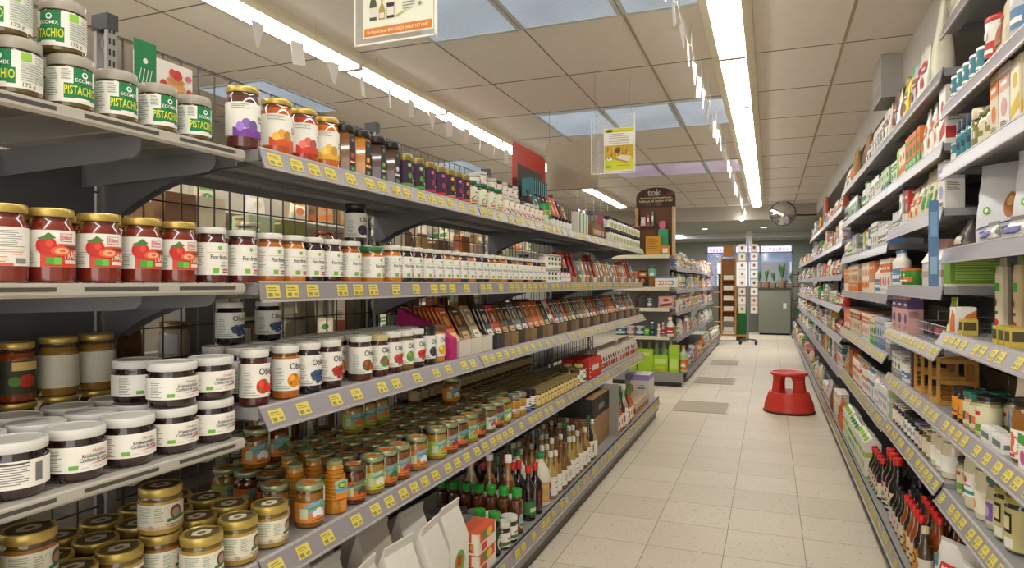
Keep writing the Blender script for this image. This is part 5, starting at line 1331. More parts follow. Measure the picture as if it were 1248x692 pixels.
# first wall bay (nearest the lens); only its far half is in the picture
N1 = 2.10
ROW(1, 7, [('paperbag', 'cream', 'pale green', .12, .26, 1), ('pouch', 'white', 'cream', .13, .28, 3), ('carton', 'grey', 'white', .12, .25, 3)], y_near=N1)
ROW(1, 6, [('tin', 'teal', 'teal', .078, .105, 5), ('tub', 'white', 'red', .11, .17, 1), ('paperbag', 'cream', 'rust', .12, .20, 1), ('tin', 'silver', 'blue', .13, .20, 2)], y_near=N1)
ROW(1, 5, [('tin', 'teal', 'white', .075, .085, 1), ('spice', 'teal', 'navy', .062, .15, 3), ('spice', 'olive', 'cream', .07, .15, 1), ('jar', 'cream', 'olive', .075, .12, 2), ('tallcarton', 'cream', 'orange', .09, .20, 1), ('tallcarton', 'white', 'pink', .09, .20, 1), ('tallcarton', 'cream', 'yellow', .1, .19, 2)], y_near=N1)
# big flour pouches on the fourth shelf
def bigpouch():
    w_, h = .17, .280
    return bag('bigpouch', w_, .11, h, H('d6d5d6'), [('e', -.030, .125, .013, .014, H('5cb03a')), ('e', -.030, .125, .006, .007, WHITE), ('p', [(-.095, .02), (.095, .055), (.095, .062), (-.095, .028)], H('4a4c9a')), ('p', [(-.095, .035), (.095, .072), (.095, .078), (-.095, .041)], H('5a66b0')),
               ('p', [(-.095, .052), (.095, .090), (.095, .095), (-.095, .057)], H('4a4c9a')), ('e', .045, .14, .018, .045, H('b5743c')), ('e', .045, .155, .011, .02, H('e0b070'))], name='flour_pouch', m='film', seed=3)
bigpouch()
z = 1.53
place('bigpouch', .77, 2.80, z, 'large white pouch with green dot and blue stripes, the one with its whole side showing', 'pouch', 'large white pouches', rz=PI + .75)
place('bigpouch', .80, 2.52, z, 'large white pouch with green dot and blue stripes, cut by the picture edge', 'pouch', 'large white pouches', rz=PI + .75)
place('bigpouch', .96, 2.72, z, 'large white pouch standing behind the striped ones', 'pouch', 'large white pouches', rz=PI + .3)
key = gen('carton', 'cream', 'rust', .16, .14); place(key, .93, 2.97, z, 'cream carton with rust print behind the crumpled foil pouch', 'carton', None, rz=PI)
bag('foilcrumple', .11, .09, .10, H('5b5450'), [('r', -.04, .02, .04, .05, H('d8c8b8'))], name='snack_pouch', m='foil', seed=9, neckw=.6)
place('foilcrumple', .72, 3.02, z, 'small crumpled dark foil pouch at the end of the first wall bay', 'pouch', None, rz=PI)
bag('foilflat', .13, .06, .06, H('b4b0aa'), [('r', -.04, .02, .04, .04, H('5a5a9a'))], name='snack_pouch', m='foil', seed=6, neckw=.8)
place('foilflat', .69, 2.62, z, 'low silver pouch lying before the large white pouches', 'pouch', None, rz=PI)
place('foilflat', .70, 2.40, z, 'low silver pouch cut by the picture edge before the white pouches', 'pouch', None, rz=PI + .2)
box('bluestrip', .05, .10, .30, PC['blue'], [('r', -.02, .05, .02, .2, H('8fb0cc'))], [('r', -.05, .04, .05, .2, H('7fa4c4'))], name='cereal_carton')
# recessed shelf with the green carton
box('greenbox', .11, .20, .125, H('dcd8c0'), [('r', -.055, .012, .055, .125, H('6f9a24'))], [('r', -.1, .012, .1, .125, H('6f9a24')), ('l', -.085, .11, .09, 12, .0075, H('b8cc70'))], name='cereal_carton')
place('greenbox', .775, 3.17, 1.385, 'green carton covered in small print at the near end of the pink bag shelf', 'carton', None, rz=PI)
o = MB().box(-.017, -.004, 0, .017, .004, .345, PC['blue'], 'paper').art([('r', -.012, .05, .012, .12, H('8fb0cc')), ('r', -.012, .2, .012, .3, H('7fa4c4'))], face('-y', .0042)).obj('hanging_strip'); o.location = (.612, 3.092, 1.386); tag(o, 'narrow pale blue strip hanging at the joint of the first two wall bays', 'strip')
# tall breadstick packs and little boxes on the third shelf up
def stick(key, c, c2):
    def fn():
        b = MB(); b.lathe([(.022, 0), (.024, .01), (.024, .23), (.020, .26)], 10, c, 'film'); b.box(-.002, -.03, .258, .002, .03, .29, c2, 'film')
        l = MB().art([('r', -.02, .17, .02, .2, PC['green']), ('e', 0, .13, .01, .016, H('5a4030')), ('e', .006, .06, .012, .012, PC['red']), ('r', -.015, .09, .015, .1, INK)], cyl(.0246))
        return b, [('label', l, None)]
    proto(key, 'breadstick_pack', fn)
stick('st1', PC['cream'], H('c8b898')); stick('st2', H('7c6a48'), H('3e3a36')); stick('st3', H('c9b288'), H('8fa04a'))
for k, (kd, y, x) in enumerate([('st1', 2.78, .76), ('st2', 2.70, .80), ('st3', 2.60, .76), ('st1', 2.50, .78), ('st2', 2.42, .8), ('st1', 2.34, .76), ]):
    place(kd, x, y, 1.206, 'tall slim breadstick pack in the first wall bay, %s from the yellow cartons' % ORD[k], 'pack', 'breadstick packs', rz=PI, sc_=(1, 1, .97))
box('yel', .045, .05, .06, H('c9b048'), [('r', -.02, .02, .02, .05, H('4a4420'))], [('r', -.02, .02, .02, .05, H('4a4420'))], name='tea_carton')
for k, y in enumerate([2.90, 2.50, 2.44, 2.38]): place('yel', .685, y, 1.206, 'small yellow carton standing by the breadstick packs, %s from the bay joint' % ORD[k], 'carton', 'small yellow cartons', rz=PI)
box('orw', .08, .07, .10, WHITE, [('p', [(-.04, 0), (.04, .0), (.04, .07), (0, .09), (-.03, .05)], PC['orange'])], [('p', [(-.03, .01), (.035, .0), (.035, .09), (0, .07)], PC['orange'])], name='food_carton')
place('orw', .70, 3.04, 1.206, 'white carton with an orange picture at the bay joint', 'carton', None, rz=PI)
def veg(key, c, R=.032, sq=.9):
    def fn():
        b = MB().lathe([(R * .2, 0), (R * .8, R * .25), (R, R * sq), (R * .85, R * sq * 1.6), (R * .3, R * sq * 1.95), (R * .1, R * sq * 1.9)], 14, c, 'gloss')
        return b, [('stem', MB().tube([(0, 0, R * sq * 1.85), (.003, 0, R * sq * 2.15)], .003, H('4a5a2a'), 'card', 5), None)]
    proto(key, key.split()[0], fn)
veg('tomato red', H('cf4420')); veg('onion purple', H('4a2c50'), .036); veg('lime green', H('3f9a3a'), .030); veg('pumpkin orange', H('d8692a'), .04, .7)
# basket of vegetables on the second wall bay (1.14)
def wirebasket(w_, d_, h):
    m = MB(); c = H('a8a8a8')
    for z in (.004, h / 2, h): m.tube([(-d_ / 2, -w_ / 2, z), (d_ / 2, -w_ / 2, z), (d_ / 2, w_ / 2, z), (-d_ / 2, w_ / 2, z), (-d_ / 2, -w_ / 2, z)], .002, c, 'steel', 5)
    n = int(w_ / .03)
    for k in range(n + 1):
        y = -w_ / 2 + w_ * k / n
        m.tube([(d_ / 2, y, h), (d_ / 2, y, .004), (-d_ / 2, y, .004), (-d_ / 2, y, h)], .0012, c, 'steel', 4)
    return m
proto('basket', 'wire_basket', lambda: (wirebasket(.62, .22, .075), [('handle', MB().tube([(.02, -.31, .075), (.02, -.31, .12), (-.06, -.31, .12), (-.06, -.31, .075)], .003, H('b8b8b8'), 'steel', 6), None), ('handle', MB().tube([(.02, .31, .075), (.02, .31, .12), (-.06, .31, .12), (-.06, .31, .075)], .003, H('b8b8b8'), 'steel', 6), None)]))
place('basket', .80, 3.53, 1.14, 'wire basket of toy vegetables on the second wall bay', 'basket', None, rz=PI)
vv = ['onion purple', 'tomato red', 'onion purple', 'tomato red', 'pumpkin orange', 'tomato red', 'lime green', 'tomato red', 'pumpkin orange', 'lime green']
for k, v in enumerate(vv):
    for r_ in range(2):
        place(v, .745 + .085 * r_, 3.79 - .058 * k + .0, 1.1465, '%s in the wire basket, %s along, %s line' % ({'onion purple': 'purple onion', 'tomato red': 'red tomato', 'pumpkin orange': 'small orange pumpkin', 'lime green': 'green lime'}[v], ORD[k], ['front', 'back'][r_]), v.split()[0], 'vegetables in the wire basket', rz=k, sc_=(.85, .85, 1))
bag('limebag', .10, .04, .19, H('b9c83e'), [('r', -.03, .05, .03, .09, H('dfe49a'))], name='snack_pouch', m='film', seed=2)
place('limebag', .70, 3.163, 1.14, 'lime coloured pouch standing at the near end of the wire basket', 'pouch', None, rz=PI)
# stack lying over the boxes: brown pouches across the basket
place(gen('carton', 'brown', 'cream', .30, .07), .93, 2.94, 1.206, 'brown carton at the back behind the white and orange one', 'carton', None, rz=PI)
bag('flatbrown', .20, .12, .05, H('9a6f3a'), [('e', 0, .03, .04, .01, H('d9c86a'))], name='snack_pouch', m='film', seed=5, neckw=.95)
place('flatbrown', .93, 2.94, 1.2765, 'brown and yellow pouch lying on the brown carton', 'pouch', None, rz=PI)
for k, y in enumerate([3.0, 2.87]):
    o = MB().lathe([(.012, 0), (.022, 0), (.022, .045), (.012, .045)], 16, H('1f8f96'), 'gloss', cap=False).obj('teal_tape_roll'); o.location = (.80, y - .02, 1.2065); tag(o, 'small teal tape roll on the third shelf up, %s from the bay joint' % ORD[k], 'tape roll', 'teal rolls')
# second shelf up: dips, sauces, tall paper bags
zz = .876
jar('orangejar', .037, .125, LBLACK, H('2a1a10'), [('r', -.05, .03, .05, .034, H('2a1a10')), ('e', -.004, .052, .014, .018, H('1e1c1a')), ('e', -.004, .052, .010, .013, H('e09a2c'))], lidR=.98, lidh=.016, name='glass_jar', lab=(.14, .72), white=H('e0912c'))
jar('creamjar', .037, .13, H('1d6f5c'), H('b9a878'), [('p', [(-.02, .03), (.01, .028), (.014, .06), (-.016, .056)], H('2f5a44')), ('e', .02, .044, .01, .014, H('e06a3c'))], lidR=.98, lidh=.016, name='glass_jar', lab=(.12, .72), white=H('d6ccaa'))
jar('palejar', .038, .14, LBLACK, H('c8be8a'), [('r', -.008, .075, .020, .088, H('cc3040')), ('r', -.04, .02, .04, .045, H('6f9a34'))], lidR=.98, lidh=.016, name='glass_jar', lab=(.12, .74), white=H('d9d4b0'), lidm='gloss')
lst = [('orangejar', 3.02, 'orange-label jar with black lid, second from the pale dip jars'), ('orangejar', 2.94, 'orange-label jar with black lid, the one nearer the dip jars'), ('creamjar', 2.86, 'teal-lidded dip jar beside the orange-label jars'), ('creamjar', 2.78, 'teal-lidded dip jar beside the pale jar with a red mark'), ('palejar', 2.70, 'pale jar with red mark and green foot')]
for kd, y, l in lst:
    place(kd, .697, y, zz, l, 'jar', None, rz=PI + .1); place(kd, .775, y, zz, l.split(',')[0].replace(' beside the orange-label jars', '').replace(' beside the pale jar with a red mark', '') + ', second line', 'jar', 'dip jars in the second line', rz=PI)
def twistbag():
    b = MB(); K = 12; vs = []; L = 10; h = .27
    for j in range(L + 1):
        t = j / L
        for k in range(K):
            a = 2 * PI * k / K + t * 1.2
            r_ = .034 * (1 - .45 * t) * (1 + .08 * math.sin(3 * a))
            vs.append((r_ * math.cos(a) * .8 + .006 * math.sin(t * 6), r_ * math.sin(a), t * h))
    b.add(vs, [(j * K + k, j * K + (k + 1) % K, (j + 1) * K + (k + 1) % K, (j + 1) * K + k) for j in range(L) for k in range(K)] + [tuple(range(K))[::-1], tuple(L * K + k for k in range(K))], H('ddd0bc'), 'paper')
    l = MB().art([('e', 0, .20, .009, .009, H('2f4a36')), ('p', [(-.02, .08), (.0, .12), (.02, .07), (0, .05)], H('6a86b8')), ('r', -.012, .16, .012, .164, INK)], cyl(.0345), layer=.0003)
    return b, [('label', l, None)]
proto('twist', 'paper_bag', twistbag)
for k, (x, y) in enumerate([(.76, 2.60), (.82, 2.57), (.78, 2.52), (.84, 2.49), (.80, 2.44)]): place('twist', x, y, zz, 'slim cream paper bag with green disc, %s from the pale jars' % ORD[k], 'paper bag', 'slim cream paper bags', rz=PI + .2 * k)
box('whitebx', .10, .05, .05, H('e8e6de'), [('r', -.04, .015, .04, .035, H('6a7a70'))], [('r', -.02, .015, .02, .03, H('6a7a70'))], name='food_carton')
for k, y in enumerate([2.60, 2.48]): place('whitebx', .685, y, zz, 'low white carton before the slim paper bags, %s of two' % ORD[k], 'carton', 'low white cartons', rz=PI)
jar('browncook', .048, .185, LBLACK, H('8f5a22'), [('e', -.005, .05, .022, .028, H('d88a7a')), ('e', -.005, .05, .016, .02, WHITE), ('p', [(-.03, .03), (-.02, .06), (-.028, .085), (-.01, .088), (-.004, .06), (-.014, .028)], H('d06a4c')), ('l', .004, .06, .034, 4, .008, INK), ('r', -.03, .015, -.004, .024, H('c0402c'))], lidR=.92, lidh=.02, name='glass_jar', lab=(.06, .52), neck=.78)
place('browncook', .712, 2.36, zz, 'large brown sauce jar with black lid at the picture edge', 'jar', None, rz=PI + .5)
box('greenwhitebx', .07, .08, .10, WHITE, [('r', -.035, .07, .035, .1, PC['green']), ('e', 0, .035, .02, .02, H('c05a8a'))], [('r', -.04, .07, .04, .1, PC['green']), ('e', 0, .035, .02, .02, H('c05a8a'))], name='food_carton')
place('greenwhitebx', .70, 2.25, zz, 'white carton with green top beside the large brown sauce jar', 'carton', None, rz=PI)
# lowest shelf of the first bay: big pale jars
zz = .58
jar('mayo', .054, .235, H('d8d8d2'), H('cfc8a4'), [('r', -.09, .055, .09, .068, H('2f8f80')), ('e', 0, .105, .012, .012, H('d04030')), ('r', -.03, .082, .03, .088, H('8a8a80'))], lidR=.9, lidh=.022, name='mayonnaise_jar', lab=(.20, .56))
jar('mayo2', .052, .20, H('d6cfae'), H('d3cba8'), [('e', -.01, .05, .014, .016, H('d8502c')), ('e', -.01, .05, .007, .010, H('f0b060'))], lidR=.96, lidh=.02, name='mayonnaise_jar', lab=(.12, .5), white=H('e3dcc4'), neck=.9)
jar('kraut', .044, .17, H('2f6a50'), H('b9b088'), [('r', -.028, .03, .028, .09, H('7a5aa0')), ('e', 0, .06, .014, .02, H('b89ad0'))], lidR=.98, lidh=.018, name='glass_jar', lab=(.1, .6), white=H('c9c0a0'))
jar('olives', .046, .17, H('a99a5a'), H('3c3a20'), [('r', -.025, .06, .025, .12, H('1c1c1a')), ('r', -.018, .07, .018, .11, H('d8cf9a')), ('r', -.03, .015, .03, .045, H('dcdcd0'))], lidR=1.0, lidh=.02, lidm='lid_metal', name='glass_jar', lab=(.06, .8), white=H('b9ae74'))
lst = [('palejar', 3.05, 'small pale jar at the far end of the lowest shelf, first wall bay'), ('creamjar', 2.97, 'green-lidded pale jar beside the tall mayonnaise jar'), ('mayo', 2.87, 'tall mayonnaise jar with a teal band'), ('mayo2', 2.75, 'mayonnaise jar with pale lid and small orange emblem'), ('kraut', 2.65, 'green-lidded jar with a purple label patch'), ('olives', 2.55, 'gold-lidded dark olive jar before the picture edge'), ('olives', 2.45, 'gold-lidded dark olive jar cut by the picture edge')]
for kd, y, l in lst: place(kd, .72, y, zz, l, 'jar', None, rz=PI + .1)
for k, y in enumerate([2.98, 2.86, 2.74, 2.62, 2.5]): place('mayo2', .84, y, zz, 'pale jar in the second line of the lowest shelf, %s from the bay joint' % ORD[k], 'jar', 'pale jars in the second line', rz=PI)
# deck of the first two bays: sauce bottles
def csauce(key, R, Ht, body, cap, labc, art): return bottle(key, R, Ht, body, cap, labc, art, name='sauce_bottle', capR=.5, neck=.4, shoulder=.56, caph=Ht * .12, labz=(.06, .42), n=16)
csauce('sa orange', .030, .23, H('24140e'), H('cc2420'), H('d98e22'), [('e', 0, .06, .012, .022, H('1e1c1a')), ('e', 0, .06, .008, .015, H('e0a83c'))])
csauce('sa amber', .030, .23, H('8f4312'), H('cc2420'), H('e0c89a'), [('r', -.02, .04, .02, .05, INK)])
csauce('sa soy', .045, .30, H('171110'), H('cc2420'), H('ddd2bc'), [('r', -.012, .10, .012, .122, H('c03028')), ('r', -.03, .03, .03, .04, INK), ('e', .0, .065, .02, .012, H('8aa06a'))])
csauce('sa soysmall', .033, .22, H('171110'), H('cc2420'), H('d9d0bc'), [('r', -.01, .07, .01, .085, H('c03028')), ('e', 0, .035, .012, .014, H('5a7a4a'))])
csauce('sa black', .034, .20, H('1b1614'), H('1f1e1e'), H('cfc6b6'), [('r', -.01, .05, .01, .07, H('c03028'))])
dz = .2254
k = 0
for r_ in range(3):
    for c_ in range(5):
        kd = ['sa orange', 'sa amber', 'sa amber', 'sa orange', 'sa amber'][(c_ + r_) % 5]
        place(kd, .575 + .066 * r_, 3.12 + .07 * c_, dz, 'red-capped %s sauce bottle, %s from the rice bag, %s line' % ('dark' if kd == 'sa orange' else 'amber', ORD[c_], ORD[r_]), 'sauce bottle', 'red-capped sauce bottles', rz=PI + .3)
for c_ in range(4):
    for r_ in range(3): place('sa black', .58 + .075 * r_, 3.48 + .075 * c_, dz, 'black-capped sauce bottle between the red caps, %s column, %s line' % (ORD[c_], ORD[r_]), 'sauce bottle', 'black-capped sauce bottles', rz=PI)
for c_ in range(3):
    for r_ in range(2): place('sa soy', .60 + .10 * r_, 3.80 + .10 * c_, dz, 'large soy sauce bottle with red cap, %s column, %s line' % (ORD[c_], ORD[r_]), 'sauce bottle', 'large soy sauce bottles', rz=PI + .2)
for c_ in range(5):
    for r_ in range(2): place('sa soysmall', .575 + .078 * r_, 4.12 + .075 * c_ - .02, dz, 'small soy sauce bottle with red cap, %s column, %s line' % (ORD[c_], ORD[r_]), 'sauce bottle', 'small soy sauce bottles', rz=PI + .2)
bag('rice', .20, .13, .20, H('dcd8d0'), [('r', -.05, .10, .03, .135, H('c8342c')), ('r', -.04, .108, .02, .128, H('eadfd6')), ('p', [(-.1, .03), (-.04, .07), (.0, .03)], H('3f8f9a')), ('p', [(.02, .04), (.08, .1), (.1, .03)], H('3f8f9a')), ('p', [(-.11, .12), (-.08, .16), (-.06, .11)], H('3f8f9a'))], name='rice_bag', m='film', seed=8, neckw=.85)
place('rice', .66, 2.885, dz, 'white rice bag with red marks and teal triangles', 'bag', None, rz=PI + .6)
place('rice', .65, 2.66, dz, 'white rice bag lying nearer the picture corner', 'bag', None, rz=PI + .2)
csauce('sa clear', .030, .21, H('4a3a22'), H('c8b890'), H('d9cfc0'), [('e', 0, .06, .014, .02, H('3f7f9a'))])
for k, (x, y) in enumerate([(.575, 3.045), (.74, 3.04), (.81, 3.02)]): place('sa clear', x, y, dz, 'dark bottle with tan cap near the rice bag, %s from the deck edge' % ORD[k], 'sauce bottle', 'tan-capped bottles', rz=PI)

# second wall bay
ROW(2, 7, [('pouch', 'brown', 'rust', .10, .22, 1), ('pouch', 'white', 'blue', .10, .2, 1), ('paperbag', 'kraft', 'rust', .11, .23, 1), ('pouch', 'yellow', 'olive', .08, .2, 1)], y_far=4.40)
bottle('greencap', .034, .25, H('a8c42c'), H('1f8a3c'), WHITE, [('r', -.02, .05, .02, .12, H('4a3a30'))], name='cleaner_bottle', shoulder=.78, capR=.75, neck=.72, caph=.045, m='gloss', labz=(.1, .5))
place('greencap', .71, 3.93, 2.26, 'lime bottle with green cap on the topmost shelf', 'bottle', None, rz=PI)
ROW(2, 7, [('pouch', 'silver', 'rust', .10, .21, 1), ('pouch', 'white', 'red', .10, .23, 2), ('pouch', 'cream', 'orange', .10, .20, 1), ('pouch', 'black', 'silver', .10, .24, 1)], y_far=3.86, y_near=3.42)
bag('endbag', .085, .08, .36, H('e0dcc4'), [('p', [(-.035, 0), (.035, 0), (.035, .16), (-.035, .10)], H('c9d6a4'))], name='paper_bag', m='paper', seed=2, neckw=.95)
place('endbag', .70, 3.355, 2.26, 'tall cream and pale green paper bag at the near end of the topmost shelf', 'bag', None, rz=PI)
ROW(2, 6, [('carton', 'white', 'green', .08, .13, 2), ('carton', 'lime', 'green', .08, .17, 1), ('carton', 'cream', 'orange', .08, .17, 2), ('carton', 'orange', 'green', .085, .185, 4), ('pouch', 'white', 'orange', .11, .22, 3), ('tallcarton', 'white', 'red', .12, .24, 2)])
ROW(2, 5, [('tin', 'white', 'grey', .08, .10, 3), ('carton', 'white', 'blue', .08, .18, 1), ('tallcarton', 'blue', 'white', .06, .19, 1), ('tallcarton', 'red', 'cream', .09, .18, 1), ('pouch', 'cream', 'orange', .12, .16, 2), ('paperbag', 'cream', 'green', .12, .20, 3), ('tallcarton', 'white', 'lilac', .10, .2, 1), ('tallcarton', 'grey', 'cream', .1, .18, 1)])
ROW(2, 4, [('bottle', 'white', 'blue', .07, .20, 3), ('tub', 'green', 'orange', .10, .09, 2)], y_near=3.8)
def pinkpack():
    b = MB().box(-.10, -.19, 0, .10, .19, .11, H('d9d2cc'), 'gloss'); b.box(-.101, -.191, .04, .101, .191, .07, H('b89890'), 'gloss')
    t = MB(); 
    bagk = [(-.105, -.195, .111), (.105, -.195, .111), (.105, .195, .111), (-.105, .195, .111), (-.06, -.14, .20), (.05, -.12, .22), (.05, .13, .205), (-.05, .14, .19)]
    t.add(bagk, [(0, 1, 5, 4), (1, 2, 6, 5), (2, 3, 7, 6), (3, 0, 4, 7), (4, 5, 6, 7), (3, 2, 1, 0)], H('d59f94'), 'film')
    return b, [('pink_bag', t, 'crumpled pink plastic bag')]
proto('pinkpack', 'plastic_crate', pinkpack)
place('pinkpack', .78, 3.48, 1.3855, 'clear crate topped by a pink crumpled bag', 'crate', None, rz=PI)
ROW(2, 3, [('tallcarton', 'pink', 'purple', .16, .20, 3)], y_far=4.395, y_near=3.85)
# wooden display crates and spice packs
def crate():
    m = MB(); c = H('c08f3e')
    
    for s_ in (-1, 1):
        y_ = s_ * .079
        for x_ in (-.112, .112): m.box(x_ - .010, y_ - .006, 0, x_ + .010, y_ + .006, .20, c, 'wood')
        for z_ in (.0, .09, .18): m.box(-.10, y_ - .005, z_, .10, y_ + .005, z_ + .018, c, 'wood')
    m.box(-.12, -.073, 0, .12, .073, .012, c, 'wood'); m.box(-.12, -.073, .012, -.108, .073, .20, H('9a6a28'), 'wood')
    r_ = MB()
    for k in range(10):
        y0_ = -.10 + .02 * k
        r_.add([(-.12, y0_, .235), (.13, y0_, .201), (.13, y0_ + .02, .201), (-.12, y0_ + .02, .235), (-.12, y0_, .239), (.13, y0_, .205), (.13, y0_ + .02, .205), (-.12, y0_ + .02, .239)],
               [(0, 1, 2, 3), (7, 6, 5, 4), (0, 4, 5, 1), (1, 5, 6, 2), (2, 6, 7, 3), (3, 7, 4, 0)], [H('2e2826'), H('d9c8b0')][k % 2], 'card')
    return m, [('striped_awning', r_, 'black and cream striped awning')]
proto('crate', 'wooden_crate', crate)
place('crate', .745, 3.72, .876, 'small wooden stall crate with striped awning, the far one', 'crate', None, rz=PI, sc_=(.62, 1, 1)); place('crate', .745, 3.40, .876, 'small wooden stall crate with striped awning, the near one', 'crate', None, rz=PI, sc_=(.62, 1, 1))
ROW(2, 2, [('carton', 'white', 'grey', .09, .13, 3), ('tin', 'white', 'blue', .07, .11, 2)], y_near=3.95)
def spicepack():
    b = MB().box(-.03, -.03, 0, .03, .03, .18, H('3c2430'), 'paper')
    for ax in ('+x', '-y', '+y'): b.art([('e', -.012 + .012 * (k % 3), .02 + .022 * (k // 3), .006, .008, [PC['green'], PC['red'], H('c04a8a'), PC['orange']][k % 4]) for k in range(21)], face(ax, .0302))
    return b, [('lid', MB().box(-.031, -.031, .18, .031, .031, .19, PC['green'], 'paper'), None)]
proto('spicepack', 'spice_carton', spicepack)
for k, y in enumerate([3.87]): place('spicepack', .70, y, .876, 'dark spice carton with colourful dots beside the wooden crate', 'carton', None, rz=PI)
box('olivebox', .42, .10, .15, H('5c4c30'), [('e', 0, .08, .05, .02, H('2e3018')), ('e', .1, .07, .04, .02, H('2e3018'))], name='shipping_carton')
place('olivebox', .95, 3.30, .876, 'brown shipping carton with olive print behind the near crate', 'carton', None, rz=PI); place('olivebox', .98, 2.86, .876, 'brown shipping carton behind the dip jars', 'carton', None, rz=PI)
ROW(2, 1, [('jar', 'rust', 'white', .078, .12, 1), ('jar', 'purple', 'white', .08, .125, 3), ('jar', 'navy', 'blue', .085, .125, 3), ('jar', 'black', 'lilac', .085, .12, 2), ('jar', 'olive', 'cream', .08, .13, 2), ('bigjar', 'cream', 'white', .09, .17, 3), ('bigjar', 'pale green', 'cream', .10, .16, 2)], rows=2)
ROW(2, 0, [], )
# third and fourth wall bays
S3 = {0: [('milk', 'white', 'lime', .09, .25, 4), ('milk', 'white', 'green', .09, .23, 5), ('milk', 'white', 'lime', .09, .25, 4)],
      1: [('milk', 'white', 'orange', .07, .20, 4), ('milk', 'white', 'blue', .07, .22, 4), ('bottle', 'white', 'silver', .07, .22, 3), ('milk', 'white', 'lilac', .08, .2, 4), ('milk', 'pale green', 'white', .075, .22, 3)],
      2: [('carton', 'white', 'orange', .08, .20, 5), ('carton', 'cream', 'green', .08, .18, 3), ('carton', 'silver', 'blue', .09, .20, 4), ('carton', 'white', 'grey', .1, .18, 4)],
      3: [('tallcarton', 'cream', 'orange', .075, .22, 5), ('tallcarton', 'orange', 'cream', .08, .22, 3), ('bottle', 'white', 'blue', .07, .2, 3), ('tallcarton', 'white', 'orange', .09, .22, 5)],
      4: [('carton', 'black', 'grey', .06, .12, 1), ('carton', 'lime', 'white', .06, .15, 2), ('carton', 'orange', 'red', .06, .16, 1), ('carton', 'white', 'blue', .06, .14, 1), ('tin', 'teal', 'white', .07, .17, 2), ('tallcarton', 'white', 'grey', .09, .18, 3), ('tin', 'white', 'grey', .085, .15, 4), ('carton', 'white', 'blue', .09, .13, 3)],
      5: [('bottle', 'white', 'green', .07, .20, 2), ('tub', 'white', 'silver', .11, .16, 2), ('pouch', 'white', 'grey', .09, .16, 3), ('tin', 'pale green', 'white', .08, .12, 3), ('carton', 'pale green', 'teal', .09, .14, 3)],
      6: [('paperbag', 'kraft', 'brown', .12, .25, 2), ('pouch', 'black', 'white', .09, .14, 2), ('pouch', 'white', 'grey', .10, .18, 4), ('pouch', 'white', 'brown', .10, .2, 3)]}
for lev, spec in S3.items(): ROW(3, lev, spec, rows=1)
S4 = {0: [('paperbag', 'brown', 'rust', .11, .22, 4), ('carton', 'cream', 'white', .12, .24, 3), ('pouch', 'orange', 'red', .12, .22, 3)], 1: [('pouch', 'pale green', 'orange', .12, .20, 3), ('tallcarton', 'rust', 'orange', .08, .24, 3), ('milk', 'white', 'orange', .08, .22, 6)],
      2: [('carton', 'orange', 'white', .09, .18, 5), ('carton', 'cream', 'rust', .09, .2, 7)], 3: [('carton', 'orange', 'cream', .085, .2, 4), ('tallcarton', 'cream', 'orange', .08, .22, 8)],
      4: [('bottle', 'cream', 'grey', .07, .17, 4), ('tub', 'cream', 'green', .08, .12, 4), ('carton', 'grey', 'white', .09, .17, 4)], 5: [('bottle', 'grey', 'black', .06, .19, 4), ('pouch', 'silver', 'green', .1, .17, 5)], 6: [('pouch', 'cream', 'brown', .1, .16, 4), ('paperbag', 'kraft', 'orange', .12, .26, 3)]}
for lev, spec in S4.items(): ROW(4, lev, spec, y_far=RY[5] - .02)
# the deck of the second bay beyond the soy bottles is filled above; the rest of the wall
far_shapes = [('carton', .13, .17), ('tallcarton', .12, .22), ('pouch', .13, .18), ('jar', .09, .12), ('bottle', .09, .21), ('tin', .1, .14), ('paperbag', .13, .19), ('milk', .09, .2), ('tub', .11, .12)]
far_cols = ['white', 'cream', 'orange', 'white', 'rust', 'kraft', 'green', 'pink', 'yellow', 'white', 'lilac', 'grey', 'brown', 'pale green', 'silver', 'red', 'cream', 'teal']
rf = random.Random(21)
def auto_spec(total, big=1.):
    out = []; t = 0
    while t < total:
        s_, w_, h = rf.choice(far_shapes); a, b_ = rf.choice(far_cols), rf.choice(far_cols); n = rf.choice([1, 2, 2, 3])
        out.append((s_, a, b_, round(w_ * big, 3), round(h * rf.choice([.8, .9, 1, 1.1]), 3), n)); t += n * w_ * big
    return out
for i in range(5, NR):
    for lev in range(len(R_LEV[i]) + 1):
        ROW(i, lev, auto_spec(1.3, 1.0 if i < 7 else 1.35), rows=1, y_near=10.16 if (i, lev) == (7, 6) else None)
# tall rolled posters on the topmost shelf far along
for k, (c, px) in enumerate([('5f6f80', 1000), ('a8583c', 1003), ('b0664a', 1006)]):
    o = MB().lathe([(.035, 0), (.035, .42), (.03, .425)], 12, H(c), 'paper').obj('wrapping_roll'); tag(o, '%s wrapping roll standing on the topmost shelf far along the wall' % ['grey blue', 'rust red', 'pale rust'][k], 'roll', 'wrapping rolls')
    MB().lathe([(.018, .4255), (.018, .428)], 10, H('d8c8b0'), 'card').obj('core', o)
    o.location = (.72, 10.08 - .11 * k, 2.1306)

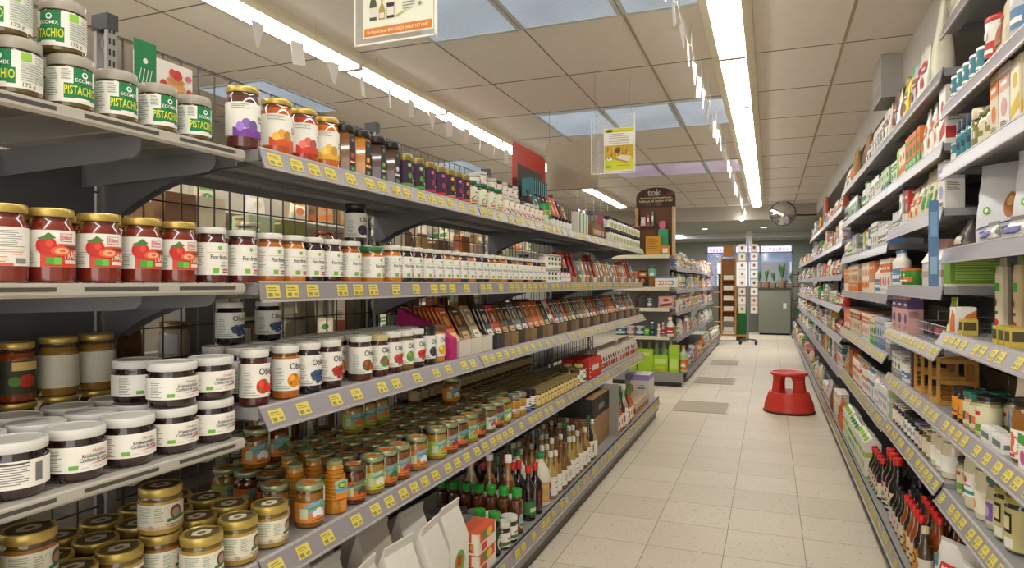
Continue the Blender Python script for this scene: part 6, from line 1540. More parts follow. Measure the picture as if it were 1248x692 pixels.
# ================================================================ HOUSEHOLD GOODS GONDOLA
def XP(px, Y):
    q = (px - 624) / 810.0; d = Y / (math.cos(YAW) + q * math.sin(YAW)); return d * (q * math.cos(YAW) - math.sin(YAW))
EC = []
def endrow(z, y, spec, sh):
    for k, (x0, x1, key, desc, cat) in enumerate(spec):
        xa, xb = XP(x0, y), XP(x1, y)
        o = place(key, (xa + xb) / 2, y, z + .0004, desc, cat, None, rz=-PI / 2)
def eb(key, px0, px1, h, c, art=(), name='soap_carton', dep=.14):
    w_ = XP(px1, 9.28) - XP(px0, 9.28) - .006
    box(key, w_, dep, h, c, [(s[0],) + tuple(v * w_ if i in (0, 2) and s[0] in 'r' else (v * h if s[0] == 'r' else v) for i, v in enumerate(s[1:-1])) + (s[-1],) for s in art], name=name)
    return key
LIME = H('a6d028')
eb('e1', 768, 777, .25, LIME, [('r', -.3, .6, .3, .8, WHITE)]); eb('e2', 778, 797, .30, LIME, [('r', -.3, .7, .3, .85, H('c8e080'))]); eb('e3', 797, 815, .22, LIME, [('r', -.4, .5, .4, .8, H('c6e27a')), ('r', -.3, .2, .3, .3, H('e0c040'))])
eb('e4', 816, 828, .36, LIME, [('r', -.4, .1, .4, .5, H('c4e070'))])
endrow(.19, 9.28, [(768, 777, 'e1', 'lime green soap carton, first from the jam gondola on the end cap deck', 'carton'), (778, 797, 'e2', 'tall lime green carton, second on the end cap deck', 'carton'), (797, 815, 'e3', 'lower square lime green carton in the middle of the end cap deck', 'carton'), (816, 828, 'e4', 'tallest lime green carton at the end cap corner', 'carton')], '')
key = gen('bottle', 'pale green', 'orange', .11, .36); place(key, XP(833, 9.3), 9.3, .1904, 'pale green bottle with orange label at the end cap corner', 'bottle', None, rz=-PI / 2)
key = gen('bottle', 'pale green', 'grey', .09, .40)
for k, px in enumerate((774, 784, 794, 803, 812, 820)): place(key, XP(px, 9.47) - .03, 9.47, .1904, 'grey green bottle behind the lime cartons, %s from the jam gondola' % ORD[k], 'bottle', 'grey green bottles', rz=-PI / 2)
def put(px, y, z, spec, lab, cat, grp=None):
    place(gen(*spec), XP(px, y), y, z + .0004, lab, cat, grp, rz=-PI / 2)
put(757, 9.27, .675, ('tub', 'teal', 'white', .15, .11), 'pale teal tub on the end cap shelf above the lime cartons', 'tub')
put(769, 9.27, .675, ('tub', 'pink', 'white', .12, .13), 'pink tub on the end cap shelf', 'tub'); put(780.5, 9.27, .675, ('tub', 'blue', 'white', .12, .13), 'pale blue tub on the end cap shelf', 'tub')
put(789, 9.25, .675, ('carton', 'green', 'lime', .07, .10), 'small green carton between blue tub and pump bottle', 'carton')
put(795.5, 9.27, .675, ('spray', 'teal', 'navy', .08, .21), 'dark teal pump bottle on the end cap', 'bottle'); put(803, 9.25, .675, ('spray', 'white', 'pink', .06, .17), 'white pump bottle with pink label', 'bottle'); put(808.5, 9.27, .675, ('spray', 'pink', 'red', .055, .20), 'pink pump bottle beside the red label spray', 'bottle')
put(817, 9.27, .675, ('spray', 'white', 'red', .12, .28), 'white spray bottle with a large red label', 'bottle')
put(792, 9.25, 1.06, ('tin', 'teal', 'white', .06, .13), 'pale teal tin beside the brown arch', 'tin'); put(812, 9.32, 1.06, ('carton', 'pink', 'brown', .20, .16), 'pink and brown carton on the third end cap shelf', 'carton')
m = MB()
for k in range(13):
    a0, a1 = PI * k / 13, PI * (k + 1) / 13
    m.add([(math.cos(a) * r_ * .10, y_, .08 + math.sin(a) * r_ * .12) for y_ in (0, .08) for r_, a in ((1, a0), (1, a1), (.75, a1), (.75, a0))], [(0, 1, 2, 3), (7, 6, 5, 4), (0, 4, 5, 1), (1, 5, 6, 2), (2, 6, 7, 3), (3, 7, 4, 0)], H('5a3420'), 'wood')
for s_ in (-1, 1): m.box(min(s_ * .1, s_ * .075), 0, 0, max(s_ * .1, s_ * .075), .08, .08, H('5a3420'), 'wood')
o = m.obj('wooden_arch'); o.location = (XP(783, 9.3), 9.27, 1.0605); tag(o, 'dark brown wooden arch ornament on the end cap', 'ornament')
MB().box(-.115, -.01, -.0, .115, -.002, .012, H('4a2c1a'), 'wood').obj('plinth', o)
bottle('bamboo', .055, .30, H('8f5a20'), H('3f9a80'), H('7ab8a0'), [('r', -.03, .16, .03, .2, WHITE)], name='brush_tube', shoulder=.9, capR=.95, neck=.9, caph=.02, m='gloss', labz=(.5, .85))
place('bamboo', XP(795, 9.27), 9.27, 1.3454, 'brown tube with teal label on the end cap', 'tube', None, rz=-PI / 2)
def ringbox():
    b = MB().box(-.08, -.14, 0, .08, .14, .12, WHITE, 'paper')
    b.art([q for k, c in enumerate(('d84a30', 'e0762c', 'd8b02c', 'e0762c', '3a66a8')) for q in (('e', -.085 + .043 * k, .06, .026, .032, H(c)), ('e', -.092 + .043 * k, .06, .018, .022, WHITE))], face('+x', .0803))
    return b, [('contents', MB().box(-.06, -.12, .12, .06, .12, .15, H('5a80b0'), 'film'), 'blue packed refills')]
proto('ringbox', 'display_carton', ringbox)
place('ringbox', XP(812, 9.26), 9.26, 1.3454, 'white display carton printed with coloured rings', 'carton', None, rz=-PI / 2)
put(784, 9.3, 1.345, ('carton', 'black', 'orange', .10, .24), 'black carton behind the jam gondola end on the end cap', 'carton'); put(772, 9.3, 1.345, ('carton', 'orange', 'brown', .12, .22), 'orange and brown carton on the end cap beside the jam gondola', 'carton')
# arched brush display
xa, xb = XP(775, 9.32), XP(823, 9.32); wd = xb - xa; xc = (xa + xb) / 2
r = empty('brush_display', (xc, 9.35, 1.7855)); tag(r, 'brown arched cardboard display of wooden brushes with white lettering on top', 'display')
pts = [(wd / 2, .66)] + [(wd / 2 * math.cos(math.radians(a)), .80 + .145 * math.sin(math.radians(a)) ** .8) for a in range(0, 181, 12)] + [(-wd / 2, .66)]
hb = MB().prism(pts, 'y', -.006, .006, H('4a382c'), 'card')
fm = lambda u, v, e: (u, -.0065 - e, v)
rr = random.Random(2)
hb.art([('e', rr.uniform(-wd * .4, wd * .4), rr.uniform(.69, .86), .05, .03, H(rr.choice(['6a4a34', '7a5038', '3a2a22']))) for _ in range(9)] + [('t', 'tok', -.02, .835, .13, .3, H('c8bfb4')), ('t', 'duurzame producten voor', 0, .79, .04, wd * .85, H('e0d6b8')), ('t', 'huishoud, lijf, keuken en bad', 0, .745, .04, wd * .9, H('e0d6b8'))], fm)
hb.obj('header', r)
b = MB(); b.box(-wd / 2, 0, 0, wd / 2, .01, .66, H('6a4428'), 'wood'); b.box(wd / 2 - .035, -.10, 0, wd / 2, 0, .66, H('c8a878'), 'wood'); b.box(-wd / 2, -.10, 0, -wd / 2 + .035, 0, .66, H('b08a58'), 'wood'); b.obj('frame', r)
b = MB(); b.box(-wd / 2 + .036, -.10, .40, .0, -.003, .415, H('8a6038'), 'wood'); b.obj('peg_shelf', r)
def disp(key, w_, h, c, nm_, art=()):
    return box(key, w_, .05, h, c, art, name=nm_)
disp('og', .20, .26, H('d89a1e'), 'sponge_carton', [('l', -.08, .22, .08, 8, .022, H('8a5a10'))]); disp('og2', .12, .13, H('e0862a'), 'sponge_carton', [('r', -.04, .03, .03, .09, WHITE)])
for k, (key, u, lb) in enumerate([('og', -.02, 'amber sponge carton low in the arched display'), ('og2', .15, 'small orange sponge carton beside the amber one')]):
    place(key, xc + u, 9.27, 1.7855, lb, 'carton', None, rz=-PI / 2)
for k, (u, c, w_, h, z0) in enumerate([(-.165, 'd8d0c4', .07, .12, .415), (-.095, 'b02a28', .05, .15, .415), (-.035, '1fa05a', .03, .19, .415), (.14, 'd86a90', .09, .12, .55)]):
    if k == 3: continue
    o = MB().prism([(-w_ / 2, 0), (w_ / 2, 0), (w_ / 2 * .8, h), (-w_ / 2 * .8, h)], 'y', -.012, .012, H(c), 'gloss').obj('brush_pack'); o.location = (xc + u, 9.30, 1.786 + z0); tag(o, '%s brush pack on the arched display' % ['white', 'dark red', 'narrow green'][k], 'brush', 'packs on the arched display')
    MB().box(-.012, -.013, h * .3, .012, -.0125, h * .7, WHITE, 'paper').obj('label', o)
o = MB().prism([(-.08, 0), (.08, 0), (.075, .36), (-.055, .36)], 'y', -.012, .012, H('1f9a5c'), 'gloss').obj('dustpan'); o.location = (xc + .15, 9.30, 1.786 + .14); 
o.location = (xc + .10, 9.315, 1.786); tag(o, 'green dustpan standing at the corner of the arched display', 'dustpan')
MB().lathe([(.03, .361), (.05, .40), (.045, .46), (.01, .48)], 14, H('d8688e'), 'gloss', cy=0, fl=.22).obj('handle', o)['label'] = 'pink handle'
# aisle face of the household gondola
HS = [('bottle', .08, .26), ('spray', .09, .26), ('bottle', .09, .22), ('carton', .11, .18), ('tub', .11, .14), ('pouch', .12, .2), ('bottle', .07, .2)]
hc = ['white', 'white', 'cream', 'pale green', 'grey', 'orange', 'pink', 'lilac', 'white', 'yellow', 'silver', 'kraft']
rh = random.Random(9)
for i in range(5):
    for lev, z in enumerate([.19] + F_LEV):
        spec = []; t = 0
        while t < 1.3:
            s_, w_, h = rh.choice(HS); n = rh.choice([2, 2, 3]); a, b_ = rh.choice(hc), rh.choice(hc + ['green', 'red', 'blue'])
            q = 1.0 if i < 3 else 1.3
            spec.append((s_, a, b_, round(w_ * q, 3), h, n)); t += n * w_ * q
        facing_row(0, '%s household gondola bay' % ORD[i], ['deck', 'lowest shelf', 'second shelf', 'third shelf', 'top shelf'][lev], z, GXB if lev == 0 else GXF, FGY[i + 1] - .02, FGY[i] + .02, spec, s=1)

# ================================================================ THE SHELVES BEHIND THE WIRE GRID
rb = random.Random(31)
bc = ['brown', 'kraft', 'rust', 'cream', 'kraft', 'cream', 'amber', 'grey', 'brown', 'olive', 'pale green']
for i in range(4):
    for lev, z in enumerate([.7, 1.13, 1.52]):
        y = BY[i + 1] - .05; k = 0
        while y > max(BY[i], .9) + .2:
            s_, w_, h = rb.choice([('carton', .16, .17), ('pouch', .14, .19), ('jar', .10, .13), ('tallcarton', .14, .22), ('jar', .1, .13)])
            a, b_ = rb.choice(bc), rb.choice(bc)
            place(gen(s_, a, b_, w_, h), -2.12 + (.0 if s_ != 'jar' else .1), y - w_ / 2, z + .0004, '%s and %s %s behind the wire grid, %s shelf, %s of %s bay' % (a, b_, NOUN[s_], ['low', 'middle', 'upper'][lev], ORD[k], BAYN[i]), 'carton' if 'carton' in s_ else s_, 'goods behind the wire grid', rz=PI)
            y -= w_ + .01 + rb.choice([0, 0, .05]); k += 1
# racking and goods on the far side of the next aisle
for i in range(4):
    y0 = .5 + 2.4 * i
    r = empty('wall_rack', (0, 0, 0)); tag(r, 'pale rack beyond the jam gondola, %s from the lens' % ORD[i], 'rack', 'racks in the next aisle')
    for z in (.3, .9, 1.4, 1.9): MB().box(-3.9, y0, z - .02, -3.45, y0 + 2.3, z, H('cfc9bb'), 'shelf_paint').obj('shelf', r, smooth=False)
    MB().box(-3.93, y0, 0, -3.9, y0 + 2.3, 2.2, H('d2cab6'), 'shelf_paint').obj('back_panel', r, smooth=False)
    for yy in (y0, y0 + 2.27): MB().box(-3.9, yy, 0, -3.86, yy + .03, 2.2, H('8f8d88'), 'shelf_paint').obj('post', r, smooth=False)
    for lev, z in enumerate((.9, 1.4, 1.9)):
        y = y0 + 2.2; k = 0
        while y > y0 + .3:
            s_, w_, h = rb.choice([('carton', .22, .2), ('tallcarton', .2, .3), ('pouch', .2, .24)]); a, b_ = rb.choice(['pale green', 'cream', 'white', 'cream', 'kraft', 'white', 'grey']), rb.choice(['cream', 'green', 'orange', 'brown'])
            place(gen(s_, a, b_, w_, h), -3.55, y - w_ / 2, z + .0004, '%s and %s %s, %s rack of the next aisle, %s shelf, %s along' % (a, b_, NOUN[s_], ORD[i], ['low', 'middle', 'top'][lev], ORD[k]), 'carton' if 'carton' in s_ else s_, 'goods in the next aisle')
            y -= w_ + .02 + rb.choice([0, .1, .25]); k += 1
# ================================================================ STOOL, HATCHES, HANGING THINGS
def stool():
    R1, R2 = .258, .205
    red = H('d63c2e')
    r = empty('step_stool', (.197, 7.86, 0)); tag(r, 'red plastic step stool standing alone on the aisle floor', 'stool')
    n = 40
    def ring(R, z, sq=.86): return (R, z)
    b = MB().lathe([(R1 * .99, .014), (R1, .03), (R1 * .985, .035), (R1 * .965, .09), (R1 * .955, .094), (R1 * .955, .098), (R2 * 1.02, .205), (R2 * 1.0, .215), (R2 * .97, .220), (R2 * .8, .221)], n, red, 'plastic', cap=True)
    b.obj('base', r)
    MB().lathe([(R1 * 1.0, .0), (R1 * 1.03, .004), (R1 * 1.03, .016), (R1 * .99, .022)], n, H('3a2a28'), 'rubber').obj('rubber_ring', r)
    for k in range(4):
        a = math.radians(45 + 90 * k) - .18
        L = []
        for t in range(7):
            z = .2215 + (.395 - .2215) * t / 6; hw = .34 - .04 * math.sin(PI * t / 6) + (.16 * max(0, t - 4) / 2)
            ro, ri = .185 - .022 * t / 6, .135 - .02 * t / 6
            L.append([(ro * math.cos(a + s * hw), ro * math.sin(a + s * hw), z) for s in (-1, -.33, .33, 1)] + [(ri * math.cos(a + s * hw), ri * math.sin(a + s * hw), z) for s in (1, .33, -.33, -1)])
        vs = [p for q in L for p in q]
        fs = [(j * 8 + i, j * 8 + (i + 1) % 8, (j + 1) * 8 + (i + 1) % 8, (j + 1) * 8 + i) for j in range(6) for i in range(8)] + [tuple(range(8))[::-1], tuple(48 + i for i in range(8))]
        MB().add(vs, fs, red, 'plastic').obj('leg', r)
    MB().lathe([(.165, .3955), (.182, .400), (.190, .408), (.190, .424), (.184, .431), (.172, .434), (.168, .432)], n, red, 'plastic').obj('top_step', r)
    m = MB()
    for rr_ in (.05, .09, .13, .155): 
        m.lathe([(rr_, .4322), (rr_ + .004, .4338), (rr_ + .008, .4322)], n, H('b52219'), 'rubber', cap=False)
    m.obj('tread_ring', r)
stool()
def hatch(x0, x1, y0, y1, lab):
    r = empty('floor_hatch', ((x0 + x1) / 2, (y0 + y1) / 2, 0)); tag(r, lab, 'floor hatch', 'floor hatches')
    a, b_ = (x1 - x0) / 2, (y1 - y0) / 2
    MB().box(-a + .02, -b_ + .02, .0004, a - .02, b_ - .02, .003, H('b3a893'), 'card').obj('plate', r, smooth=False)
    f = MB()
    for s in (-1, 1):
        f.box(s * a - .02 if s > 0 else -a, -b_, .0004, s * a if s > 0 else -a + .02, b_, .004, H('b7ab93'), 'steel'); f.box(-a + .02, s * b_ - .02 if s > 0 else -b_, .0004, a - .02, s * b_ if s > 0 else -b_ + .02, .004, H('8a7d69'), 'steel')
    f.obj('frame', r, smooth=False)
hatch(-1.0, -.42, 7.45, 8.12, 'worn square floor hatch closest to the jam gondola end')
hatch(-1.0, -.45, 9.62, 10.25, 'worn floor hatch at the corner of the household gondola')
hatch(-.98, -.50, 11.9, 12.6, 'smaller worn floor hatch farther along the aisle')

def sign_at(x, y, z0, w_, h, name, lab, fn):
    r = empty(name, (x, y, z0)); tag(r, lab, 'hanging sign')
    MB().box(-w_ / 2, -.003, 0, w_ / 2, .003, h, H('f0ece2'), 'acrylic').obj('acrylic_holder', r, smooth=False)
    e = MB()
    for x0_, x1_, z0_, z1_ in ((-w_ / 2 - .002, -w_ / 2 + .004, 0, h), (w_ / 2 - .004, w_ / 2 + .002, 0, h), (-w_ / 2, w_ / 2, -.002, .004)): e.box(x0_, -.0045, z0_, x1_, .0045, z1_, H('e2ddd2'), 'plastic')
    e.obj('edge_strip', r, smooth=False)
    fn(r, w_, h)
    for s in (-1, 1):
        MB().tube([(s * w_ * .42, 0, h), (s * w_ * .42, 0, CEIL - z0 - .001)], .0012, H('8a8678'), 'steel', 4).obj('wire', r)
    return r
def art1(r, w_, h):
    b = MB().box(-.06, -.0065, .01, w_ / 2 - .006, -.0035, .30, H('ece8dc'), 'paper')
    f = lambda u, v, e: (u, -.0067 - e, v)
    x0, x1 = -.055, w_ / 2 - .009
    b.art([('r', x0, .272, x1, .297, H('cfd030')), ('e', x0 + .035, .283, .022, .010, H('3a3a20')), ('e', x0 + .035, .283, .016, .006, H('5a6a2a')), ('r', x0 + .03, .258, x1 - .06, .263, H('c8a080'))] + [('r', x0 + .03, .245 - .012 * k, x1 - .03, .248 - .012 * k, H('8a8a88')) for k in range(5)] +
          [('r', x0, .085, x1, .185, H('c9a02c')), ('r', x0, .02, x1, .09, H('d2d42e'))] + [('e', x0 + .01 + .0125 * k, .12 + .04 * ((k * 5) % 3) / 2, .0035, .018, H('8f6a1c') if k % 2 else H('e0c050')) for k in range(13)] +
          [('e', x0 + .092, .150, .018, .020, H('6a4422')), ('e', x0 + .035, .095, .018, .012, H('e8e4dc')), ('e', x0 + .03, .1, .006, .006, H('3a3a3a')), ('p', [(x0 + .075, .10), (x0 + .115, .12), (x1 - .008, .105), (x1 - .035, .072)], H('e2d3bc')), ('p', [(x0 + .075, .10), (x1 - .035, .072), (x1 - .035, .060), (x0 + .075, .088)], H('b98a5a')),
           ('r', x0 + .01, .045, x0 + .05, .048, H('7a7a30')), ('r', x0 + .01, .035, x0 + .04, .038, H('7a7a30')), ('r', x0 + .09, .045, x1 - .02, .048, H('7a7a30'))], f)
    b.obj('poster', r, smooth=False)
sign_at(-.985, 4.42, 2.14, .295, .40, 'hanging_sign', 'clear hanging sign with a yellow poster of bread and wheat', art1)
def art2(r, w_, h):
    b = MB().box(-.11, -.0065, .018, w_ / 2 - .006, -.0035, .40, H('dfe0cc'), 'paper')
    f = lambda u, v, e: (u, -.0067 - e, v)
    x0, x1 = -.105, w_ / 2 - .010
    q = []
    q += [('r', x0, .022, x1, .048, H('d07a2c')), ('t', 'De Nieuwe Band - BIOLOGISCH VANUIT HET HART', (x0 + x1) / 2, .030, .014, (x1 - x0) * .9, H('f2dcc0'))]
    q += [('p', [(x0 + .02, .07), (x0 + .045, .07), (x0 + .045, .12), (x0 + .036, .15), (x0 + .036, .19), (x0 + .028, .19), (x0 + .028, .15), (x0 + .02, .12)], H('4a4c3a')), ('r', x0 + .02, .08, x0 + .045, .11, H('d8d4c8'))]
    q += [('p', [(x0 + .053, .07), (x0 + .075, .07), (x0 + .075, .10), (x0 + .066, .12), (x0 + .072, .155), (x0 + .058, .155), (x0 + .062, .12), (x0 + .053, .10)], H('a8943c')), ('r', x0 + .055, .074, x0 + .073, .09, H('d8d4c8'))]
    q += [('r', x0 + .082, .07, x0 + .108, .115, H('4a2c34')), ('r', x0 + .083, .078, x0 + .107, .104, H('ddd6cc')), ('r', x0 + .081, .110, x0 + .109, .117, H('3a2428'))]
    q += [('p', [(x0 + .12, .12), (x1 - .03, .15), (x1 - .03, .19), (x0 + .12, .165)], H('6f9a3e')), ('l', x1 - .10, .108, x1 - .05, 3, .009, H('8a8f8a')), ('e', x1 - .04, .10, .006, .006, H('8a8f8a')), ('p', [(x0 + .115, .07), (x0 + .15, .085), (x0 + .15, .088), (x0 + .115, .076)], H('b0b060'))]
    b.art(q, f); b.obj('poster', r, smooth=False)
sign_at(-1.072, 1.77, 2.142, .285, .42, 'hanging_sign', 'clear hanging sign with an orange footer above the lens side of the aisle', art2)
# plain grey beige hanging board
r = empty('hanging_board', (-1.50, 5.24, 2.165)); tag(r, 'plain grey beige board hanging behind the clear bread sign', 'hanging board')
MB().box(-.215, -.03, 0, .215, .03, .385, H('a89e88'), 'card').obj('board', r, smooth=False)
for s in (-1, 1): MB().tube([(s * .20, 0, .385), (s * .20, 0, CEIL - 2.165 - .001)], .0014, H('6a665c'), 'steel', 4).obj('wire', r)

# bunting
def bunting(x, y0, pitch, nseg, z, lab, xs=1):
    r = empty('paper_bunting', (x, y0, z)); tag(r, lab, 'bunting', 'strings of white paper flags')
    st = MB(); pts = []
    for k in range(nseg):
        for t in range(5 if k < nseg - 1 else 6):
            u = t / 5; pts.append((0, (k + u) * pitch, -.06 * 4 * u * (1 - u) * (.8 + .2 * (k % 2))))
    st.tube(pts, .0022, H('e8e2d2'), 'paper', 4); st.obj('string', r)
    for k in range(nseg):
        for q, (u, shp) in enumerate(((.26, 'tri'), (.74, 'rect'))):
            zc = -.06 * 4 * u * (1 - u) * (.8 + .2 * (k % 2)); yc = (k + u) * pitch
            f = MB(); w_ = .046; a = .35 * math.sin(k * 2.3 + q * 1.7)
            def P(s, h): return (s * w_ * math.sin(a) + .012 * h * 8 * math.sin(k + q), yc + s * w_ * math.cos(a), zc - h)
            th = .0008
            if shp == 'tri': pp = [P(-1, 0), P(1, 0), P(.15, .125), P(-.15, .125)]
            else: pp = [P(-.8, 0), P(.8, 0), P(.95, .115), P(-.7, .125)]
            pp2 = [(p[0] + th, p[1], p[2]) for p in pp]
            f.add(pp + pp2, [(0, 1, 2, 3), (7, 6, 5, 4), (0, 4, 5, 1), (1, 5, 6, 2), (2, 6, 7, 3), (3, 7, 4, 0)], H('f6f3ea'), 'paper')
            g_ = [tuple((P(0, .055)[i] if i != 0 else P(0, .055)[0] + .0012 * (1)) for i in range(3))]
            f.obj('flag', r, smooth=False)
    for k in range(nseg + 1): MB().tube([(0, k * pitch, 0), (0, k * pitch, CEIL - z - .003)], .0012, H('b8b09a'), 'steel', 4).obj('hook', r)
bunting(-2.33, 2.42, .60, 10, 2.71, 'string of white paper flags behind the jam gondola, under the far fluorescent line')
bunting(-.40, 1.95, .60, 18, 2.70, 'string of white paper flags beside the aisle fluorescent line')
bunting(-2.68, 9.6, .5, 5, 2.55, 'string of white paper flags beyond the hanging grey board')
for (x, y) in ((-.95, 4.9),):
    pass
# convex mirror on its arm
r = empty('convex_mirror', (.22, 13.0, 2.45)); r.location = (.215, 12.55, 2.62); tag(r, 'round convex mirror on a bracket near the wall shelving end', 'mirror')
pr = [(0.0001, .05)] + [(.22 * math.sin(math.radians(a)), .05 - .13 * (1 - math.cos(math.radians(a)))) for a in range(8, 81, 8)]
m = MB(); m.lathe(pr[::-1], 32, (.9, .9, .9), 'mirror'); mi = m
mi.v = [(x, -z, y) for x, y, z in mi.v]; mi.obj('mirror_glass', r, angle=80)
m = MB(); m.lathe([(.219, -.062), (.225, -.062), (.225, -.03), (.221, -.03)], 32, H('77777a'), 'plastic', cap=False); m.v = [(x, -z, y) for x, y, z in m.v]; m.obj('rim', r)
m = MB(); m.tube([(.1, .10, -.02), (.35, .12, -.03), (.55, .12, -.03)], .014, H('3a3230'), 'steel', 8); m.obj('arm', r)
# grey box on the soffit
r = empty('ventilation_unit', (.715, 4.89, 2.56)); tag(r, 'plain grey box unit fixed to the soffit above the wall shelving', 'vent unit')
MB().box(-.065, -.18, 0, .0545, .18, .268, H('a9a69f'), 'plastic').obj('casing', r)
MB().box(-.066, -.15, .02, -.0652, .15, .09, H('8f8c86'), 'plastic').obj('grille', r)

# ================================================================ THE ENTRANCE
FY = 20.2
WX0, WX1 = -1.75, .62
struct('wall_front', MB().box(-6, FY, 0, WX0, FY + .12, 2.66, H('8d968c'), 'wall_paint').box(WX1, FY, 0, 1.3, FY + .12, 2.66, H('8d968c'), 'wall_paint').box(WX0, FY, 2.50, WX1, FY + .12, 2.66, H('8d968c'), 'wall_paint').box(WX0, FY, 0, WX1, FY + .12, 1.28, H('6c6b62'), 'wall_paint'), smooth=False)
struct('trim_2', MB().box(-3.5, 16.9, 2.50, 1.1, 17.1, 2.6, H('c8ccd4'), 'wall_paint'), smooth=False)
fr_ = MB()
for x in (WX0, -.95, -.28, WX1 - .04): fr_.box(x, FY - .01, 1.28, x + .05, FY + .05, 2.50, H('7f8896'), 'plastic')
fr_.box(WX0, FY - .01, 1.28, WX1, FY + .05, 1.33, H('7f8896'), 'plastic'); fr_.box(WX0, FY - .01, 2.26, WX1, FY + .05, 2.29, H('7f8896'), 'plastic'); fr_.box(WX0, FY - .012, 2.46, WX1, FY + .05, 2.50, H('9aa2b0'), 'plastic')
struct('window_1', fr_, smooth=False)
struct('window_2', MB().box(WX0 + .05, FY + .02, 1.33, WX1 - .04, FY + .026, 2.46, (1, 1, 1), 'acrylic'), smooth=False)
o = MB().box(WX0 + .06, FY + .06, 2.29, WX1 - .05, FY + .08, 2.455, H('d8c4dc'), 'sign_light'); 
f = lambda u, v, e: (u, FY + .0595 - e, v)
o.art([('r', WX0 + .12 + .09 * k, 2.32, WX0 + .165 + .09 * k, 2.41 - .02 * (k % 3), H('a878b0')) for k in range(24)], f, m='sign_light')
o = o.obj('light_box', smooth=False); tag(o, 'pale pink lit sign strip above the shop window', 'sign')
# street beyond the glass
struct('wall_street', MB().box(-9, 27, 0, 8, 27.2, 6, H('56698f'), 'wall_paint'), smooth=False)
struct('floor_street', MB().box(-9, 20.4, -.06, 8, 27, -.01, H('6a6f78'), 'wall_paint'), smooth=False)
for k, (x, w_, c) in enumerate([(-3.6, 1.3, 'c8d4e4'), (-1.9, 1.2, 'e2e6ee'), (-.3, .9, '2c3648'), (.7, 1.0, 'b8c4d8')]):
    o = MB().box(x, 26.96, .9, x + w_, 26.99, 2.2, H(c), 'paper').obj('shop_poster'); tag(o, '%s panel on the building across the street' % ['pale blue', 'white', 'dark', 'grey blue'][k], 'panel', 'panels across the street')
# counter panel, ledge with plants
r = empty('counter', (.12, 19.3, 0)); tag(r, 'grey green counter panel below the shop window', 'counter')
MB().box(-.40, 0, .05, .40, .5, 1.24, H('787a6c'), 'wall_paint').obj('body', r, smooth=False); MB().box(-.42, -.03, 1.2401, .42, .52, 1.27, H('3a342e'), 'wood').obj('worktop', r, smooth=False); MB().box(-.38, .05, 0, .38, .45, .0499, H('2a2826'), 'rubber').obj('plinth', r, smooth=False)
MB().box(.22, -.004, .72, .30, -.0005, .86, H('cfd0c8'), 'paper').obj('notice', r, smooth=False)
def plant(x, y, z, s, lab, pc='8a6a4a', seed=1):
    r = empty('potted_plant', (x, y, z)); tag(r, lab, 'plant', 'potted plants at the window')
    MB().lathe([(.05 * s, 0), (.07 * s, .10 * s), (.072 * s, .12 * s)], 16, H(pc), 'card').obj('pot', r)
    rr_ = random.Random(seed); m = MB()
    for k in range(26):
        a = rr_.uniform(0, 2 * PI); L = s * rr_.uniform(.12, .30); t = rr_.uniform(.1, .32); w_ = .014 * s
        p0 = Vector((0, 0, .12 * s)); p1 = Vector((math.cos(a) * L * t * .5, math.sin(a) * L * t * .5, .12 * s + L * .7)); p2 = Vector((math.cos(a) * L * t, math.sin(a) * L * t, .12 * s + L * (1.1 - .5 * t)))
        n = Vector((-math.sin(a), math.cos(a), 0)) * w_
        m.add([tuple(p0), tuple(p1 - n), tuple(p1 + n), tuple(p2)], [(0, 1, 3, 2)], H(rr_.choice(['4a7a34', '5c8f3c', '3a6a2c'])), 'paper')
    m.obj('leaves', r)
for k, (x, s) in enumerate([(-.27, 1.2), (-.08, 1.3), (.10, 1.1), (.32, 1.7), (.54, 1.1)]): plant(x, 19.45, 1.2705, s, 'potted green plant on the counter, %s from the card spinner' % ORD[k], seed=k)
# wooden pocket rack
r = empty('wooden_rack', (-.93, 16.9, 0)); tag(r, 'tall narrow wooden rack with pale card pockets near the entrance', 'rack')
wc = H('b9803a')
m = MB()
for s in (-1, 1): m.box(s * .16 - .015, -.015, .15, s * .16 + .015, .25, 2.05, wc, 'wood')
m.obj('upright', r)
MB().box(-.145, .20, .5, .145, .25, 2.0, H('a06a28'), 'wood').obj('back_board', r); MB().box(-.12, 0, 2.05, .12, .2, 2.32, H('b5762c'), 'wood').obj('head_box', r)
for k in range(6):
    z = .22 + .25 * k; s_ = MB().box(-.145, -.01, z, .145, .20, z + .015, wc, 'wood').obj('rack_shelf', r)
    MB().box(-.11, -.012, z + .016, .11, .02, z + .12, H('d2ccc0'), 'paper').obj('card_pocket', s_)
MB().box(-.30, -.02, .12, .42, .27, .1499, wc, 'wood').obj('base', r)
for s in (-1, 1):
    for yy in (.03, .22): MB().lathe([(.02, 0), (.045, .02), (.045, .07), (.02, .12)], 10, H('3a3230'), 'rubber', cx=s * .26, cy=yy).obj('caster', r)
for k in range(5):
    z = .45 + .36 * k; MB().box(-.34, .0, z, -.175, .22, z + .015, wc, 'wood').obj('side_shelf', r)
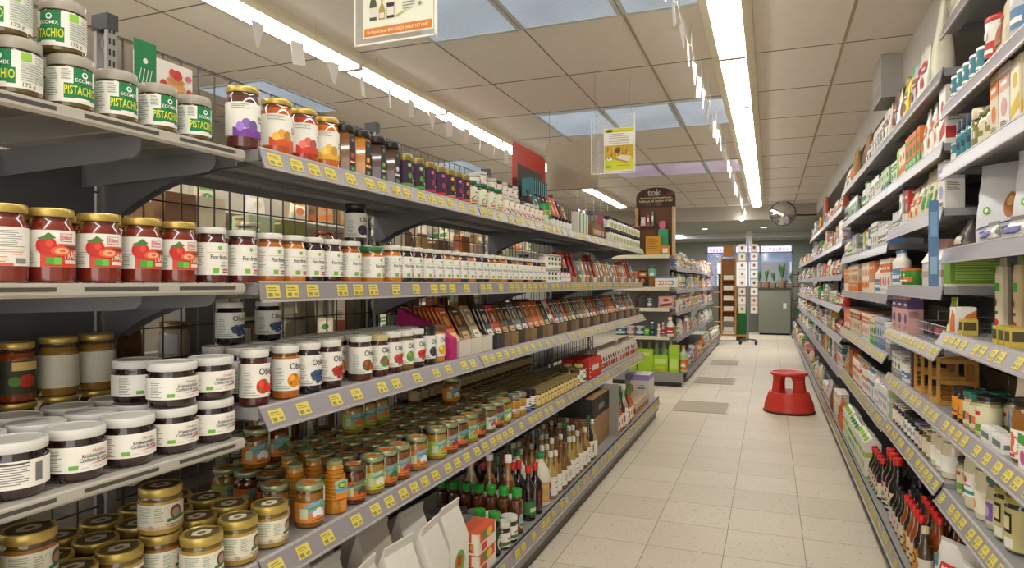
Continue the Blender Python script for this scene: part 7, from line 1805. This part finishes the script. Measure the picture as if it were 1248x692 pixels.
# card spinner
r = empty('card_spinner', (-.46, 16.2, 0)); tag(r, 'wire spinner of greeting cards beside the wooden rack', 'card spinner')
MB().tube([(0, 0, .06), (0, 0, 2.42)], .015, H('8a8a8c'), 'steel', 8).obj('pole', r)
m = MB()
for k in range(4): a = PI / 4 + k * PI / 2; m.tube([(0, 0, .12), (.24 * math.cos(a), .24 * math.sin(a), .09)], .012, H('5a5a5c'), 'steel', 6)
m.obj('base', r)
for k in range(4):
    a = PI / 4 + k * PI / 2; MB().lathe([(.01, 0), (.03, .01), (.03, .05), (.01, .075)], 10, H('2c2a2a'), 'rubber', cx=.24 * math.cos(a), cy=.24 * math.sin(a)).obj('caster', r)
rr = random.Random(4)
for sx in (-1, 1):
    for k in range(8):
        z = .72 + .20 * k
        for q in (0,):
            m = MB().box(sx * .13 - .075, -.10, z, sx * .13 + .075, -.094, z + .17, H(rr.choice(['d8d0c0', 'cfc0a8', 'dcd6cc', 'c8b8a0'])), 'paper')
            m.art([('e', sx * .13, z + .09, .03, .035, H(rr.choice(['9a4a3a', '4a4a48', '6a7a4a', 'b06a3a'])))], lambda u, v, e: (u, -.1003 - e, v))
            m.obj('greeting_card', r, smooth=False)
        MB().box(sx * .13 - .08, -.104, z - .012, sx * .13 + .08, -.0, z - .002, H('8a8a8c'), 'steel').obj('card_pocket', r)
MB().box(-.05, -.012, 2.25, .09, -.002, 2.62, H('c9c9cc'), 'paper').obj('topper', r)
o = MB().box(-.14, 0, 0, .10, .02, .78, H('1e7a34'), 'paper').obj('green_panel'); o.location = (-.63, 17.3, 0); tag(o, 'green panel standing behind the card spinner', 'panel'); MB().box(-.14, -.03, 0, .10, -.001, .03, H('1a5a2a'), 'plastic').obj('foot', o)
o = MB().box(-.03, -.03, 0, .03, .03, 1.62, H('201e1e'), 'plastic').obj('black_post'); o.location = (-1.20, 17.9, 0); tag(o, 'black post at the end of the household gondola', 'post'); MB().box(-.06, -.06, 1.6201, .06, .06, 1.635, H('201e1e'), 'plastic').obj('cap', o)
# dark shelf units near the window on the wall side
r = empty('plant_stand', (.66, 18.2, 0)); tag(r, 'dark slatted plant stand beside the counter', 'stand')
for z in (.5, .95, 1.3, 1.6): MB().box(-.14, -.15, z, .14, .15, z + .02, H('5a4430'), 'wood').obj('tier', r)
for s in (-1, 1): MB().box(s * .13 - .012, -.012, 0, s * .13 + .012, .012, 1.9, H('6f6f6c'), 'steel').obj('upright', r)
for k, z in enumerate((.52, .97, 1.32, 1.62)): plant(.66, 18.2, z + .0005, .6, 'potted plant on the dark stand, tier %s up' % ORD[k], seed=20 + k)
# added fill lamps, then the downlights and the globe lamp
for k, (x, y) in enumerate([(-.6, 14.6), (-.6, 18.4), (-2.6, 16.5)]):
    ld = bpy.data.lights.new('entrance_fill', 'AREA'); ld.energy = 32; ld.size = 1.2; ld.shape = 'SQUARE'; ld.color = (1, .98, .95)  # unseen area lamp without a fixture, added to brighten the entrance
    lo = bpy.data.objects.new('entrance_fill', ld); COL.objects.link(lo); lo.location = (x, y, 2.585)
for k, (x, y) in enumerate([(-1.33, 17.6), (-.12, 17.6), (-1.33, 15.2), (-.12, 15.2)]):
    r = empty('downlight', (x, y, 2.60)); tag(r, 'round lit downlight in the entrance ceiling, %s of four' % ORD[k], 'downlight', 'entrance downlights')
    MB().lathe([(.06, -.012), (.075, -.012), (.075, -.001), (.06, -.001)], 20, H('d8d8d8'), 'plastic', cap=False).obj('trim_ring', r); MB().lathe([(.058, -.008), (.058, -.004)], 20, (1, 1, 1), 'tube_light').obj('lens', r)
r = empty('globe_lamp', (-.48, 12.9, 2.62)); tag(r, 'small lit globe lamp below the bulkhead', 'lamp')
MB().lathe([(.01, -.075), (.03, -.065), (.04, -.035), (.03, -.005), (.012, .005)], 16, (1, 1, 1), 'tube_light').obj('globe', r); MB().tube([(0, 0, .005), (0, 0, CEIL - 2.62 - .001)], .006, H('8a8a80'), 'steel', 6).obj('stem', r)
